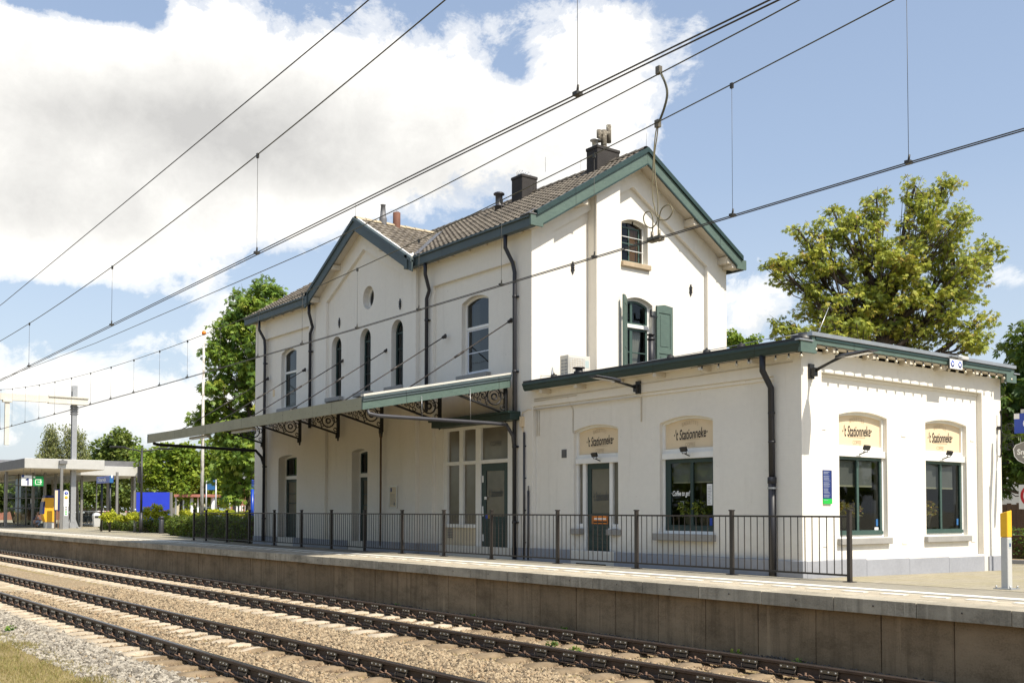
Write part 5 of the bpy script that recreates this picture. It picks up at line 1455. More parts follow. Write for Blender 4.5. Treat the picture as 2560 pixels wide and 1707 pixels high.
def led_lamp(label, foot, out, up, name='wall_lamp'):
    foot = Vector(foot); out = Vector(out).normalized(); sd = Vector((0,0,1)).cross(out)
    l = empty(name, foot, label, 'lamp', 'flat lamps on the annex walls')
    F3 = lambda a, b, c: tuple(foot+out*a+sd*b+Vector((0,0,1))*c)
    mb = MB(); mb.box((0, -.07, -.14), (.05, .07, .14), F3); mb.box((.05, -.05, -.1), (.14, .05, .06), F3); mb.build('bracket', MATS['black_iron'], l, bevel=.006)
    mb = MB(); mb.tube([F3(.1, 0, 0), F3(.45, 0, .10+up*.4), F3(.70, 0, .17+up*.6)], [.035, .026, .035], 8); mb.build('arm', MATS['black_iron'], l)
    mb = MB(); n = 9; vs = []
    for k in range(n):
        t = k/(n-1); a = .58+.78*t; wd = .05+.115*math.sin(min(1, t*1.8)*PI/2)*(1-.15*t); h = .055*(1-t*.6); z = .15+up*.5+.05*t
        vs += [F3(a, -wd, z), F3(a, -wd*.7, z+h), F3(a, wd*.7, z+h), F3(a, wd, z), F3(a, 0, z-.015)]
    fs = []
    for k in range(n-1):
        for j in range(5): fs.append((k*5+j, k*5+(j+1) % 5, k*5+5+(j+1) % 5, k*5+5+j))
    fs += [(4,3,2,1,0), tuple((n-1)*5+j for j in range(5))]
    mb.add(vs, fs); mb.build('head', MATS['post_dark'], l)
    mb = MB(); mb.add([F3(.80, -.09, .145+up*.5), F3(1.30, -.09, .172+up*.5), F3(1.30, .09, .172+up*.5), F3(.80, .09, .145+up*.5)], [(0,1,2,3)]); mb.build('diffuser', MATS['lens'], l)
led_lamp('flat black lamp on an arm below the gutter, on the shaded wall', (-16.42, F, 3.80), (0, -1, 0), -.12)
led_lamp('flat black lamp on an arm at the sunlit corner of the annex', (XA, 16.27, 3.72), (1, .0, 0), .06)
def flood(label, M, u, v):
    foot = Vector(M(u, v, 0)); l = empty('floodlight', foot, label, 'floodlight', 'small floodlights below the sign panels')
    mb = MB(); c = Vector(M(u, v+.105, -.13)); 
    L3 = lambda a, b, d: M(u+a, v+.115+b*math.cos(.6)-d*math.sin(.6)*-1*0+d*.35, -.13+d*.9-b*.35)
    mb.box((-.085, -.055, -.03), (.085, .055, .035), lambda a, b, c_: L3(a, b, c_)); mb.build('housing', MATS['black_iron'], l, bevel=.006)
    mb = MB(); mb.box((-.05, -.03, .036), (.05, .03, .04), lambda a, b, c_: L3(a, b, c_)); mb.build('lens', MATS['lens'], l)
    mb = MB(); mb.tube([M(u-.06, v+.11, -.13), M(u-.06, v+.03, -.10), M(u+.06, v+.03, -.10), M(u+.06, v+.11, -.13)], .009, 5); mb.tube([M(u, v-.02, .06), M(u, v+.03, -.10)], .012, 5); mb.build('bracket', MATS['black_iron'], l)
flood('black floodlight under the sign panel above the cafe door', front(F+.1), -17.86, 2.27)
flood('black floodlight under the sign panel of the window with coffee lettering', front(F+.1), -15.08, 2.27)
flood('sunlit black floodlight below the left one of the two end-wall sign panels', es, 17.86*KA, 2.24)
flood('sunlit black floodlight below the right one of the two end-wall sign panels', es, 20.86*KA, 2.24)
# string of bulbs under the roof edge
sl_ = empty('string_lights', (XA+.27, 19.5, 4.13), 'string of small unlit bulbs hanging under the annex roof edge', 'string lights')
pts = [(-14.6, 15.69, 4.01)]; bp = []
for x in (-14.3, -13.86, -13.4, -13.1, -12.76, -12.46, -12.16, -11.88): bp.append((x, 15.69, 4.0)); pts.append((x, 15.69, 4.015))
y = 15.98
while y < 23.2: bp.append((XA+.27, y+.1, 4.15)); pts += [(XA+.27, y-.02, 4.18), (XA+.27, y+.1, 4.16)]; y += .325
mb = MB(); mb.tube(pts, .006, 5); mb.build('cable', MATS['rubber'], sl_)
bb0 = None
for p in bp:
    if bb0 is None:
        q = MB(); q.lathe([(.012, 0), (.014, -.03), (.016, -.032), (.03, -.055), (.032, -.07), (.022, -.09), (.002, -.096)], (0, 0, 0), 8, 0); q.lathe([(.017, .012), (.017, -.032)], (0, 0, 0), 8, 1)
        bb0 = q.build('bulb', [MATS['bulb_glass'], MATS['rubber']], sl_); q = bb0
    else: q = bb0.copy(); COL.objects.link(q)
    q.location = p
# notice board on the end wall
nbd = empty('notice_board', (XA-.13, 16.95, 1.2), 'narrow blue notice board with a green foot on the sunlit end wall', 'notice board')
y0, y1 = 16.59*KA, 16.87*KA
mb = MB(); mb.lbox(y0, y1, 1.245, 1.885, -.03, 0, es); mb.build('board', MATS['notice_blue'], nbd, bevel=.003)
mb = MB(); mb.lbox(y0, y1, 1.24, 1.34, -.034, -.0, es); mb.build('foot_band', MATS['bright_green'], nbd)
mb = MB()
for k in range(15):
    z = 1.80-k*.03
    for q in range(2 if k % 4 else 1): mb.lbox(y0+.02, y0+.24-R.uniform(0, .08), z-q*.012, z-q*.012+.006, -.0315, -.0302, es)
mb.lbox(y0+.02, y0+.2, 1.845, 1.857, -.0315, -.0302, es); mb.lbox(y0+.02, y0+.16, 1.825, 1.835, -.0315, -.0302, es); mb.lbox(y0+.02, y0+.15, 1.31, 1.318, -.0355, -.0342, es); mb.build('small_print', MATS['print_grey'], nbd)
# white sign with two blue roundels on the fascia
cs = empty('camera_sign', (XA+.36, 20.74, 4.2), 'small white sign with two blue roundels on the green roof fascia', 'sign')
vx2 = side(XA+.375)
mb = MB(); mb.lbox(20.5, 20.98, 4.10, 4.30, 0, .02, vx2); mb.build('board', MATS['sign_white'], cs, bevel=.003)
mb = MB()
for u in (20.59, 20.88): mb.lathe([(.07, 0), (.07, .003), (.001, .0035)], vx2(u, 4.2, 0), 16, 0, axis=(1, 0, 0)); mb.lathe([(.035, .0032), (.02, .005), (.001, .0055)], vx2(u, 4.2, 0), 10, 1, axis=(1, 0, 0))
mb.build('roundel', [MATS['sign_blue'], MATS['sign_white']], cs)
cam_ = empty('security_camera', (XA+.4, 20.75, 4.36), 'grey camera bracket on the roof edge above the white sign', 'camera')
mb = MB(); mb.lbox(20.55, 20.95, 4.35, 4.37, -.02, .25, vx2); mb.build('bracket', MATS['zinc'], cam_)
mb = MB(); mb.lbox(20.85, 21.25, 4.33, 4.41, -.0, .09, vx2); mb.build('housing', MATS['grey_enamel'], cam_, bevel=.01)
# framed poster beneath the canopy
po = empty('poster_frame', (-27.0, FP, 1.2), 'framed notice on the wall beneath the canopy, beside the thin brown pipe', 'poster')
Mp = front(FP-.02)
mb = MB(); mb.plate(rect(-27.0, -26.55, 1.17, 1.84), [rect(-26.96, -26.59, 1.21, 1.80)], -.02, .02, front(FP+.08)); mb.build('frame', MATS['alu'], po)
mb = MB(); mb.lbox(-26.96, -26.59, 1.21, 1.80, .0, .01, front(FP+.08)); mb.build('sheet', MATS['render_cream'], po)
mb = MB(); mb.lbox(-26.94, -26.86, 1.66, 1.78, -.004, .0, front(FP+.08)); mb.build('emblem', MATS['notice_blue'], po)
mb = MB()
for k in range(10): mb.lbox(-26.93, -26.63-R.uniform(0, .06), 1.58-k*.033, 1.59-k*.033, -.004, .0, front(FP+.08))
mb.lathe([(.05, 0), (.001, .002)], front(FP+.08)(-26.72, 1.3, 0), 8, axis=(0, -1, 0)); mb.build('small_print', MATS['grey_post'], po)

# ------------------------------------------------------------------ plants on the inside sills
def pot_plant(p, r, h, lab, spread=1.0, tone0=.5, n=170):
    t = empty('potted_plant', p, lab, 'plant', 'potted plants behind the cafe windows')
    mb = MB(); mb.lathe([(.001, 0), (r*.75, .0), (r, h*.45), (r*1.08, h*.45), (r*1.08, h*.5), (r*.9, h*.5), (.001, h*.46)], p, 12); mb.build('pot', MATS['pot_grey'], t)
    leaves_object('foliage', [(Vector(p)+Vector((0, 0, h*.72)), Vector((r*1.1, r*1.9*spread, h*.33)))], n, .06, MATS['leaf_pot'], t, tone=(tone0, .2))
def leaves_object(name, blobs, count, size, mat, parent, tone=(.4, .2), palmate=False, droop=.3, seed=1, aspect=.42, shell=.0, tops=None):
    """many small leaf faces spread through a set of clumps; tone is stored leaf by leaf"""
    rg = np.random.default_rng(seed)
    nb = len(blobs); C = np.array([tuple(b[0]) for b in blobs]); Rr = np.array([tuple(b[1]) for b in blobs])
    vol = np.prod(Rr, axis=1)**(2/3.); pr = vol/vol.sum()
    ci = rg.choice(nb, size=count, p=pr)
    d = rg.normal(size=(count, 3)); d /= np.linalg.norm(d, axis=1)[:, None]
    rad_ = rg.uniform(shell, 1, count)**(.45)
    P = C[ci]+d*rad_[:, None]*Rr[ci]
    ct = rg.normal(0, 1, nb)
    T = np.clip(tone[0]+tone[1]*(.6*ct[ci]+.7*rg.normal(size=count)), 0, 1)
    # leaf axes: outward and drooping
    A = d*np.array([1, 1, .5])+rg.normal(0, .55, (count, 3)); A[:, 2] -= droop; A /= np.linalg.norm(A, axis=1)[:, None]
    Nr = np.array([0, 0, 1.0])+rg.normal(0, .55, (count, 3)); Sd = np.cross(A, Nr); Sd /= (np.linalg.norm(Sd, axis=1)[:, None]+1e-9); U = np.cross(Sd, A)
    sz = size*rg.uniform(.65, 1.3, count)
    if palmate:
        V = []; k = 0
        for ang, sc_ in ((-1.25, .62), (-.62, .9), (0, 1.0), (.62, .9), (1.25, .62)):
            D = A*math.cos(ang)+Sd*math.sin(ang); D = D-np.array([0, 0, .25]); D /= np.linalg.norm(D, axis=1)[:, None]
            Q = np.cross(D, U); Q /= (np.linalg.norm(Q, axis=1)[:, None]+1e-9)
            s_ = (sz*sc_)[:, None]
            V.append(np.stack([P+D*s_*.06, P+D*s_*.62+Q*s_*.17, P+D*s_*1.0-np.array([0, 0, .1])*s_, P+D*s_*.62-Q*s_*.17], 1))
        V = np.concatenate(V, 1).reshape(-1, 3); per = 20
    else:
        s_ = sz[:, None]
        V = np.stack([P, P+A*s_*.5+Sd*s_*aspect, P+A*s_-np.array([0, 0, .12])*s_, P+A*s_*.5-Sd*s_*aspect], 1).reshape(-1, 3); per = 4
    nv = len(V); nf = nv//4
    me = bpy.data.meshes.new(name); me.vertices.add(nv); me.vertices.foreach_set('co', V.astype(np.float32).ravel())
    me.loops.add(nv); me.loops.foreach_set('vertex_index', np.arange(nv, dtype=np.int32))
    me.polygons.add(nf); me.polygons.foreach_set('loop_start', np.arange(0, nv, 4, dtype=np.int32)); me.polygons.foreach_set('loop_total', np.full(nf, 4, dtype=np.int32))
    me.update(calc_edges=True); me.materials.append(mat)
    at = me.attributes.new('tone', 'FLOAT', 'POINT'); at.data.foreach_set('value', np.repeat(T, per).astype(np.float32))
    o = bpy.data.objects.new(name, me); COL.objects.link(o)
    if parent is not None: attach(o, parent)
    return o
for u, lab in ((AW[0]+.62, 'green bushy potted plant, left one behind the coffee window'), (AW[0]+1.02, 'green bushy potted plant, right one behind the coffee window')):
    pot_plant((u, F+.43, .72), .15, .62, lab, 1.3, .15, 420)
ip_ = lambda y: (XA-.13-.30, y, .76)
pot_plant(ip_(E1[0]+.42), .15, .52, 'yellowing potted plant behind the nearer end window, left one', 1.15, .7, 340); pot_plant(ip_(E1[0]+.86), .14, .52, 'reddish potted plant behind the nearer end window, right one', .9, .85)
pot_plant(ip_(E2[0]+.42), .14, .56, 'yellowing potted plant behind the farther end window', 1.6, .7, 520)

# ------------------------------------------------------------------ platform furniture near the right edge
yp = on_z(1900+2200*.28061, 1100+1325*.28061, 0)
ypx, ypy = yp.x, yp.y
yb_ = empty('emergency_post', (ypx, ypy, 0), 'square grey post with a yellow slanted top standing on the platform', 'post')
mb = MB(); mb.box((-.052, -.062, 0), (.052, .062, .735), lambda a, b, c: (ypx+a, ypy+b, c)); mb.build('lower_post', MATS['grey_enamel'], yb_, bevel=.012, seg=2)
mb = MB(); mb.add([(ypx+a, ypy+b, c) for a, b, c in ((-.054, -.064, .735), (.054, -.064, .735), (.054, .064, .735), (-.054, .064, .735), (-.054, -.064, 1.07), (.054, -.064, 1.10), (.054, .064, 1.12), (-.054, .064, 1.09))], [(0,3,2,1),(4,5,6,7),(0,1,5,4),(1,2,6,5),(2,3,7,6),(3,0,4,7)]); mb.build('yellow_head', MATS['signal_yellow'], yb_, bevel=.01, seg=2)
mb = MB(); mb.box((ypx-.13, ypy-.13, 0), (ypx+.13, ypy+.13, .014))
for a in (-.1, .1):
    for b in (-.1, .1): mb.tube([(ypx+a, ypy+b, .01), (ypx+a, ypy+b, .05)], .012, 6)
mb.build('base_plate', MATS['galvanised'], yb_)
mb = MB(); mb.box((ypx+.0525, ypy-.03, .58), (ypx+.055, ypy+.03, .70)); mb.build('sticker', MATS['poly_roof'], yb_)
mb = MB(); mb.box((ypx+.0552, ypy-.02, .60), (ypx+.0565, ypy+.02, .65)); mb.build('sticker', MATS['notice_blue'], yb_)

# wrought-iron sign arm at the far corner of the end wall, with two signs hanging from it
sbx, sby = XA+.02, 23.1
ab = empty('sign_arm', (sbx, sby, 2.9), 'scrolled black iron sign arm at the far corner of the annex', 'bracket')
mb = MB(); mb.tube([(sbx+.09, sby, 3.40), (sbx+.05, sby, 3.36), (sbx+.07, sby, 3.26), (sbx+.06, sby, 2.4), (sbx+.04, sby, 2.33), (sbx-.0, sby, 2.35)], .016, 6)
mb.box((sbx, sby-.05, 2.95), (sbx+.06, sby+.05, 3.03)); mb.tube([(sbx+.06, sby, 2.77), (sbx+1.35, sby, 2.77)], .011, 6)
def scroll(cx, cz, r, a0_, turns, w=.008):
    mb.tube([(cx+r*(1-.7*k/22)*math.cos(a0_+turns*2*PI*k/22), sby, cz+r*(1-.7*k/22)*math.sin(a0_+turns*2*PI*k/22)) for k in range(23)], w, 5)
scroll(sbx+.24, 2.97, .19, 2.6, 1.2); scroll(sbx+.3, 3.02, .10, .4, -1.5); scroll(sbx+.22, 2.58, .18, 3.4, -1.2); scroll(sbx+.27, 2.55, .09, 0, 1.5); scroll(sbx+.62, 2.66, .10, 1.5, -1.2)
mb.build('iron_frame', MATS['black_iron'], ab)
hs = empty('cafe_sign', (sbx+.9, sby, 2.4), 'dark shield-shaped sign hanging from the iron arm', 'sign', 'signs hanging at the far corner of the annex')
Ms = front(sby-.02)
sx0 = -11.74; ox = [(0, .0), (.02, -.16), (.10, -.26), (.25, -.34), (.42, -.38), (.60, -.34), (.75, -.26), (.83, -.16), (.85, 0), (.80, .08), (.66, .13), (.42, .17), (.19, .13), (.05, .08)]
mb = MB(); mb.plate([(sx0+a, 2.50+b) for a, b in ox[::-1]], [], 0, .04, Ms); mb.build('shield', MATS['grey_post'], hs)
mb = MB(); mb.plate([(sx0+.425+(a-.425)*1.03, 2.50+(b+.1)*1.03-.1) for a, b in ox[::-1]], [[(sx0+.425+(a-.425)*.985, 2.50+(b+.1)*.985-.1) for a, b in ox]], -.004, .044, Ms); mb.build('rim', MATS['sign_white'], hs)
text('Smit', .17, Ms, sx0+.08, 2.42, -.006, MATS['letter_white'], hs, align='LEFT', bold=.006)
mb = MB()
for k in range(7): mb.lbox(sx0+.20+k*.06, sx0+.24+k*.06, 2.29, 2.325, -.004, -.001, Ms)
mb.build('small_print', MATS['letter_white'], hs)
mb = MB(); mb.tube([(sx0+.15, sby, 2.76), (sx0+.15, sby, 2.60)], .007, 5); mb.tube([(sx0+.7, sby, 2.76), (sx0+.7, sby, 2.60)], .007, 5); mb.build('chain', MATS['zinc'], hs)
bs = empty('platform_sign', (-11.2, 22.9, 2.8), 'blue sign with white corner square above the iron arm', 'sign', 'signs hanging at the far corner of the annex')
Ms2 = front(22.92); 
mb = MB(); mb.lbox(-11.64, -10.6, 2.83, 3.27, 0, .06, Ms2); mb.build('board', MATS['sign_blue'], bs, bevel=.004)
mb = MB(); mb.lbox(-11.64, -11.52, 3.15, 3.272, -.004, .0, Ms2); mb.build('corner_square', MATS['sign_white'], bs)
text('C', .30, Ms2, -11.45, 3.03, -.003, MATS['sign_white'], bs, align='LEFT', bold=.008)
mb = MB(); mb.tube([(-10.7, 22.95, -.2), (-10.7, 22.95, 3.5)], .04, 8); mb.build('post', MATS['galvanised'], bs)
mb = MB(); mb.lbox(-11.49, -11.38, 3.272, 3.36, .0, .03, Ms2); mb.build('bracket', MATS['grey_enamel'], bs)

# ------------------------------------------------------------------ overhead line
def curve_pts(f, x0, x1, n): return [f(x0+(x1-x0)*i/n) for i in range(n+1)]
def interp(tab):
    tab = sorted(tab)
    def g(x):
        for (a, za), (b, zb) in zip(tab, tab[1:]):
            if x <= b or (b, zb) == tab[-1]:
                return za+(zb-za)*(x-a)/(b-a)
    return g
def catenary(y, a, z0, xc, ctab, drops, label):
    o = empty('overhead_line', (-29, y, z0), label, 'overhead wire', 'overhead lines of the two tracks')
    gm = lambda x: z0+a*(x-xc)**2; gc = interp(ctab)
    mb = MB(); mb.tube([(x, y, gm(x)) for x in [-65+.75*i for i in range(97)]], .0085, 5); mb.tube([(x, y, gm(-130-x)) for x in [-137+2*i for i in range(37)]], .0085, 5); mb.build('messenger_wire', MATS['wire_green'], o)
    for s in (-1, 1):
        mb = MB(); mb.tube([(x, y+s*.026, gc(max(-60, x))) for x in [-137, -60]+[-60+2*i for i in range(1, 34)]], .0075, 5); mb.build('contact_wire', MATS['wire'], o)
    for x in drops:
        mb = MB(); zt, zb = gm(x), gc(x)
        mb.tube([(x, y, zt), (x, y, zb+.03)], .0035, 4)
        mb.box((x-.03, y-.035, zb-.005), (x+.03, y+.035, zb+.03)); mb.tube([(x, y, zb+.03), (x+.01, y, zb+.09)], .012, 5); mb.box((x-.02, y-.015, zt-.05), (x+.02, y+.015, zt+.015))
        mb.build('dropper', MATS['wire'], o)
fd = [-6.09, -8.48, -11.03, -13.25, -15.72, -17.98, -20.4, -22.7, -25.0, -27.28, -29.49, -31.8, -34.1, -36.4, -38.8, -41.1, -43.5, -45.8, -48.2, -50.5, -53, -55.5, -58, -60.5]
catenary(9.87, .00180, 5.62, -29, [(-60, 4.70), (-50, 4.69), (-29, 4.63), (-18, 4.66), (-11, 4.71), (-6, 4.75), (8, 4.78)], fd, 'overhead line of the far track, hung with closely spaced droppers')
catenary(5.9, .00195, 5.62, -29, [(-60, 4.56), (-30, 4.55), (-20.4, 4.63), (-13.6, 4.68), (-6.8, 4.73), (8, 4.75)], [-6.81, -13.64, -20.4, -27.08, -34, -41, -48, -55], 'overhead line of the near track, hung with widely spaced droppers')
mb = MB(); g = interp([(-66, 7.35), (-50.7, 6.96), (-36, 6.68), (-25.2, 6.64), (-20, 6.63), (-15.8, 6.70), (-9.72, 6.95), (-7.4, 7.05), (8, 8.2)])
mb.tube([(x, 9.9, g(x)) for x in [-66+1.0*i for i in range(75)]], .0095, 5); tag(mb.build('feeder_wire', MATS['wire_green']), 'single feeder wire crossing the picture just above the far track line', 'overhead wire', 'feeder wires above the tracks')
mb = MB(); g2 = interp([(-66, 7.9), (-45, 6.75), (-30.5, 6.59), (-16.6, 6.90), (-10.5, 7.04), (8, 7.9)])
mb.tube([(x, 5.9, g2(x)) for x in [-66+1.0*i for i in range(75)]], .0085, 5); tag(mb.build('feeder_wire', MATS['wire']), 'highest single feeder wire, climbing over the big cloud', 'overhead wire', 'feeder wires above the tracks')
# flexible jumper with two loops between the wires
jw = empty('jumper_cable', on_y(1648, 180, 9.89), 'looped jumper cables joining the far track wires in front of the gable', 'cable')
jz = lambda u, v: (1480+u*.20408, 300+v*.20408)
def smooth(p, k=5):
    out = []
    for i in range(len(p)-1):
        a, b, c, d = p[max(i-1, 0)], p[i], p[i+1], p[min(i+2, len(p)-1)]
        for j in range(k):
            t = j/k; out.append(tuple(.5*((2*b[q])+(c[q]-a[q])*t+(2*a[q]-5*b[q]+4*c[q]-d[q])*t*t+(3*b[q]-a[q]-3*c[q]+d[q])*t**3) for q in (0, 1)))
    return out+[p[-1]]
l1 = [(805, 45), (775, 200), (748, 560), (742, 900), (765, 1060), (800, 1190), (850, 1225), (925, 1215), (985, 1130), (965, 1055), (910, 1045), (850, 1100), (822, 1210), (812, 1340), (822, 1440)]
l2 = [(812, 45), (797, 200), (765, 450), (775, 700), (802, 920), (806, 1130), (795, 1250), (730, 1322), (660, 1290), (630, 1200), (660, 1135), (712, 1125), (742, 1190), (745, 1300), (735, 1440)]
for l, yy in ((l1, 9.88), (l2, 9.92)):
    mb = MB(); mb.tube([on_y(*jz(*p), yy) for p in smooth(l)], .0085, 6); mb.build('lower_cable', MATS['cable_yellow'], jw)
up = [(1515, 165), (1528, 195), (1531, 220), (1524, 250), (1513, 280), (1509, 292)]
for o_, yy in ((0, 9.88), (2.5, 9.93)):
    mb = MB(); mb.tube([on_y((p[0]+o_)*1.08844, p[1]*1.08844, yy) for p in smooth(up)], .009, 6); mb.build('upper_cable', MATS['wire_green'], jw)
mb = MB()
for p in (on_y(*jz(735, 1470), 9.9), on_y(*jz(822, 1450), 9.9)):
    mb = MB(); mb.box((p.x-.05, p.y-.05, p.z-.03), (p.x+.05, p.y+.05, p.z+.03)); mb.tube([(p.x, p.y, p.z), (p.x, p.y, p.z+.11)], .02, 6); mb.build('clamp', MATS['damper_plate'], jw)
for p in (on_y(1647, 176, 9.9), on_y(*jz(806, 48), 9.9)):
    mb = MB(); mb.box((p.x-.035, p.y-.03, p.z-.05), (p.x+.035, p.y+.03, p.z+.05)); mb.build('clamp', MATS['damper_plate'], jw)
# ------------------------------------------------------------------ trees
def tree(name, label, base, trunk_r, lobes, count, size, mat, seed, palmate=False, tone=(.4, .22), clumps=60, csize=.16, bark='bark', droop=.35, group=None, cat='tree', shell=.15, aspect=.42, flat=.62, open_=1.0):
    rg = random.Random(seed); base = Vector(base)
    t = empty(name, base, label, cat, group)
    L = [(Vector(c), Vector(r)) for c, r in lobes]
    vol = [r.x*r.y*r.z for _, r in L]; tot = sum(v**.75 for v in vol)
    top = sum((c*(v**.75) for (c, _), v in zip(L, vol)), Vector())/tot
    mb = MB()
    trunk_top = Vector((base.x*.35+top.x*.65, base.y*.35+top.y*.65, base.z+(top.z-base.z)*.92))
    mid = base.lerp(trunk_top, .5)+Vector((rg.uniform(-.2, .2), rg.uniform(-.2, .2), 0))
    path = [base, base.lerp(mid, .5), mid, mid.lerp(trunk_top, .55), trunk_top]
    mb.tube(path, trunk_r, 8, r1=trunk_r*.35)
    blobs = []
    for (c, r), v in zip(L, vol):
        h = rg.uniform(.35, .8); s0 = path[2].lerp(path[4], min(1, max(0, (c.z-mid.z)/(trunk_top.z-mid.z+.01)*.6)))
        kx = s0.lerp(c, .5)+Vector((rg.uniform(-.2, .2), rg.uniform(-.2, .2), -.15*(c-s0).length*.4))
        limb = [s0, s0.lerp(kx, .5), kx, kx.lerp(c, .5), c+Vector((0, 0, r.z*.3))]
        mb.tube(limb, trunk_r*.42, 6, r1=trunk_r*.10)
        n = max(3, int(clumps*(v**.75)/tot))
        for k in range(n):
            d = Vector((rg.gauss(0, 1), rg.gauss(0, 1), rg.gauss(0, 1))).normalized(); q = rg.uniform(.45, 1.0)
            p = c+Vector((d.x*r.x*q, d.y*r.y*q, d.z*r.z*q))
            cs = csize*rg.uniform(.7, 1.35)*open_
            blobs.append((p, Vector((cs, cs, cs*flat))))
            s1 = limb[rg.randint(2, 4)]; m_ = s1.lerp(p, .5)+Vector((0, 0, -.1*(p-s1).length+rg.uniform(-.1, .1)))
            mb.tube([s1, m_, p], trunk_r*.085, 4, r1=trunk_r*.03)
            e = p+d*cs*.9; mb.tube([p, e], trunk_r*.03, 3, r1=trunk_r*.015)
    mb.build('trunk', MATS[bark], t)
    o = leaves_object('crown', blobs, count, size, MATS[mat], t, tone, palmate, droop, seed, aspect, shell)
    return t
def plobes(d, lst, depth_k=.8):
    out = []
    for px, py, rx, rz_ in lst:
        c = at_depth(px, py, d+R.uniform(-.12, .12)*rx*d/FPX*3); a = rx*d/FPX; b = rz_*d/FPX
        out.append((c, (a, a*depth_k, b)))
    return out
kc = lambda l: [(1860+a*.31891, 400+b*.31891, c*.31891, e*.31891) for a, b, c, e in l]
# big ochre-green chestnut behind the annex
d = 31
lb = plobes(d, kc([(1040, 350, 150, 170), (1340, 240, 150, 130), (1560, 250, 140, 130), (1480, 520, 330, 200), (880, 560, 260, 170), (560, 600, 170, 130), (420, 560, 60, 60), (690, 400, 110, 50), (520, 850, 330, 180), (250, 830, 130, 110), (1080, 820, 380, 220), (1650, 800, 260, 200), (1900, 740, 140, 130), (850, 1150, 480, 170), (1500, 1150, 350, 220), (330, 1290, 120, 90), (480, 1060, 130, 90), (1780, 1010, 150, 130), (1830, 1300, 130, 110), (1250, 1000, 260, 160), (700, 1340, 380, 110), (1280, 1380, 330, 120), (1700, 1430, 230, 110), (1000, 1230, 300, 130)]))
b = at_depth(2190, 1290, d); b.z = -.3
tree('chestnut_tree', 'large yellowish-green chestnut tree rising behind the annex roof', b, .24, lb, 18500, .12, 'leaf_ochre', 11, True, (.42, .3), 900, .225, droop=.45, group='broadleaf trees', flat=.55)
st = MB(); b2 = at_depth(2330, 1290, d+.6); b2.z = -.3
# dark chestnut hanging in at the right edge
d = 27
lb = plobes(d, [(2530, 960, 55, 60), (2600, 930, 110, 120), (2490, 1010, 30, 50), (2550, 1060, 70, 80), (2480, 1110, 24, 46), (2520, 1165, 55, 60), (2610, 1110, 100, 110), (2590, 850, 80, 60), (2500, 1225, 26, 26), (2640, 1010, 120, 160)])
b = at_depth(2680, 1290, d); b.z = -.3
tree('chestnut_tree', 'dark green chestnut tree at the right edge, overhanging the blue sign', b, .22, lb, 6500, .19, 'leaf_dark', 12, True, (.42, .27), 200, .30, droop=.5, group='broadleaf trees')
# small tops beyond the house
d = 55
lb = plobes(d, [(1830, 846, 18, 24), (1850, 862, 30, 14), (1884, 858, 16, 22), (1866, 872, 26, 14)])
b = at_depth(1852, 1290, d); b.z = -.4
tree('treetop', 'small green treetop peeping between the gable wall and the annex roof', b, .15, lb, 2600, .16, 'leaf_green', 13, False, (.45, .2), 50, .22, group='broadleaf trees')
# tall chestnut left of the house
d = 48.5
lb = plobes(d, [(665, 745, 62, 40), (610, 770, 45, 50), (585, 830, 60, 45), (650, 850, 70, 70), (545, 880, 34, 40), (600, 930, 70, 55), (640, 1000, 60, 80), (540, 980, 40, 45), (515, 1040, 45, 40), (570, 1060, 70, 60), (610, 1130, 60, 70), (560, 1160, 50, 50), (600, 1215, 50, 50), (700, 800, 60, 70), (690, 950, 60, 100)])
b = at_depth(628, 1290, d); b.z = -.2
tree('chestnut_tree', 'tall dense chestnut tree behind the left end of the house', b, .30, lb, 15000, .215, 'leaf_green', 14, True, (.42, .27), 380, .42, droop=.5, group='broadleaf trees', flat=.6)
# lime-green trees along the street
d = 72
lb = plobes(d, [(430, 1135, 60, 30), (390, 1165, 40, 45), (470, 1160, 60, 50), (530, 1150, 40, 50), (410, 1215, 60, 45), (480, 1220, 60, 50), (540, 1220, 50, 45), (360, 1150, 22, 40), (560, 1180, 30, 40)])
b = at_depth(455, 1290, d); b.z = -.2
tree('lime_tree', 'bright lime-green tree between the lamp post and the flagpole', b, .22, lb, 13000, .25, 'leaf_lime', 15, False, (.45, .25), 260, .55, group='broadleaf trees')
d = 86
lb = plobes(d, [(300, 1105, 42, 30), (265, 1120, 30, 34), (330, 1125, 30, 30), (290, 1150, 60, 30), (235, 1150, 34, 36), (340, 1160, 34, 30), (250, 1180, 50, 30), (310, 1185, 50, 30)])
b = at_depth(295, 1290, d); b.z = -.2
tree('round_tree', 'round-crowned mid-green tree above the shelter roofs', b, .22, lb, 9500, .26, 'leaf_mid', 16, False, (.45, .25), 200, .55, group='broadleaf trees')
d = 80
for px, lst, lab, sd in ((130, [(132, 1075, 12, 18), (126, 1105, 24, 24), (118, 1140, 26, 30), (138, 1145, 22, 36), (104, 1160, 14, 26)], 'feathery birch tree left of the white mast', 17),
                     (195, [(178, 1080, 12, 20), (196, 1085, 14, 22), (175, 1115, 20, 28), (204, 1125, 20, 34), (190, 1160, 30, 36), (168, 1160, 20, 30)], 'feathery birch tree partly hidden by the white mast', 18)):
    b = at_depth(px, 1290, d); b.z = -.2
    tree('birch_tree', lab, b, .14, plobes(d, lst), 5200, .18, 'leaf_birch', sd, False, (.45, .25), 110, .40, 'bark_birch', 1.1, 'birch trees', shell=.0, aspect=.22, flat=1.3)
d = 95
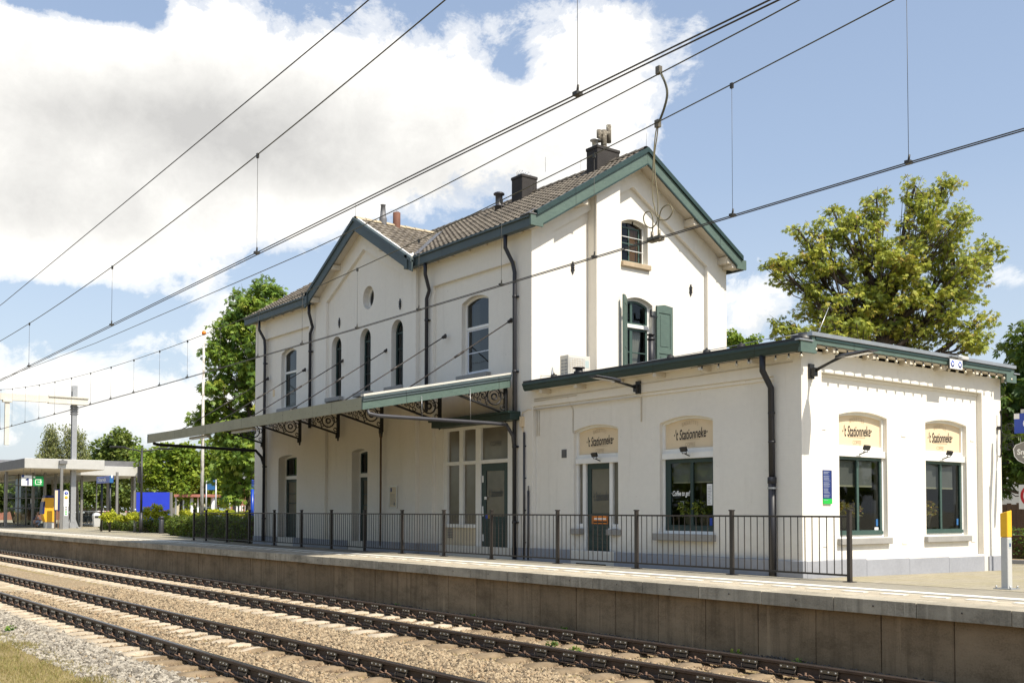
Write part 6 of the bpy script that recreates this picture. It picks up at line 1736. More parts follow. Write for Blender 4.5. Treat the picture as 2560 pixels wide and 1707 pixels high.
for i, (lst, lab) in enumerate((([(20, 1225, 60, 40), (70, 1240, 50, 40), (-30, 1230, 60, 50)], 'dim bushy tree behind the glass shelter, farthest left'), ([(150, 1225, 50, 40), (200, 1235, 50, 40), (110, 1240, 40, 34)], 'dim bushy tree seen between the shelter posts and the white mast'), ([(260, 1225, 50, 36), (310, 1235, 46, 40), (345, 1240, 30, 30)], 'dim bushy tree behind the station name sign'))):
    b = at_depth(lst[0][0]+20, 1285, d); b.z = -.2
    tree('bushy_tree', lab, b, .2, plobes(d, lst), 5200, .30, 'leaf_mid', 30+i, False, (.35, .22), 110, .62, group='bushy trees behind the shelter')

# ------------------------------------------------------------------ hedge and shrubs by the platform
def hedge(name, label, x0, x1, y0, y1, z0, z1, n, size, mat, seed, tone=(.35, .22), group=None, bump_=.07, cat='hedge'):
    rg = np.random.default_rng(seed)
    o = empty(name, ((x0+x1)/2, (y0+y1)/2, z0), label, cat, group)
    core = MB(); core.box((x0+.1, y0+.12, z0-.05), (x1-.1, y1-.1, z1-.12)); core.build('inner_twigs', MATS['wood_brown'], o)
    blobs = []
    L = x1-x0; k = int(L*2.6)
    for i in range(k):
        x = x0+L*(i+.5)/k
        for (y, z) in ((y0+.12, z0+(z1-z0)*.25), (y0+.10, z0+(z1-z0)*.55), (y0+.12, z1-.14), (y0+.45*(y1-y0), z1-.12), (y1-.2, z1-.12)):
            blobs.append((Vector((x+rg.uniform(-.1, .1), y+rg.uniform(-bump_, bump_), z+rg.uniform(-bump_, bump_))), Vector((.28, .17, .19))))
    leaves_object('foliage', blobs, n, size, mat, o, tone, seed=seed, shell=.1)
    return o
hedge('hedge', 'clipped low hedge behind the lamp post, long front one', -61.5, -44.4, 17.15, 18.3, 0, .64, 15000, .085, MATS['leaf_hedge'], 41, (.30, .2), 'hedges along the platform')
hedge('hedge', 'clipped hedge next to the house, behind the end of the railing', -46.6, -37.6, 16.0, 17.1, 0, .80, 13500, .085, MATS['leaf_hedge'], 42, (.36, .22), 'hedges along the platform')
def shrub(label, d, lst, n, size, mat, seed, flowers=0):
    lb = plobes(d, lst); b = at_depth(lst[0][0], 1290, d); b.z = -.05
    o = empty('shrub', b, label, 'shrub', 'golden shrubs behind the hedge')
    tw = MB()
    for c, r in lb: tw.tube([b, b.lerp(Vector(c), .6)+Vector((0, 0, -.1)), c], .02, 4, r1=.008)
    tw.build('stems', MATS['bark'], o)
    bl = []
    for c, r in lb:
        for k in range(9): bl.append((Vector(c)+Vector((R.uniform(-1, 1)*r[0]*.7, R.uniform(-1, 1)*r[1]*.7, R.uniform(-.8, .8)*r[2]*.7)), Vector((r[0]*.35, r[1]*.4, r[2]*.4))))
    leaves_object('foliage', bl, n, size, mat, o, (.5, .25), seed=seed)
    if flowers:
        fm = MB()
        for k in range(flowers):
            c, r = lb[k % len(lb)]; p = Vector(c)+Vector((R.uniform(-.8, .8)*r[0], R.uniform(-1, 0)*r[1], r[2]*R.uniform(.7, 1.0))); fm.lathe([(.001, -.03), (.045, 0), (.03, .03), (.001, .04)], p, 6)
        fm.build('blossom', MATS['flower_pink'], o)
shrub('bright golden-green shrubs behind the front hedge, below the blue panel', 52, [(380, 1285, 26, 20), (330, 1290, 40, 14), (290, 1290, 40, 14), (420, 1288, 30, 16), (390, 1268, 18, 10)], 5200, .10, MATS['leaf_gold'], 51, 16)
shrub('bright golden-green shrubs behind the railing, left of the house', 47.5, [(480, 1284, 40, 12), (530, 1280, 40, 10), (580, 1282, 40, 10), (620, 1284, 24, 10)], 4600, .09, MATS['leaf_gold'], 52)
shrub('small golden bush left of the station name sign', 57, [(280, 1282, 12, 14), (262, 1290, 16, 12)], 900, .09, MATS['leaf_gold'], 53)

# ------------------------------------------------------------------ mast and beam of the overhead line
D_M = 64.3
mbse = at_depth(181, 1319, D_M); mx, my = mbse.x, mbse.y; mz = at_depth(181, 963, D_M).z
mast = empty('catenary_mast', (mx, my, 0), 'tall pale steel mast with a cream cross beam over the tracks', 'mast')
mb = MB(); w_ = .145; t_ = .02
mb.box((mx-.15, my-w_, .35), (mx-.15+t_, my+w_, mz)); mb.box((mx+.15-t_, my-w_, .35), (mx+.15, my+w_, mz)); mb.box((mx-.13, my-.012, .35), (mx+.13, my+.012, mz)); mb.build('column', MATS['galvanised'], mast)
mb = MB(); zb = at_depth(160, 1010, D_M).z; zt = at_depth(160, 994, D_M).z
mb.box((mx+.17, my-14, zb), (mx+.45, my+.7, zt)); mb.box((mx+.12, my-1.6, zt-.04), (mx+.52, my+.75, zt+.04)); mb.box((mx+.12, my-1.6, zb-.04), (mx+.52, my+.75, zb+.04)); mb.build('cross_beam', MATS['cream_metal'], mast)
hp = on_x(16, 1100, mx+.3); mb = MB(); zl = at_depth(16, 1112, 62).z
mb.box((mx+.2, hp.y-.12, zl), (mx+.42, hp.y+.12, zb)); mb.box((mx+.1, hp.y-.25, zb-.12), (mx+.5, hp.y+.25, zb)); mb.build('drop_post', MATS['cream_metal'], mast)
mb = MB()
for s in (-1, 1):
    mb.add([(mx, my+s*.15, .3), (mx, my+s*.15, .62), (mx, my+s*.36, .05), (mx+.03, my+s*.15, .3), (mx+.03, my+s*.15, .62), (mx+.03, my+s*.36, .05), (mx, my+s*.15, .05), (mx+.03, my+s*.15, .05)], [(6,2,1),(5,7,4),(1,2,5,4),(6,7,5,2)])
    mb.box((mx-.2, my+s*.36-.1, 0), (mx+.2, my+s*.36+.1, .06))
mb.box((mx-.15, my-.2, .0), (mx+.15, my+.2, .36)); mb.build('foot', MATS['galvanised'], mast)
mb = MB(); mb.tube([(mx-.1, my-.2, zb-.1), (mx-.1, my+.2, zb-.1)], .05, 6)
for k in range(4): mb.box((mx-.2, my-.2, zb-.2-k*.14), (mx+.2, my+.2, zb-.13-k*.14))
mb.build('clamp', MATS['lead_grey'], mast)

# ------------------------------------------------------------------ lamp post, bollards, bin, signs on the platform
lp = on_z(1183*.29762, 900+1450*.29762, 0); lx, ly = lp.x, lp.y; lz = at_depth(354, 1120, 51).z
lamp = empty('street_lamp', (lx, ly, 0), 'dark double-armed street lamp on the platform in front of the hedge', 'street lamp')
mb = MB(); mb.tube([(lx, ly, 0), (lx, ly, 1.0)], .085, 10); mb.tube([(lx, ly, 1.0), (lx, ly, lz)], .062, 10, r1=.05); mb.build('post', MATS['post_dark'], lamp)
for s in (-1, 1):
    mb = MB(); mb.tube([(lx, ly, lz-.18), (lx, ly+s*.25, lz-.1), (lx, ly+s*.75, lz-.02), (lx, ly+s*.9, lz)], .035, 6); mb.build('arm', MATS['post_dark'], lamp)
    mb = MB(); mb.box((lx-.11, min(ly+s*.8, ly+s*1.52), lz-.02), (lx+.11, max(ly+s*.8, ly+s*1.52), lz+.06)); mb.build('lamp_head', MATS['black_iron'], lamp, bevel=.02)
mb = MB(); mb.box((lx-.02, ly-.2, 2.45), (lx+.12, ly-.06, 3.25)); mb.tube([(lx, ly-.1, 3.5), (lx, ly-.1, 2.2)], .03, 6); mb.build('loudspeaker', MATS['black_iron'], lamp)
mb = MB(); mb.lathe([(.22, 0), (.22, .02), (.1, .03)], (lx, ly, 0), 10); mb.build('base_plate', MATS['post_dark'], lamp)
p = on_z(1355*.29762, 900+1455*.29762, 0); bo = empty('bollard', (p.x, p.y, 0), 'stout dark bollard standing by the hedge', 'bollard')
mb = MB(); mb.lathe([(.12, 0), (.115, .62), (.09, .66)], (p.x, p.y, 0), 12); mb.build('shaft', MATS['post_dark'], bo)
mb = MB(); mb.lathe([(.09, .66), (.09, .70), (.115, .72), (.115, .80), (.03, .82), (.001, .82)], (p.x, p.y, 0), 12); mb.build('cap', MATS['post_dark'], bo)
p = on_z(1133*.29762, 900+1445*.29762, 0); bo = empty('marker_post', (p.x, p.y, 0), 'slim grey marker post with an orange band beside the street lamp', 'post')
mb = MB(); mb.tube([(p.x, p.y, 0), (p.x, p.y, .78)], .075, 8); mb.tube([(p.x, p.y, 1.02), (p.x, p.y, 1.18)], .07, 8); mb.build('shaft', MATS['galvanised'], bo)
mb = MB(); mb.tube([(p.x, p.y, .78), (p.x, p.y, 1.02)], .076, 8); mb.build('orange_band', MATS['orange_sticker'], bo)
# station name sign
e_ = on_y(279, 1198, 16.02); ns = empty('station_sign', (e_.x-1.1, e_.y, 0), 'blue station name sign on two dark posts', 'sign')
z0, z1 = at_depth(281, 1207, 54).z, at_depth(281, 1190, 54).z
mb = MB(); mb.box((e_.x-2.35, e_.y-.10, z0), (e_.x, e_.y+.10, z1)); mb.build('board', MATS['sign_blue'], ns, bevel=.02)
mb = MB(); mb.box((e_.x+.001, e_.y-.11, z0), (e_.x+.05, e_.y+.06, z1)); mb.build('end_panel', MATS['bus_blue'], ns)
mb = MB(); mb.box((e_.x+.0, e_.y-.04, z1-.1), (e_.x+.06, e_.y+.03, z1+.06)); mb.build('emblem', MATS['sign_white'], ns)
text('Oisterwijk', .27, front(e_.y-.104), e_.x-1.35, (z0+z1)/2, 0, MATS['letter_white'], ns, fit=1.5, bold=.006)
mb = MB()
for q in (852, 922):
    pp = on_y(q*.29762, 1300, 16.02); mb = MB(); mb.tube([(pp.x, pp.y, 0), (pp.x, pp.y, z0+.02)], .055, 8); mb.build('post', MATS['black_iron'], ns)
p = at_depth(241, 1312, 56); bn = empty('litter_bin', (p.x, p.y, 0), 'tapered pale grey litter bin in front of the hedge end', 'litter bin')
mb = MB(); mb.add([(p.x+a*k, p.y+b*k, z) for z, k in ((.22, .72), (.82, 1.0), (.92, .8), (.98, .3)) for a, b in ((-.16, -.2), (.16, -.2), (.16, .2), (-.16, .2))], [(0,3,2,1)]+[(r*4+i, r*4+(i+1) % 4, r*4+4+(i+1) % 4, r*4+4+i) for r in range(3) for i in range(4)]+[(12,13,14,15)]); mb.build('bin_body', MATS['grey_enamel'], bn, bevel=.01)
mb = MB(); mb.box((p.x-.06, p.y+.22, 0), (p.x+.06, p.y+.30, .95)); mb.build('post', MATS['galvanised'], bn)
mb = MB(); mb.box((p.x+.10, p.y-.13, .70), (p.x+.166, p.y+.13, .80)); mb.build('slot', MATS['rubber'], bn)
# information column, map panel, ticket machine
p = at_depth(163, 1323, 62); tot = empty('info_column', (p.x, p.y, 0), 'slim silver information column with a rounded top', 'column')
zt = at_depth(163, 1224, 62).z; Mx = side(p.x+.10); y0, y1 = p.y-.16, p.y+.16
mb = MB(); mb.plate([(y0, 0), (y1, 0)]+arch(y0, y1, zt-.16, zt, 10), [], 0, .2, Mx); mb.build('body', MATS['galvanised'], tot)
mb = MB(); mb.plate([(y0+.03, zt-1.0), (y1-.03, zt-1.0)]+arch(y0+.03, y1-.03, zt-.16, zt-.03, 10), [], -.01, .0, Mx); mb.build('white_face', MATS['sign_white'], tot)
mb = MB(); mb.lathe([(.10, 0), (.10, .006), (.001, .008)], Mx(p.y, zt-.2, -.01), 14, 0, axis=(1, 0, 0)); mb.lathe([(.10, 0), (.10, .006), (.001, .008)], Mx(p.y, zt-.45, -.01), 14, 1, axis=(1, 0, 0)); mb.lbox(p.y-.012, p.y+.012, zt-.25, zt-.15, -.022, -.018, Mx, 2); mb.build('roundel', [MATS['sign_blue'], MATS['signal_yellow'], MATS['sign_white']], tot)
mb = MB(); mb.plate([(y0+.06, zt-1.55), (y1-.06, zt-1.55)]+arch(y0+.06, y1-.06, zt-.95, zt-.85, 8), [], -.02, .0, Mx); mb.build('speech_panel', MATS['sign_white'], tot)
mb = MB()
for k, q in enumerate((0, 0, 1, 1)): mb.lbox(p.y-.05, p.y+.05, zt-1.08-.13*k, zt-1.0-.13*k, -.026, -.02, Mx, q)
mb.build('button', [MATS['lead_grey'], MATS['bright_green']], tot)
p = at_depth(118, 1322, 64.5); tm = empty('ticket_machine', (p.x, p.y, 0), 'yellow ticket machine with curved front on a grey plinth', 'ticket machine')
zt = at_depth(118, 1244, 64.5).z; zb_ = at_depth(118, 1304, 64.5).z
ya_, yb2 = on_x(104, 1280, p.x).y, on_x(134, 1280, p.x).y
Mt = side(p.x+.35)
pr = [(ya_+.15, zb_), (yb2, zb_), (yb2, zt)]+[(ya_+.1, zt)]+[(ya_+.1-.13*math.sin(PI*k/7)+.05*(k/7), zt-(zt-zb_)*k/7) for k in range(1, 7)]
mb = MB(); mb.plate(pr[::-1][::-1], [], 0, .7, Mt); mb.build('cabinet', MATS['machine_yellow'], tm)
mb = MB(); mb.lbox(ya_+.12, yb2+.01, zt, zt+.15, .02, .68, Mt); mb.build('top_panel', MATS['navy'], tm)
mb = MB(); mb.plate([(ya_-.05, zb_+.5), (ya_+.08, zb_+.5), (ya_+.12, zt-.2), (ya_+.02, zt-.25)], [], -.01, .71, Mt); mb.build('screen_side', MATS['navy'], tm)
mb = MB(); mb.lbox(ya_+.2, yb2-.02, 0, zb_, .05, .65, Mt); mb.build('plinth', MATS['grey_enamel'], tm)
p = at_depth(141, 1322, 63.5); mp_ = empty('map_panel', (p.x, p.y, 0), 'dark blue panel with a pale map beside the ticket machine', 'map panel')
zt, zb_ = at_depth(141, 1223, 63.5).z, at_depth(141, 1276, 63.5).z; Mt = side(p.x+.05)
mb = MB(); mb.lbox(p.y-.15, p.y+.15, zb_, zt, 0, .12, Mt); mb.build('case', MATS['navy'], mp_)
mb = MB(); mb.lbox(p.y-.13, p.y+.04, zb_+.05, zt-.05, -.01, .0, Mt); mb.build('sheet', MATS['render_cream'], mp_)
mb = MB()
for q in (-.1, .1): mb.box((p.x-.05, p.y+q-.03, 0), (p.x+.0, p.y+q+.03, zb_))
mb.build('leg', MATS['wood_brown'], mp_)

# ------------------------------------------------------------------ shelter on the left
sh = empty('platform_shelter', (-75, 16.8, 0), 'flat-roofed glass platform shelter at the far left', 'shelter')
mb = MB(); mb.box((-110, 14.4, 3.60), (-66.7, 19.0, 4.20)); mb.build('roof', MATS['alu'], sh, bevel=.02)
mb = MB(); mb.box((-110, 14.5, 3.585), (-66.75, 18.9, 3.598)); mb.build('roof_soffit', MATS['soffit'], sh)
mb = MB(); mb.box((-110, 14.38, 3.62), (-66.72, 14.398, 4.18)); mb.build('shaded_roof_face', MATS['lead_grey'], sh)  # dark sheet giving the roof's track side its shade as colour
mb = MB(); mb.box((-100, 18.6, 3.42), (-72, 23.6, 4.06)); mb.build('lower_roof', MATS['alu'], sh, bevel=.02)
mb = MB(); mb.box((-98, 22.0, 3.9), (-78, 25.0, 4.7)); mb.build('rear_roof', MATS['lead_grey'], sh)
pm = MB(); pm.box((-.07, -.07, 0), (.07, .07, 3.6)); p0 = pm.build('post', MATS['grey_post'], sh)
for i, (px, dd) in enumerate(((14, 66.5), (81, 69), (111, 68), (152, 60.8), (203, 70), (268, 72), (291, 68), (329, 72), (335, 71), (137, 70))):
    q = p0 if i == 0 else p0.copy()
    if i: COL.objects.link(q)
    b = at_depth(px, 1318, dd); q.location = (b.x, b.y, 0)
ga, gb = at_depth(10, 1318, 69), at_depth(108, 1318, 69)
def wallpt(t, z): v = ga.lerp(gb, t); return (v.x, v.y, z)
mb = MB(); mb.add([wallpt(0, .1), wallpt(1, .1), wallpt(1, 3.4), wallpt(0, 3.4)], [(0,1,2,3)]); mb.build('glass_wall', MATS['pane_clear'], sh)
mb = MB()
for z in (.1, 1.25, 1.9, 2.75, 3.4): mb.tube([wallpt(0, z), wallpt(1, z)], .035, 4)
for t in (0, .35, .55, .75, 1): mb.tube([wallpt(t, .05), wallpt(t, 3.5)], .045, 4)
mb.build('glass_frame', MATS['grey_post'], sh)
mb = MB()
rb = at_depth(30, 1300, 72); mb.box((rb.x-1.5, rb.y+.5, 0), (rb.x+.2, rb.y+1.6, 3.3)); mb.build('lift_shaft', MATS['pane_dark'], sh)
mb = MB(); mb.add([wallpt(.66, 1.55), wallpt(.78, 1.55), wallpt(.78, 1.85), wallpt(.66, 1.85)], [(0,1,2,3)]); mb.build('notice', MATS['sign_white'], sh)
fl = at_depth(168, 1152, 62.3); fx_ = empty('floodlight', fl, 'grey floodlight on the fascia of the shelter roof', 'floodlight')
mb = MB(); mb.box((-66.69, fl.y-.22, 3.9), (-66.45, fl.y+.22, 4.1)); mb.build('housing', MATS['lead_grey'], fx_); mb = MB(); mb.box((-66.7, fl.y-.05, 4.1), (-66.55, fl.y+.05, 4.18)); mb.build('bracket', MATS['grey_post'], fx_)
def hang_sign(name, label, px0, px1, py0, py1, X, mat, grp):
    a, b = on_x(px0, py1, X), on_x(px1, py0, X); o = empty(name, (X, (a.y+b.y)/2, a.z), label, 'sign', grp)
    mb = MB(); mb.lbox(a.y, b.y, a.z, b.z, 0, .06, side(X)); mb.build('board', mat, o, bevel=.005)
    mb = MB()
    for y in (a.y+.1, b.y-.1): mb.tube([(X-.03, y, b.z), (X-.03, y, 3.6)], .012, 5)
    mb.build('hanger', MATS['grey_post'], o)
    return o, a, b
o1, a, b = hang_sign('platform_number_sign', 'white hanging sign with the number 1', 53.5, 80.3, 1188, 1213.5, -67.2, MATS['sign_white'], 'signs hanging below the shelter roof')
yy, zz = (a.y+b.y)/2+.03, (a.z+b.z)/2-.07; mb = MB(); mb.plate([(yy, zz-.21), (yy+.08, zz-.21), (yy+.08, zz+.22), (yy+.01, zz+.22), (yy-.10, zz+.12), (yy-.10, zz+.05), (yy, zz+.10)], [], -.008, 0, side(-67.2)); mb.build('numeral', MATS['notice_blue'], o1)
mb = MB(); mb.lbox(a.y, a.y+.14, b.z-.12, b.z+.02, -.006, .0, side(-67.2)); mb.build('corner_square', MATS['notice_blue'], o1)
o1, a, b = hang_sign('exit_sign', 'green hanging sign with a white exit arrow', 82.3, 109, 1190, 1214, -67.2, MATS['sign_green'], 'signs hanging below the shelter roof')
Me = side(-67.2); w_ = b.y-a.y; h_ = b.z-a.z; cx, cz1 = (a.y+b.y)/2, (a.z+b.z)/2-.04
mb = MB(); q = .30*w_
for u0, u1, v0, v1 in ((cx-q, cx-q+.03, cz1-q, cz1+q*.8), (cx-q, cx+q, cz1+q*.8-.03, cz1+q*.8), (cx-q, cx+q, cz1-q, cz1-q+.03), (cx-q*.3, cx+q, cz1-.03, cz1+.0)): mb.lbox(u0, u1, v0, v1, -.006, 0, Me)
mb.plate([(cx+q*.45, cz1+q*.5), (cx+q*.7, cz1+q*.5), (cx+q*1.15, cz1-.015), (cx+q*.7, cz1-q*.5-.03), (cx+q*.45, cz1-q*.5-.03), (cx+q*.85, cz1-.015)][::-1], [], -.007, 0, Me); mb.build('arrow', MATS['letter_white'], o1)
mb = MB(); mb.lbox(a.y+.02, a.y+.12, b.z-.12, b.z-.02, -.006, .0, Me); mb.build('corner_square', MATS['letter_white'], o1)
# glazed fence with white posts
gf0, gf1 = at_depth(186, 1316, 84), at_depth(275, 1316, 86)
gfen = empty('glazed_fence', gf0.lerp(gf1, .5), 'white-framed glazed fence in front of the parked bicycles', 'fence'); gfen.location.z = 0
fw = lambda t, z: (gf0.x+(gf1.x-gf0.x)*t, gf0.y+(gf1.y-gf0.y)*t, z)
mb = MB()
for z in (-.02, 1.02): mb.tube([fw(-.3, z), fw(1.1, z)], .045, 4)
mb.build('rail', MATS['white_metal'], gfen)
for t in (-.3, .18, .60, .93, 1.1):
    mb = MB(); mb.tube([fw(t, -.3), fw(t, 3.4 if .1 < t < 1 else 1.04)], .055, 4); mb.build('post', MATS['white_metal'], gfen)
mb = MB(); mb.add([fw(-.3, .15), fw(1.1, .15), fw(1.1, 1.07), fw(-.3, 1.07)], [(0,1,2,3)]); mb.build('pane', MATS['pane_clear'], gfen)
# bicycles
def bicycle_parts():
    W = MB()
    def ring(cx, cz, r, w):
        return [(cx+r*math.cos(2*PI*k/18), 0, cz+r*math.sin(2*PI*k/18)) for k in range(19)]
    whs = []
    for cx in (-.52, .52):
        m = MB(); m.tube(ring(cx, .34, .33, 0), .016, 5, 0, cap=False); m.tube(ring(cx, .34, .30, 0), .008, 4, 1, cap=False)
        for k in range(10): a = 2*PI*k/10; m.tube([(cx, 0, .34), (cx+.3*math.cos(a), 0, .34+.3*math.sin(a))], .003, 3, 1, cap=False)
        whs.append(m)
    fr_ = MB()
    for p in ([(-.52, 0, .34), (-.12, 0, .30)], [(-.12, 0, .30), (-.25, 0, .86)], [(-.12, 0, .30), (.36, 0, .74)], [(-.22, 0, .72), (.36, 0, .78)], [(.33, 0, .95), (.52, 0, .34)], [(-.52, 0, .34), (-.24, 0, .74)]): fr_.tube(p, .02, 5)
    hb = MB(); hb.tube([(.18, -.27, 1.03), (.32, -.18, 1.06), (.34, 0, 1.0), (.32, .18, 1.06), (.18, .27, 1.03)], .014, 5)
    sd = MB(); sd.box((-.40, -.08, .88), (-.14, .08, .95))
    rk = MB(); rk.box((-.82, -.07, .70), (-.34, .07, .73)); rk.tube([(-.75, 0, .70), (-.54, 0, .36)], .01, 4)
    return whs, fr_, hb, sd, rk
whs, frm, hbm, sdm, rkm = bicycle_parts()
bike0 = empty('bicycle', (0, 0, 0), 'parked bicycle', 'bicycle', 'bicycles parked behind the glazed fence')
for m in whs: m.build('wheel', [MATS['rubber'], MATS['white_metal']], bike0)
frm.build('frame', MATS['lead_grey'], bike0); hbm.build('handlebar', MATS['zinc'], bike0); sdm.build('saddle', MATS['rubber'], bike0, bevel=.03); rkm.build('carrier', MATS['zinc'], bike0)
nb_ = 0
for i in range(11):
    q = bike0 if i == 0 else copy_tree(bike0)
    b = at_depth(192+i*8.6, 1316, 87.5+.3*(i % 2)); q.location = (b.x, b.y, gz(b.x, b.y)); q.rotation_euler = (rad(R.uniform(-6, 6)), 0, rad(55+R.uniform(-12, 12)))
    q['label'] = 'bicycle parked in the row behind the glazed fence'
# covered bicycle rack with an arched translucent roof
cv = at_depth(230, 1255, 104); rk_ = empty('bicycle_shelter', (cv.x, cv.y, -.2), 'long shelter with a curved translucent roof behind the bicycles', 'bicycle shelter')
a, b = at_depth(165, 1256, 104), at_depth(296, 1256, 107); dr = (b-a).normalized(); dr.z = 0; nn = Vector((-dr.y, dr.x, 0))
mb = MB(); vs = []
for q in (a-dr*0.5, b):
    for k in range(9):
        an = PI*k/8; vs.append((q.x+nn.x*(1.1-1.1*math.cos(an)), q.y+nn.y*(1.1-1.1*math.cos(an)), 1.75+.6*math.sin(an)))
mb.add(vs, [(k, k+1, k+10, k+9) for k in range(8)]); mb.build('roof', MATS['poly_roof'], rk_)
mb = MB(); mb.tube([(a.x, a.y, 1.72), (b.x, b.y, 1.72)], .08, 4)
for k in range(8): q = a.lerp(b, k/7); mb.tube([(q.x, q.y, -.2), (q.x, q.y, 1.75)], .05, 4)
mb.build('frame', MATS['grey_post'], rk_)
mb = MB(); q0, q1 = a+nn*2.2, b+nn*2.2; mb.add([(q0.x, q0.y, -.2), (q1.x, q1.y, -.2), (q1.x, q1.y, 1.4), (q0.x, q0.y, 1.4)], [(0,1,2,3)]); mb.build('rear_wall', MATS['room_dark'], rk_)

# ------------------------------------------------------------------ street side: panel, flagpole, bus stop, signs, car
p = at_depth(382, 1250, 58); pb = empty('blue_panel', (p.x, p.y, 0), 'large plain blue panel standing behind the shrubs', 'panel')
rt = Vector((CR.x, CR.y, 0)).normalized(); a, b = at_depth(341, 1230, 58), at_depth(424, 1230, 58)
def vplate(mb, a, b, z0, z1, t):
    d = (b-a).normalized(); n = Vector((-d.y, d.x, 0))*t; vs = []
    for z in (z0, z1):
        for q in (a, b, b+n, a+n): vs.append((q.x, q.y, z))
    mb.add(vs, [(3,2,1,0),(4,5,6,7),(0,1,5,4),(1,2,6,5),(2,3,7,6),(3,0,4,7)])
zt = at_depth(382, 1230, 58).z
mb = MB(); vplate(mb, a, b, .3, zt, .12); mb.build('board', MATS['board_blue'], pb)
mb = MB(); n2 = (b-a).normalized(); vplate(mb, b+n2*.01, b+n2*.10, 0, zt, .2); vplate(mb, a-n2*.08, a-n2*.01, 0, zt, .2); mb.build('frame', MATS['grey_post'], pb)
p = at_depth(504.5, 1300, 45.6); fp_ = empty('flagpole', (p.x, p.y, 0), 'tall peeling white flagpole with an orange ball on top', 'flagpole')
ztp = at_depth(506, 836, 45.6).z
m, nt, out = nt_of('peeling_pole'); x = NX(nt); nz_ = x.noise(x.mapv(x.pos(), (6, 6, 1.3)), 1.4, 6, .7)
nt.links.new(x.bsdf(x.ramp(nz_, [(.42, (.72, .70, .66)), (.52, (.60, .57, .52)), (.6, (.24, .21, .17))]), .7, 0, x.bump(nz_, .4, .01)), out.inputs[0])
mb = MB(); mb.tube([(p.x, p.y, 0), (p.x, p.y, ztp*.5), (p.x, p.y, ztp)], [.085, .07, .045], 10); mb.build('pole', m, fp_)
mb = MB(); mb.lathe([(.001, -.11), (.08, -.08), (.10, 0), (.07, .07), (.001, .11)], (p.x, p.y, ztp+.12), 12); mb.build('ball', MATS['orange_sticker'], fp_)
cp_ = at_depth(377, 1230, 75); cmp_ = empty('camera_mast', (cp_.x, cp_.y, 0), 'thin street mast with cameras and a flat lamp, above the blue panel', 'mast')
zt = at_depth(377, 1145, 75).z
mb = MB(); mb.tube([(cp_.x, cp_.y, -.2), (cp_.x, cp_.y, zt)], .06, 6); mb.build('pole', MATS['galvanised'], cmp_)
mb = MB(); mb.box((cp_.x-.1, cp_.y-.1, zt), (cp_.x+.2, cp_.y+.5, zt+.08)); mb.build('lamp_head', MATS['sign_white'], cmp_)
mb = MB(); z_ = at_depth(377, 1175, 75).z
mb.box((cp_.x-.1, cp_.y-.1, z_-.1), (cp_.x+.1, cp_.y+.45, z_+.1)); mb.lathe([(.001, -.15), (.14, -.1), (.16, .05), (.001, .12)], (cp_.x+.1, cp_.y+.35, z_-.1), 8); mb.build('camera', MATS['sign_white'], cmp_)
mb = MB(); z_ = at_depth(377, 1191, 75).z; mb.box((cp_.x-.15, cp_.y-.15, z_-.2), (cp_.x+.15, cp_.y+.15, z_+.2)); mb.build('control_box', MATS['sign_white'], cmp_)
mb = MB(); z_ = at_depth(377, 1208, 75).z
for s in (-1, 1): mb.tube([(cp_.x, cp_.y, z_), (cp_.x, cp_.y+s*.3, z_-.25)], .04, 5)
mb.build('sensor_arm', MATS['grey_enamel'], cmp_)
# bus shelter with red roof
a, b = at_depth(435, 1240, 70), at_depth(536, 1240, 70); zr = at_depth(480, 1238, 70).z
bs_ = empty('bus_shelter', a.lerp(b, .5), 'open bus shelter with a thin red roof on white columns', 'bus shelter'); bs_.location.z = -.1
mb = MB(); vplate(mb, a, b, zr-.1, zr+.08, 1.6); mb.build('roof', MATS['salmon_red'], bs_)
for px, r_ in ((440, .05), (459, .06), (479, .12), (495, .06), (532, .12)):
    q = at_depth(px, 1260, 70.4); mb = MB(); mb.tube([(q.x, q.y, -.15), (q.x, q.y, zr-.1)], r_, 8); mb.build('column', MATS['sign_white'], bs_)
mb = MB(); q0, q1 = at_depth(440, 1260, 71.4), at_depth(530, 1260, 71.4); mb.add([(q0.x, q0.y, .2), (q1.x, q1.y, .2), (q1.x, q1.y, zr-.3), (q0.x, q0.y, zr-.3)], [(0,1,2,3)]); mb.build('glass_wall', MATS['pane_clear'], bs_)
# blue bus-stop board
a, b = at_depth(516, 1200, 66), at_depth(540, 1200, 66); bst = empty('bus_stop_sign', a.lerp(b, .5), 'blue board on two grey posts beside the flagpole', 'sign'); bst.location.z = 0
mb = MB(); vplate(mb, a, b, at_depth(520, 1224, 66).z, at_depth(520, 1200, 66).z, .12); mb.build('board', MATS['bus_blue'], bst)
for q in (a, b): mb = MB(); mb.tube([(q.x, q.y, -.1), (q.x, q.y, a.z+.05)], .05, 6); mb.build('post', MATS['galvanised'], bst)
a, b = at_depth(566, 1240, 90), at_depth(584, 1240, 90); sgn = empty('street_sign', a.lerp(b, .5), 'small blue and white street sign under the tall chestnut', 'sign'); sgn.location.z = -.2
mb = MB(); vplate(mb, a, b, at_depth(570, 1251, 90).z, at_depth(570, 1229, 90).z, .1); mb.build('board', MATS['sign_white'], sgn)
mb = MB(); f_ = (CF*-.02); vplate(mb, a+f_*2, b+f_*2, at_depth(570, 1244, 90).z, at_depth(570, 1234, 90).z, .05); mb.build('blue_band', MATS['sign_blue'], sgn)
mb = MB(); q = a.lerp(b, .5); mb.tube([(q.x, q.y, -.2), (q.x, q.y, a.z)], .05, 6); mb.build('post', MATS['galvanised'], sgn)
q = at_depth(631, 1240, 47); col_ = empty('blue_column', (q.x, q.y, -.1), 'slim blue column with an openwork top against the house corner', 'column')
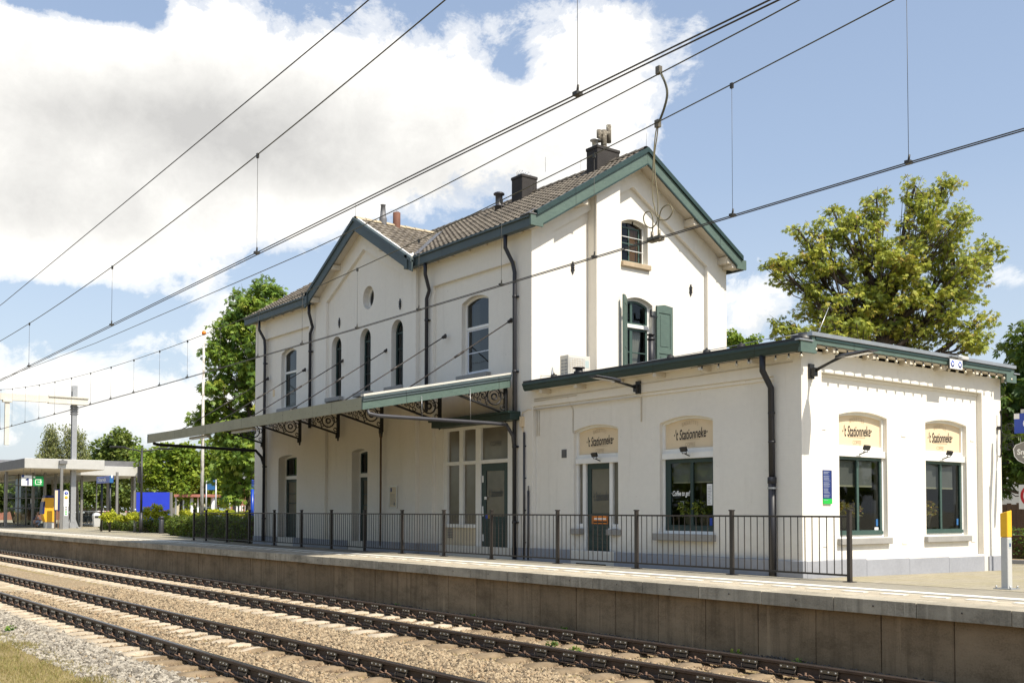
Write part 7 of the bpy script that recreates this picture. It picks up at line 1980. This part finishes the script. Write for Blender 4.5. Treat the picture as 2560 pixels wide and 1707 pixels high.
mb = MB(); mb.tube([(q.x, q.y, -.2), (q.x, q.y, at_depth(631, 1222, 47).z)], .075, 8); mb.build('shaft', MATS['sign_blue'], col_)
mb = MB()
for k in range(5): zc = at_depth(631, 1218-k*4, 47).z; mb.lathe([(.03, 0), (.09, .03), (.03, .06)], (q.x+.02*(k % 2), q.y, zc), 6)
mb.build('openwork_top', MATS['sign_blue'], col_)
# street furniture seen under the chestnut: pale posts
ps0 = None
for i, (px, hh) in enumerate(((592, 1252), (600, 1256), (606, 1254), (614, 1256), (620, 1252))):
    q = at_depth(px, 1275, 84)
    if ps0 is None: o = ps0 = MB().tube([(0, 0, 0), (0, 0, 1.7)], .07, 6).build('bus_stop_post', MATS['grey_enamel'])
    else: o = ps0.copy(); COL.objects.link(o)
    o.location = (q.x, q.y, -.2); tag(o, 'pale post in the row under the tall chestnut', 'post', 'pale posts under the chestnut')
# far street front closing the view
def far_house(label, px0, px1, d, h, mat, roofm, seed):
    a, b = at_depth(px0, 1275, d), at_depth(px1, 1275, d+2); a.z = b.z = 0; o = empty('far_house', a.lerp(b, .5), label, 'house', 'houses far behind the trees')
    mb = MB(); vplate(mb, a, b, -.3, h, 8); mb.build('wall', mat, o)
    n = Vector((-(b-a).normalized().y, (b-a).normalized().x, 0)); mb = MB(); m0, m1 = a+n*4, b+n*4
    mb.add([(a.x, a.y, h), (b.x, b.y, h), (m1.x, m1.y, h+3), (m0.x, m0.y, h+3), (a.x+n.x*8, a.y+n.y*8, h), (b.x+n.x*8, b.y+n.y*8, h)], [(0,1,2,3), (3,2,5,4), (0,3,4), (1,5,2)]); mb.build('roof', roofm, o)
    W = (b-a).length; k = max(2, int(W/2.6)); dd = (b-a).normalized()
    for i in range(k):
        for z in (.8, 3.4):
            if z+1.4 < h:
                mb = MB(); p0 = a+dd*(W*(i+.25)/k)-n*.03; p1 = a+dd*(W*(i+.7)/k)-n*.03; vplate(mb, p0, p1, z, z+1.4, .05); mb.build('window', MATS['pane_dark'], o)
far_house('pale low house behind the bus shelter', 440, 560, 120, 3.4, MATS['render_cream'], MATS['brick_red'], 1)
far_house('brick house behind the tall chestnut', 570, 660, 112, 4.2, MATS['brick_red'], MATS['lead_grey'], 2)
far_house('brick house behind the far left shelter', -40, 150, 130, 4.6, MATS['brick_red'], MATS['lead_grey'], 3)
# parked car behind the hedge
c0, c1 = at_depth(452, 1275, 78), at_depth(512, 1275, 78); cd = (c1-c0).normalized(); cd.z = 0; cn_ = Vector((-cd.y, cd.x, 0)); cb_ = c0.copy(); cb_.z = -.12
car = empty('parked_car', cb_.lerp(c1, .5), 'parked grey car, its roof showing over the shrubs', 'car'); car.location.z = -.12
C3 = lambda u, v, d: tuple(Vector((c0.x, c0.y, -.12))+cd*u+cn_*d+Vector((0, 0, v)))
mb = MB(); mb.plate([(0, .3), (4.2, .3), (4.25, .75), (4.1, .95), (3.3, 1.02), (2.7, 1.42), (1.2, 1.45), (.4, .98), (.0, .85)], [], 0, 1.7, C3); mb.build('body', MATS['car_grey'], car, bevel=.06, seg=2)
mb = MB(); mb.plate([(.75, 1.02), (1.3, 1.38), (2.6, 1.36), (3.1, 1.03)], [], -.01, 1.71, C3); mb.build('side_window', MATS['pane_dark'], car)
for u in (.8, 3.4):
    for dd in (.1, 1.6):
        mb = MB(); mb.lathe([(.001, -.1), (.31, -.1), (.31, .1), (.001, .1)], C3(u, .31, dd), 14, axis=cn_); mb.build('wheel', MATS['rubber'], car)

# ------------------------------------------------------------------ right edge: hedge, plank fence, speed sign
hedge('hedge', 'low dark hedge beyond the annex at the right edge', -16.5, -7, 28.9, 30.0, -.35, .55, 5200, .09, MATS['leaf_dark'], 61, (.3, .2))
pf_ = empty('plank_fence', (-13, 33, -.3), 'weathered plank fence behind the right-hand hedge', 'fence')
mb = MB(); x = -22.0
while x < -6: mb.box((x, 33, -.3), (x+.14, 33.03, 1.35+R.uniform(-.03, .03))); x += .155
mb.build('plank_panel', MATS['wood_brown'], pf_); mb = MB()
for z in (.1, 1.1): mb.box((-22, 33.03, z), (-6, 33.08, z+.1))
mb.build('rail', MATS['wood_brown'], pf_)
hh = empty('far_house', (-18, 48, -.3), 'white rendered house far behind the plank fence', 'house', 'houses far behind the trees')
mb = MB(); mb.box((-30, 47, -.5), (-8, 55, 4.2)); mb.build('wall', MATS['white_wall'], hh)
mb = MB(); mb.add([(-30.4, 46.6, 4.2), (-7.6, 46.6, 4.2), (-7.6, 51, 7.4), (-30.4, 51, 7.4), (-30.4, 55.4, 4.2), (-7.6, 55.4, 4.2)], [(0,1,2,3), (3,2,5,4), (0,3,4), (1,5,2)]); mb.build('roof', MATS['roof_tile'], hh)
for x in (-27, -22, -17, -12): mb = MB(); mb.box((x, 46.96, .8), (x+1.2, 46.99, 2.4)); mb.build('window', MATS['pane_dark'], hh)
q = on_y(2549, 1272, 26); ss_ = empty('speed_sign', (q.x+.35, 26, -.3), 'white speed limit sign with red ring, cut by the right edge', 'sign')
M6 = front(25.97); zz = on_y(2549, 1243, 26).z
mb = MB(); mb.lbox(q.x, q.x+.62, q.z, zz+.32, 0, .02, M6); mb.build('plate', MATS['sign_white'], ss_)
rc = (q.x+.31, q.z+.33); mb = MB()
mb.plate([(rc[0]+.27*math.cos(a), rc[1]+.27*math.sin(a)) for a in [2*PI*i/24 for i in range(24)]], [[(rc[0]+.20*math.cos(a), rc[1]+.20*math.sin(a)) for a in [2*PI*i/24 for i in range(24)]]], -.004, 0, M6); mb.build('red_ring', MATS['signal_red'], ss_)
text('30', .24, M6, rc[0], rc[1], -.003, MATS['letter_black'], ss_, sx=.85, bold=.008)
mb = MB(); mb.tube([(q.x+.31, 26.01, -.3), (q.x+.31, 26.01, zz+.4)], .03, 8); mb.build('post', MATS['galvanised'], ss_)
lm = tag(MB().add([(-24, 26.5, gz(-24, 26.5)+.02), (-5, 26.5, gz(-5, 26.5)+.02), (-5, 33, gz(-5, 33)+.02), (-24, 33, gz(-24, 33)+.02)], [(0,1,2,3)]).build('leaf_litter', basic('litter', (.26, .19, .11), .95, var=.5, scale=6, bump=.5, bscale=30)), kind='structure')
kb = MB(); kb.box((-24, 26.38, -.4), (-5, 26.5, gz(-10, 26.4)+.10)); tag(kb.build('kerb', MATS['bluestone']), kind='structure')

# ------------------------------------------------------------------ person crouching behind the glass
def person():
    b = at_depth(88, 1318, 66.6); bx, by = b.x, b.y
    o = empty('person', (bx, by, 0), 'person crouching by the ticket machine in a dark vest and pale jeans', 'person', rz=0)
    rt = Vector((-.15, .98, 0)).normalized(); fw_ = Vector((rt.y, -rt.x, 0))       # facing right in the photograph
    P = lambda f, s, z: (bx+rt.x*f+fw_.x*s, by+rt.y*f+fw_.y*s, z)
    def skin(name, chain, edges, mat, root=0, sub=2):
        me = bpy.data.meshes.new(name); me.from_pydata([c[0] for c in chain], edges, []); me.update()
        q = bpy.data.objects.new(name, me); COL.objects.link(q)
        md = q.modifiers.new('skin', 'SKIN'); md.use_smooth_shade = True
        for v, c in zip(me.skin_vertices[0].data, chain): v.radius = (c[1], c[1])
        me.skin_vertices[0].data[root].use_root = True
        s_ = q.modifiers.new('sub', 'SUBSURF'); s_.levels = s_.render_levels = sub
        me.materials.append(mat); attach(q, o); return q
    ch = [(P(-.06, 0, .34), .12), (P(-.02, 0, .48), .115), (P(.06, 0, .66), .12), (P(.10, 0, .76), .06), (P(.13, 0, .83), .045), (P(.17, 0, .93), .075), (P(.19, 0, 1.0), .07)]
    ed = [(0,1),(1,2),(2,3),(3,4),(4,5),(5,6)]
    for s in (-1, 1):
        k = len(ch); ch += [(P(-.05, s*.10, .30), .09), (P(.30, s*.14, .46), .065), (P(.08, s*.13, .12), .045), (P(.10, s*.13, .05), .04), (P(.24, s*.14, .03), .032)]
        ed += [(0,k),(k,k+1),(k+1,k+2),(k+2,k+3),(k+3,k+4)]
        k = len(ch); ch += [(P(.06, s*.17, .68), .055), (P(.18, s*.22, .47), .04), (P(.38, s*.10, .46), .030), (P(.45, s*.07, .46), .028)]
        ed += [(2,k),(k,k+1),(k+1,k+2),(k+2,k+3)]
        h0 = len(ch)-1
        for f in range(4): ch.append((P(.53, s*(.035+.02*f), .445-.004*f), .009)); ed.append((h0, len(ch)-1))
        ch.append((P(.48, s*.03, .49), .009)); ed.append((h0, len(ch)-1))
    body = skin('body', ch, ed, MATS['skin'])
    skin('vest', [(P(-.05, 0, .44), .14), (P(-.01, 0, .54), .145), (P(.05, 0, .67), .14), (P(.08, 0, .72), .10)], [(0,1),(1,2),(2,3)], MATS['navy_cloth'])
    for s in (-1, 1):
        skin('sleeve', [(P(.06, s*.15, .69), .07), (P(.14, s*.21, .55), .055)], [(0,1)], MATS['shirt'], sub=1)
        skin('trouser_leg', [(P(-.06, s*.08, .32), .115), (P(.12, s*.13, .40), .09), (P(.30, s*.14, .46), .08), (P(.20, s*.14, .28), .065), (P(.09, s*.13, .12), .055)], [(0,1),(1,2),(2,3),(3,4)], MATS['denim'], sub=1)
        skin('shoe', [(P(.06, s*.13, .05), .05), (P(.16, s*.135, .04), .045), (P(.27, s*.14, .03), .035)], [(0,1),(1,2)], MATS['rubber'], sub=1)
    skin('hair', [(P(.13, 0, .95), .07), (P(.17, 0, 1.03), .075), (P(.22, 0, 1.03), .05)], [(0,1),(1,2)], MATS['hair'], sub=1)
    f = MB()
    for s in (-1, 1): f.lathe([(.001, -.008), (.009, 0), (.001, .008)], P(.262, s*.03, .965), 6)
    f.build('eye', MATS['rubber'], o)
    f = MB(); f.tube([P(.25, 0, .97), P(.275, 0, .94), P(.255, 0, .93)], .011, 5); f.build('nose', MATS['skin'], o)
    f = MB(); f.tube([P(.252, -.02, .90), P(.262, 0, .898), P(.252, .02, .90)], .005, 4); f.build('mouth', MATS['signal_red'], o)
    for s in (-1, 1): f = MB(); f.lathe([(.001, -.025), (.02, 0), (.001, .025)], P(.17, s*.078, .945), 6); f.build('ear', MATS['skin'], o)
    f = MB(); f.box((-.04, -.04, -.006), (.04, .04, .006), lambda a, c, e: P(.52+a, c, .47+e)); f.build('phone', MATS['rubber']); q = bpy.context.scene.objects['phone']; tag(q, 'dark phone held by the crouching person', 'phone')
person()

# woodland across the tracks and street trees beyond the annex: they show as reflections in the windows
bl = []
for i in range(26):
    x_ = -150+i*6.2; yy = -30+R.uniform(-5, 5); hh_ = R.uniform(7, 13)
    for k in range(7): bl.append((Vector((x_+R.uniform(-3, 3), yy+R.uniform(-2, 2), -1+hh_*(k+.8)/7.5)), Vector((R.uniform(1.6, 2.8), R.uniform(1.5, 2.4), 1.5))))
tag(leaves_object('far_woodland', bl, 30000, .55, MATS['leaf_green'], None, (.4, .3), seed=77), kind='stuff')
bl = []
for x_, yy in ((3, 36), (9, 40), (15, 37), (22, 42), (30, 38)):
    for k in range(8): bl.append((Vector((x_+R.uniform(-2.5, 2.5), yy+R.uniform(-2, 2), 1.6+k*.9)), Vector((1.9, 1.8, 1.2))))
tag(leaves_object('street_woodland', bl, 9000, .45, MATS['leaf_green'], None, (.5, .3), seed=78), kind='stuff')

wb = [(Vector((x_, y_, -.92)), Vector((.10, .06, .05))) for x_, y_ in ((-9.9, 11.5), (-8.8, 11.48), (-13.6, 11.45), (-16.2, 11.4), (-19.0, 11.42), (-11.6, 10.0), (-12.4, 10.2), (-19.6, 4.05))]
tag(leaves_object('weeds', wb, 420, .05, MATS['leaf_green'], None, (.4, .3), seed=91), kind='stuff')
# ------------------------------------------------------------------ daylight
SUN = Vector((.44, .065, .58)).normalized()
elev = math.asin(SUN.z); az = math.atan2(SUN.x, SUN.y)
sd = bpy.data.lights.new('sun', 'SUN'); sd.energy = 5.0; sd.angle = rad(.5); sd.color = (1.0, .925, .80)
so_ = bpy.data.objects.new('sun', sd); COL.objects.link(so_); so_.rotation_euler = (-SUN).to_track_quat('-Z', 'Y').to_euler(); so_.location = (0, 0, 60)
W = bpy.data.worlds.new('World'); S.world = W; W.use_nodes = True
nt = W.node_tree; nt.nodes.clear(); x = NX(nt)
out = nt.nodes.new('ShaderNodeOutputWorld'); bg = nt.nodes.new('ShaderNodeBackground'); bg.inputs[1].default_value = .112
nt.links.new(bg.outputs[0], out.inputs[0])
sky = x.n('ShaderNodeTexSky'); sky.sky_type = 'NISHITA'; sky.sun_disc = False; sky.sun_elevation = elev; sky.sun_rotation = az
sky.air_density = 1.1; sky.dust_density = 1.6; sky.ozone_density = 1.6
V = x.coord('Generated')
sep = x.n('ShaderNodeSeparateXYZ'); x.link(V, sep.inputs[0])
def dirblob(px, py, rx, ry):
    d0 = ray(px, py).normalized(); dx = ray(px+rx, py).normalized()-d0; dy = ray(px, py-ry).normalized()-d0
    ux = dx.normalized()/dx.length; uy = dy.normalized()/dy.length
    a = x.math('SUBTRACT', x.vmath('DOT_PRODUCT', V, tuple(ux)), d0.dot(ux)); b = x.math('SUBTRACT', x.vmath('DOT_PRODUCT', V, tuple(uy)), d0.dot(uy))
    r2 = x.math('ADD', x.math('MULTIPLY', a, a), x.math('MULTIPLY', b, b))
    g = x.math('POWER', 2.718, x.math('MULTIPLY', r2, -1.0))
    fwd = x.math('GREATER_THAN', x.vmath('DOT_PRODUCT', V, tuple(d0)), .2)
    return x.math('MULTIPLY', g, fwd)
def total(lst):
    acc = None
    for px, py, rx, ry, w in lst:
        t = x.math('MULTIPLY', dirblob(px*1.08844, py*1.08844, rx*1.08844, ry*1.08844), w)
        acc = t if acc is None else x.math('ADD', acc, t)
    return acc
# cloud banks by compass direction and height (big bank to the west, small cumulus low down)
cov = total([(300, 330, 620, 280, .85), (900, 200, 520, 230, .80), (1300, 330, 300, 170, .62), (1480, 90, 300, 150, .42), (-200, 250, 500, 400, .6), (180, 580, 330, 110, .45),
             (560, 745, 170, 75, .50), (120, 860, 260, 90, .50), (330, 920, 260, 60, .42), (100, 1010, 420, 60, .30), (2320, 630, 120, 60, .55), (2330, 470, 70, 45, .38), (1730, 700, 130, 90, .62), (1600, 900, 400, 80, .3),
             (230, 10, 150, 50, -.62), (0, 60, 60, 60, .4), (420, 30, 40, 60, .2), (1185, 165, 75, 55, -.42), (520, 660, 120, 30, -.2), (60, 735, 260, 30, -.15), (200, 700, 430, 42, -.42), (640, 610, 190, 60, -.42), (1000, 560, 200, 60, -.2), (1720, 280, 170, 240, -.30), (1900, 250, 400, 250, -.4), (2250, 250, 300, 250, -.5)])
n1 = x.noise(V, 3.6, 10, .60, .35); n2 = x.noise(x.mapv(V, (1, 1, 1.3), (3.1, .7, 1.9)), 14, 8, .68, .3)
f = x.math('ADD', x.math('MULTIPLY', n1, 1.5), x.math('MULTIPLY', n2, 1.05))
dens = x.math('ADD', x.math('SUBTRACT', f, 1.53), x.math('MULTIPLY', cov, .95))
m = x.ramp(dens, [(.06, 0), (.20, .5), (.34, 1)], 'EASE')
# clouds elsewhere in the sky, away from the view
grey = total([(620, 330, 420, 120, .75), (150, 480, 300, 70, .4), (1000, 420, 300, 60, .35), (330, 250, 260, 60, .35), (1750, 740, 120, 40, .3), (620, 800, 90, 25, .35), (150, 930, 200, 30, .25)])
thick = x.ramp(dens, [(.35, 0), (1.3, .28)])
sh0 = x.math('SUBTRACT', 1.0, x.math('MULTIPLY', grey, x.math('ADD', .10, x.math('MULTIPLY', x.noise(V, 5.0, 8, .6), 1.0))))
sh = x.math('SUBTRACT', x.math('ADD', sh0, x.math('MULTIPLY', x.math('SUBTRACT', x.noise(V, 16, 6, .65), .5), .45)), thick)
cl = x.ramp(sh, [(.30, (4.5, 4.45, 4.35)), (.70, (6.5, 6.4, 6.15)), (1.0, (8.6, 8.4, 8.0))])
cl2 = x.vmath('SCALE', cl); 
for nd in nt.nodes:
    pass
hz = x.ramp(sep.outputs[2], [(.0, 1), (.10, .62), (.30, .12), (.5, 0)])
skyc = x.mix(.30, sky.outputs[0], (4.6, 5.6, 7.4))
skyh = x.mix(x.math('MULTIPLY', hz, .6), skyc, (5.6, 6.0, 6.4))
nt.links.new(x.mix(m, skyh, cl), bg.inputs[0])
S.view_settings.view_transform = 'Standard'; S.view_settings.look = 'None'; S.view_settings.exposure = .40; S.view_settings.gamma = 1
S.cycles.max_bounces = 6; S.cycles.transparent_max_bounces = 12; S.cycles.diffuse_bounces = 3; S.cycles.glossy_bounces = 3
S.cycles.caustics_reflective = False; S.cycles.caustics_refractive = False
S.cycles.use_denoising = True
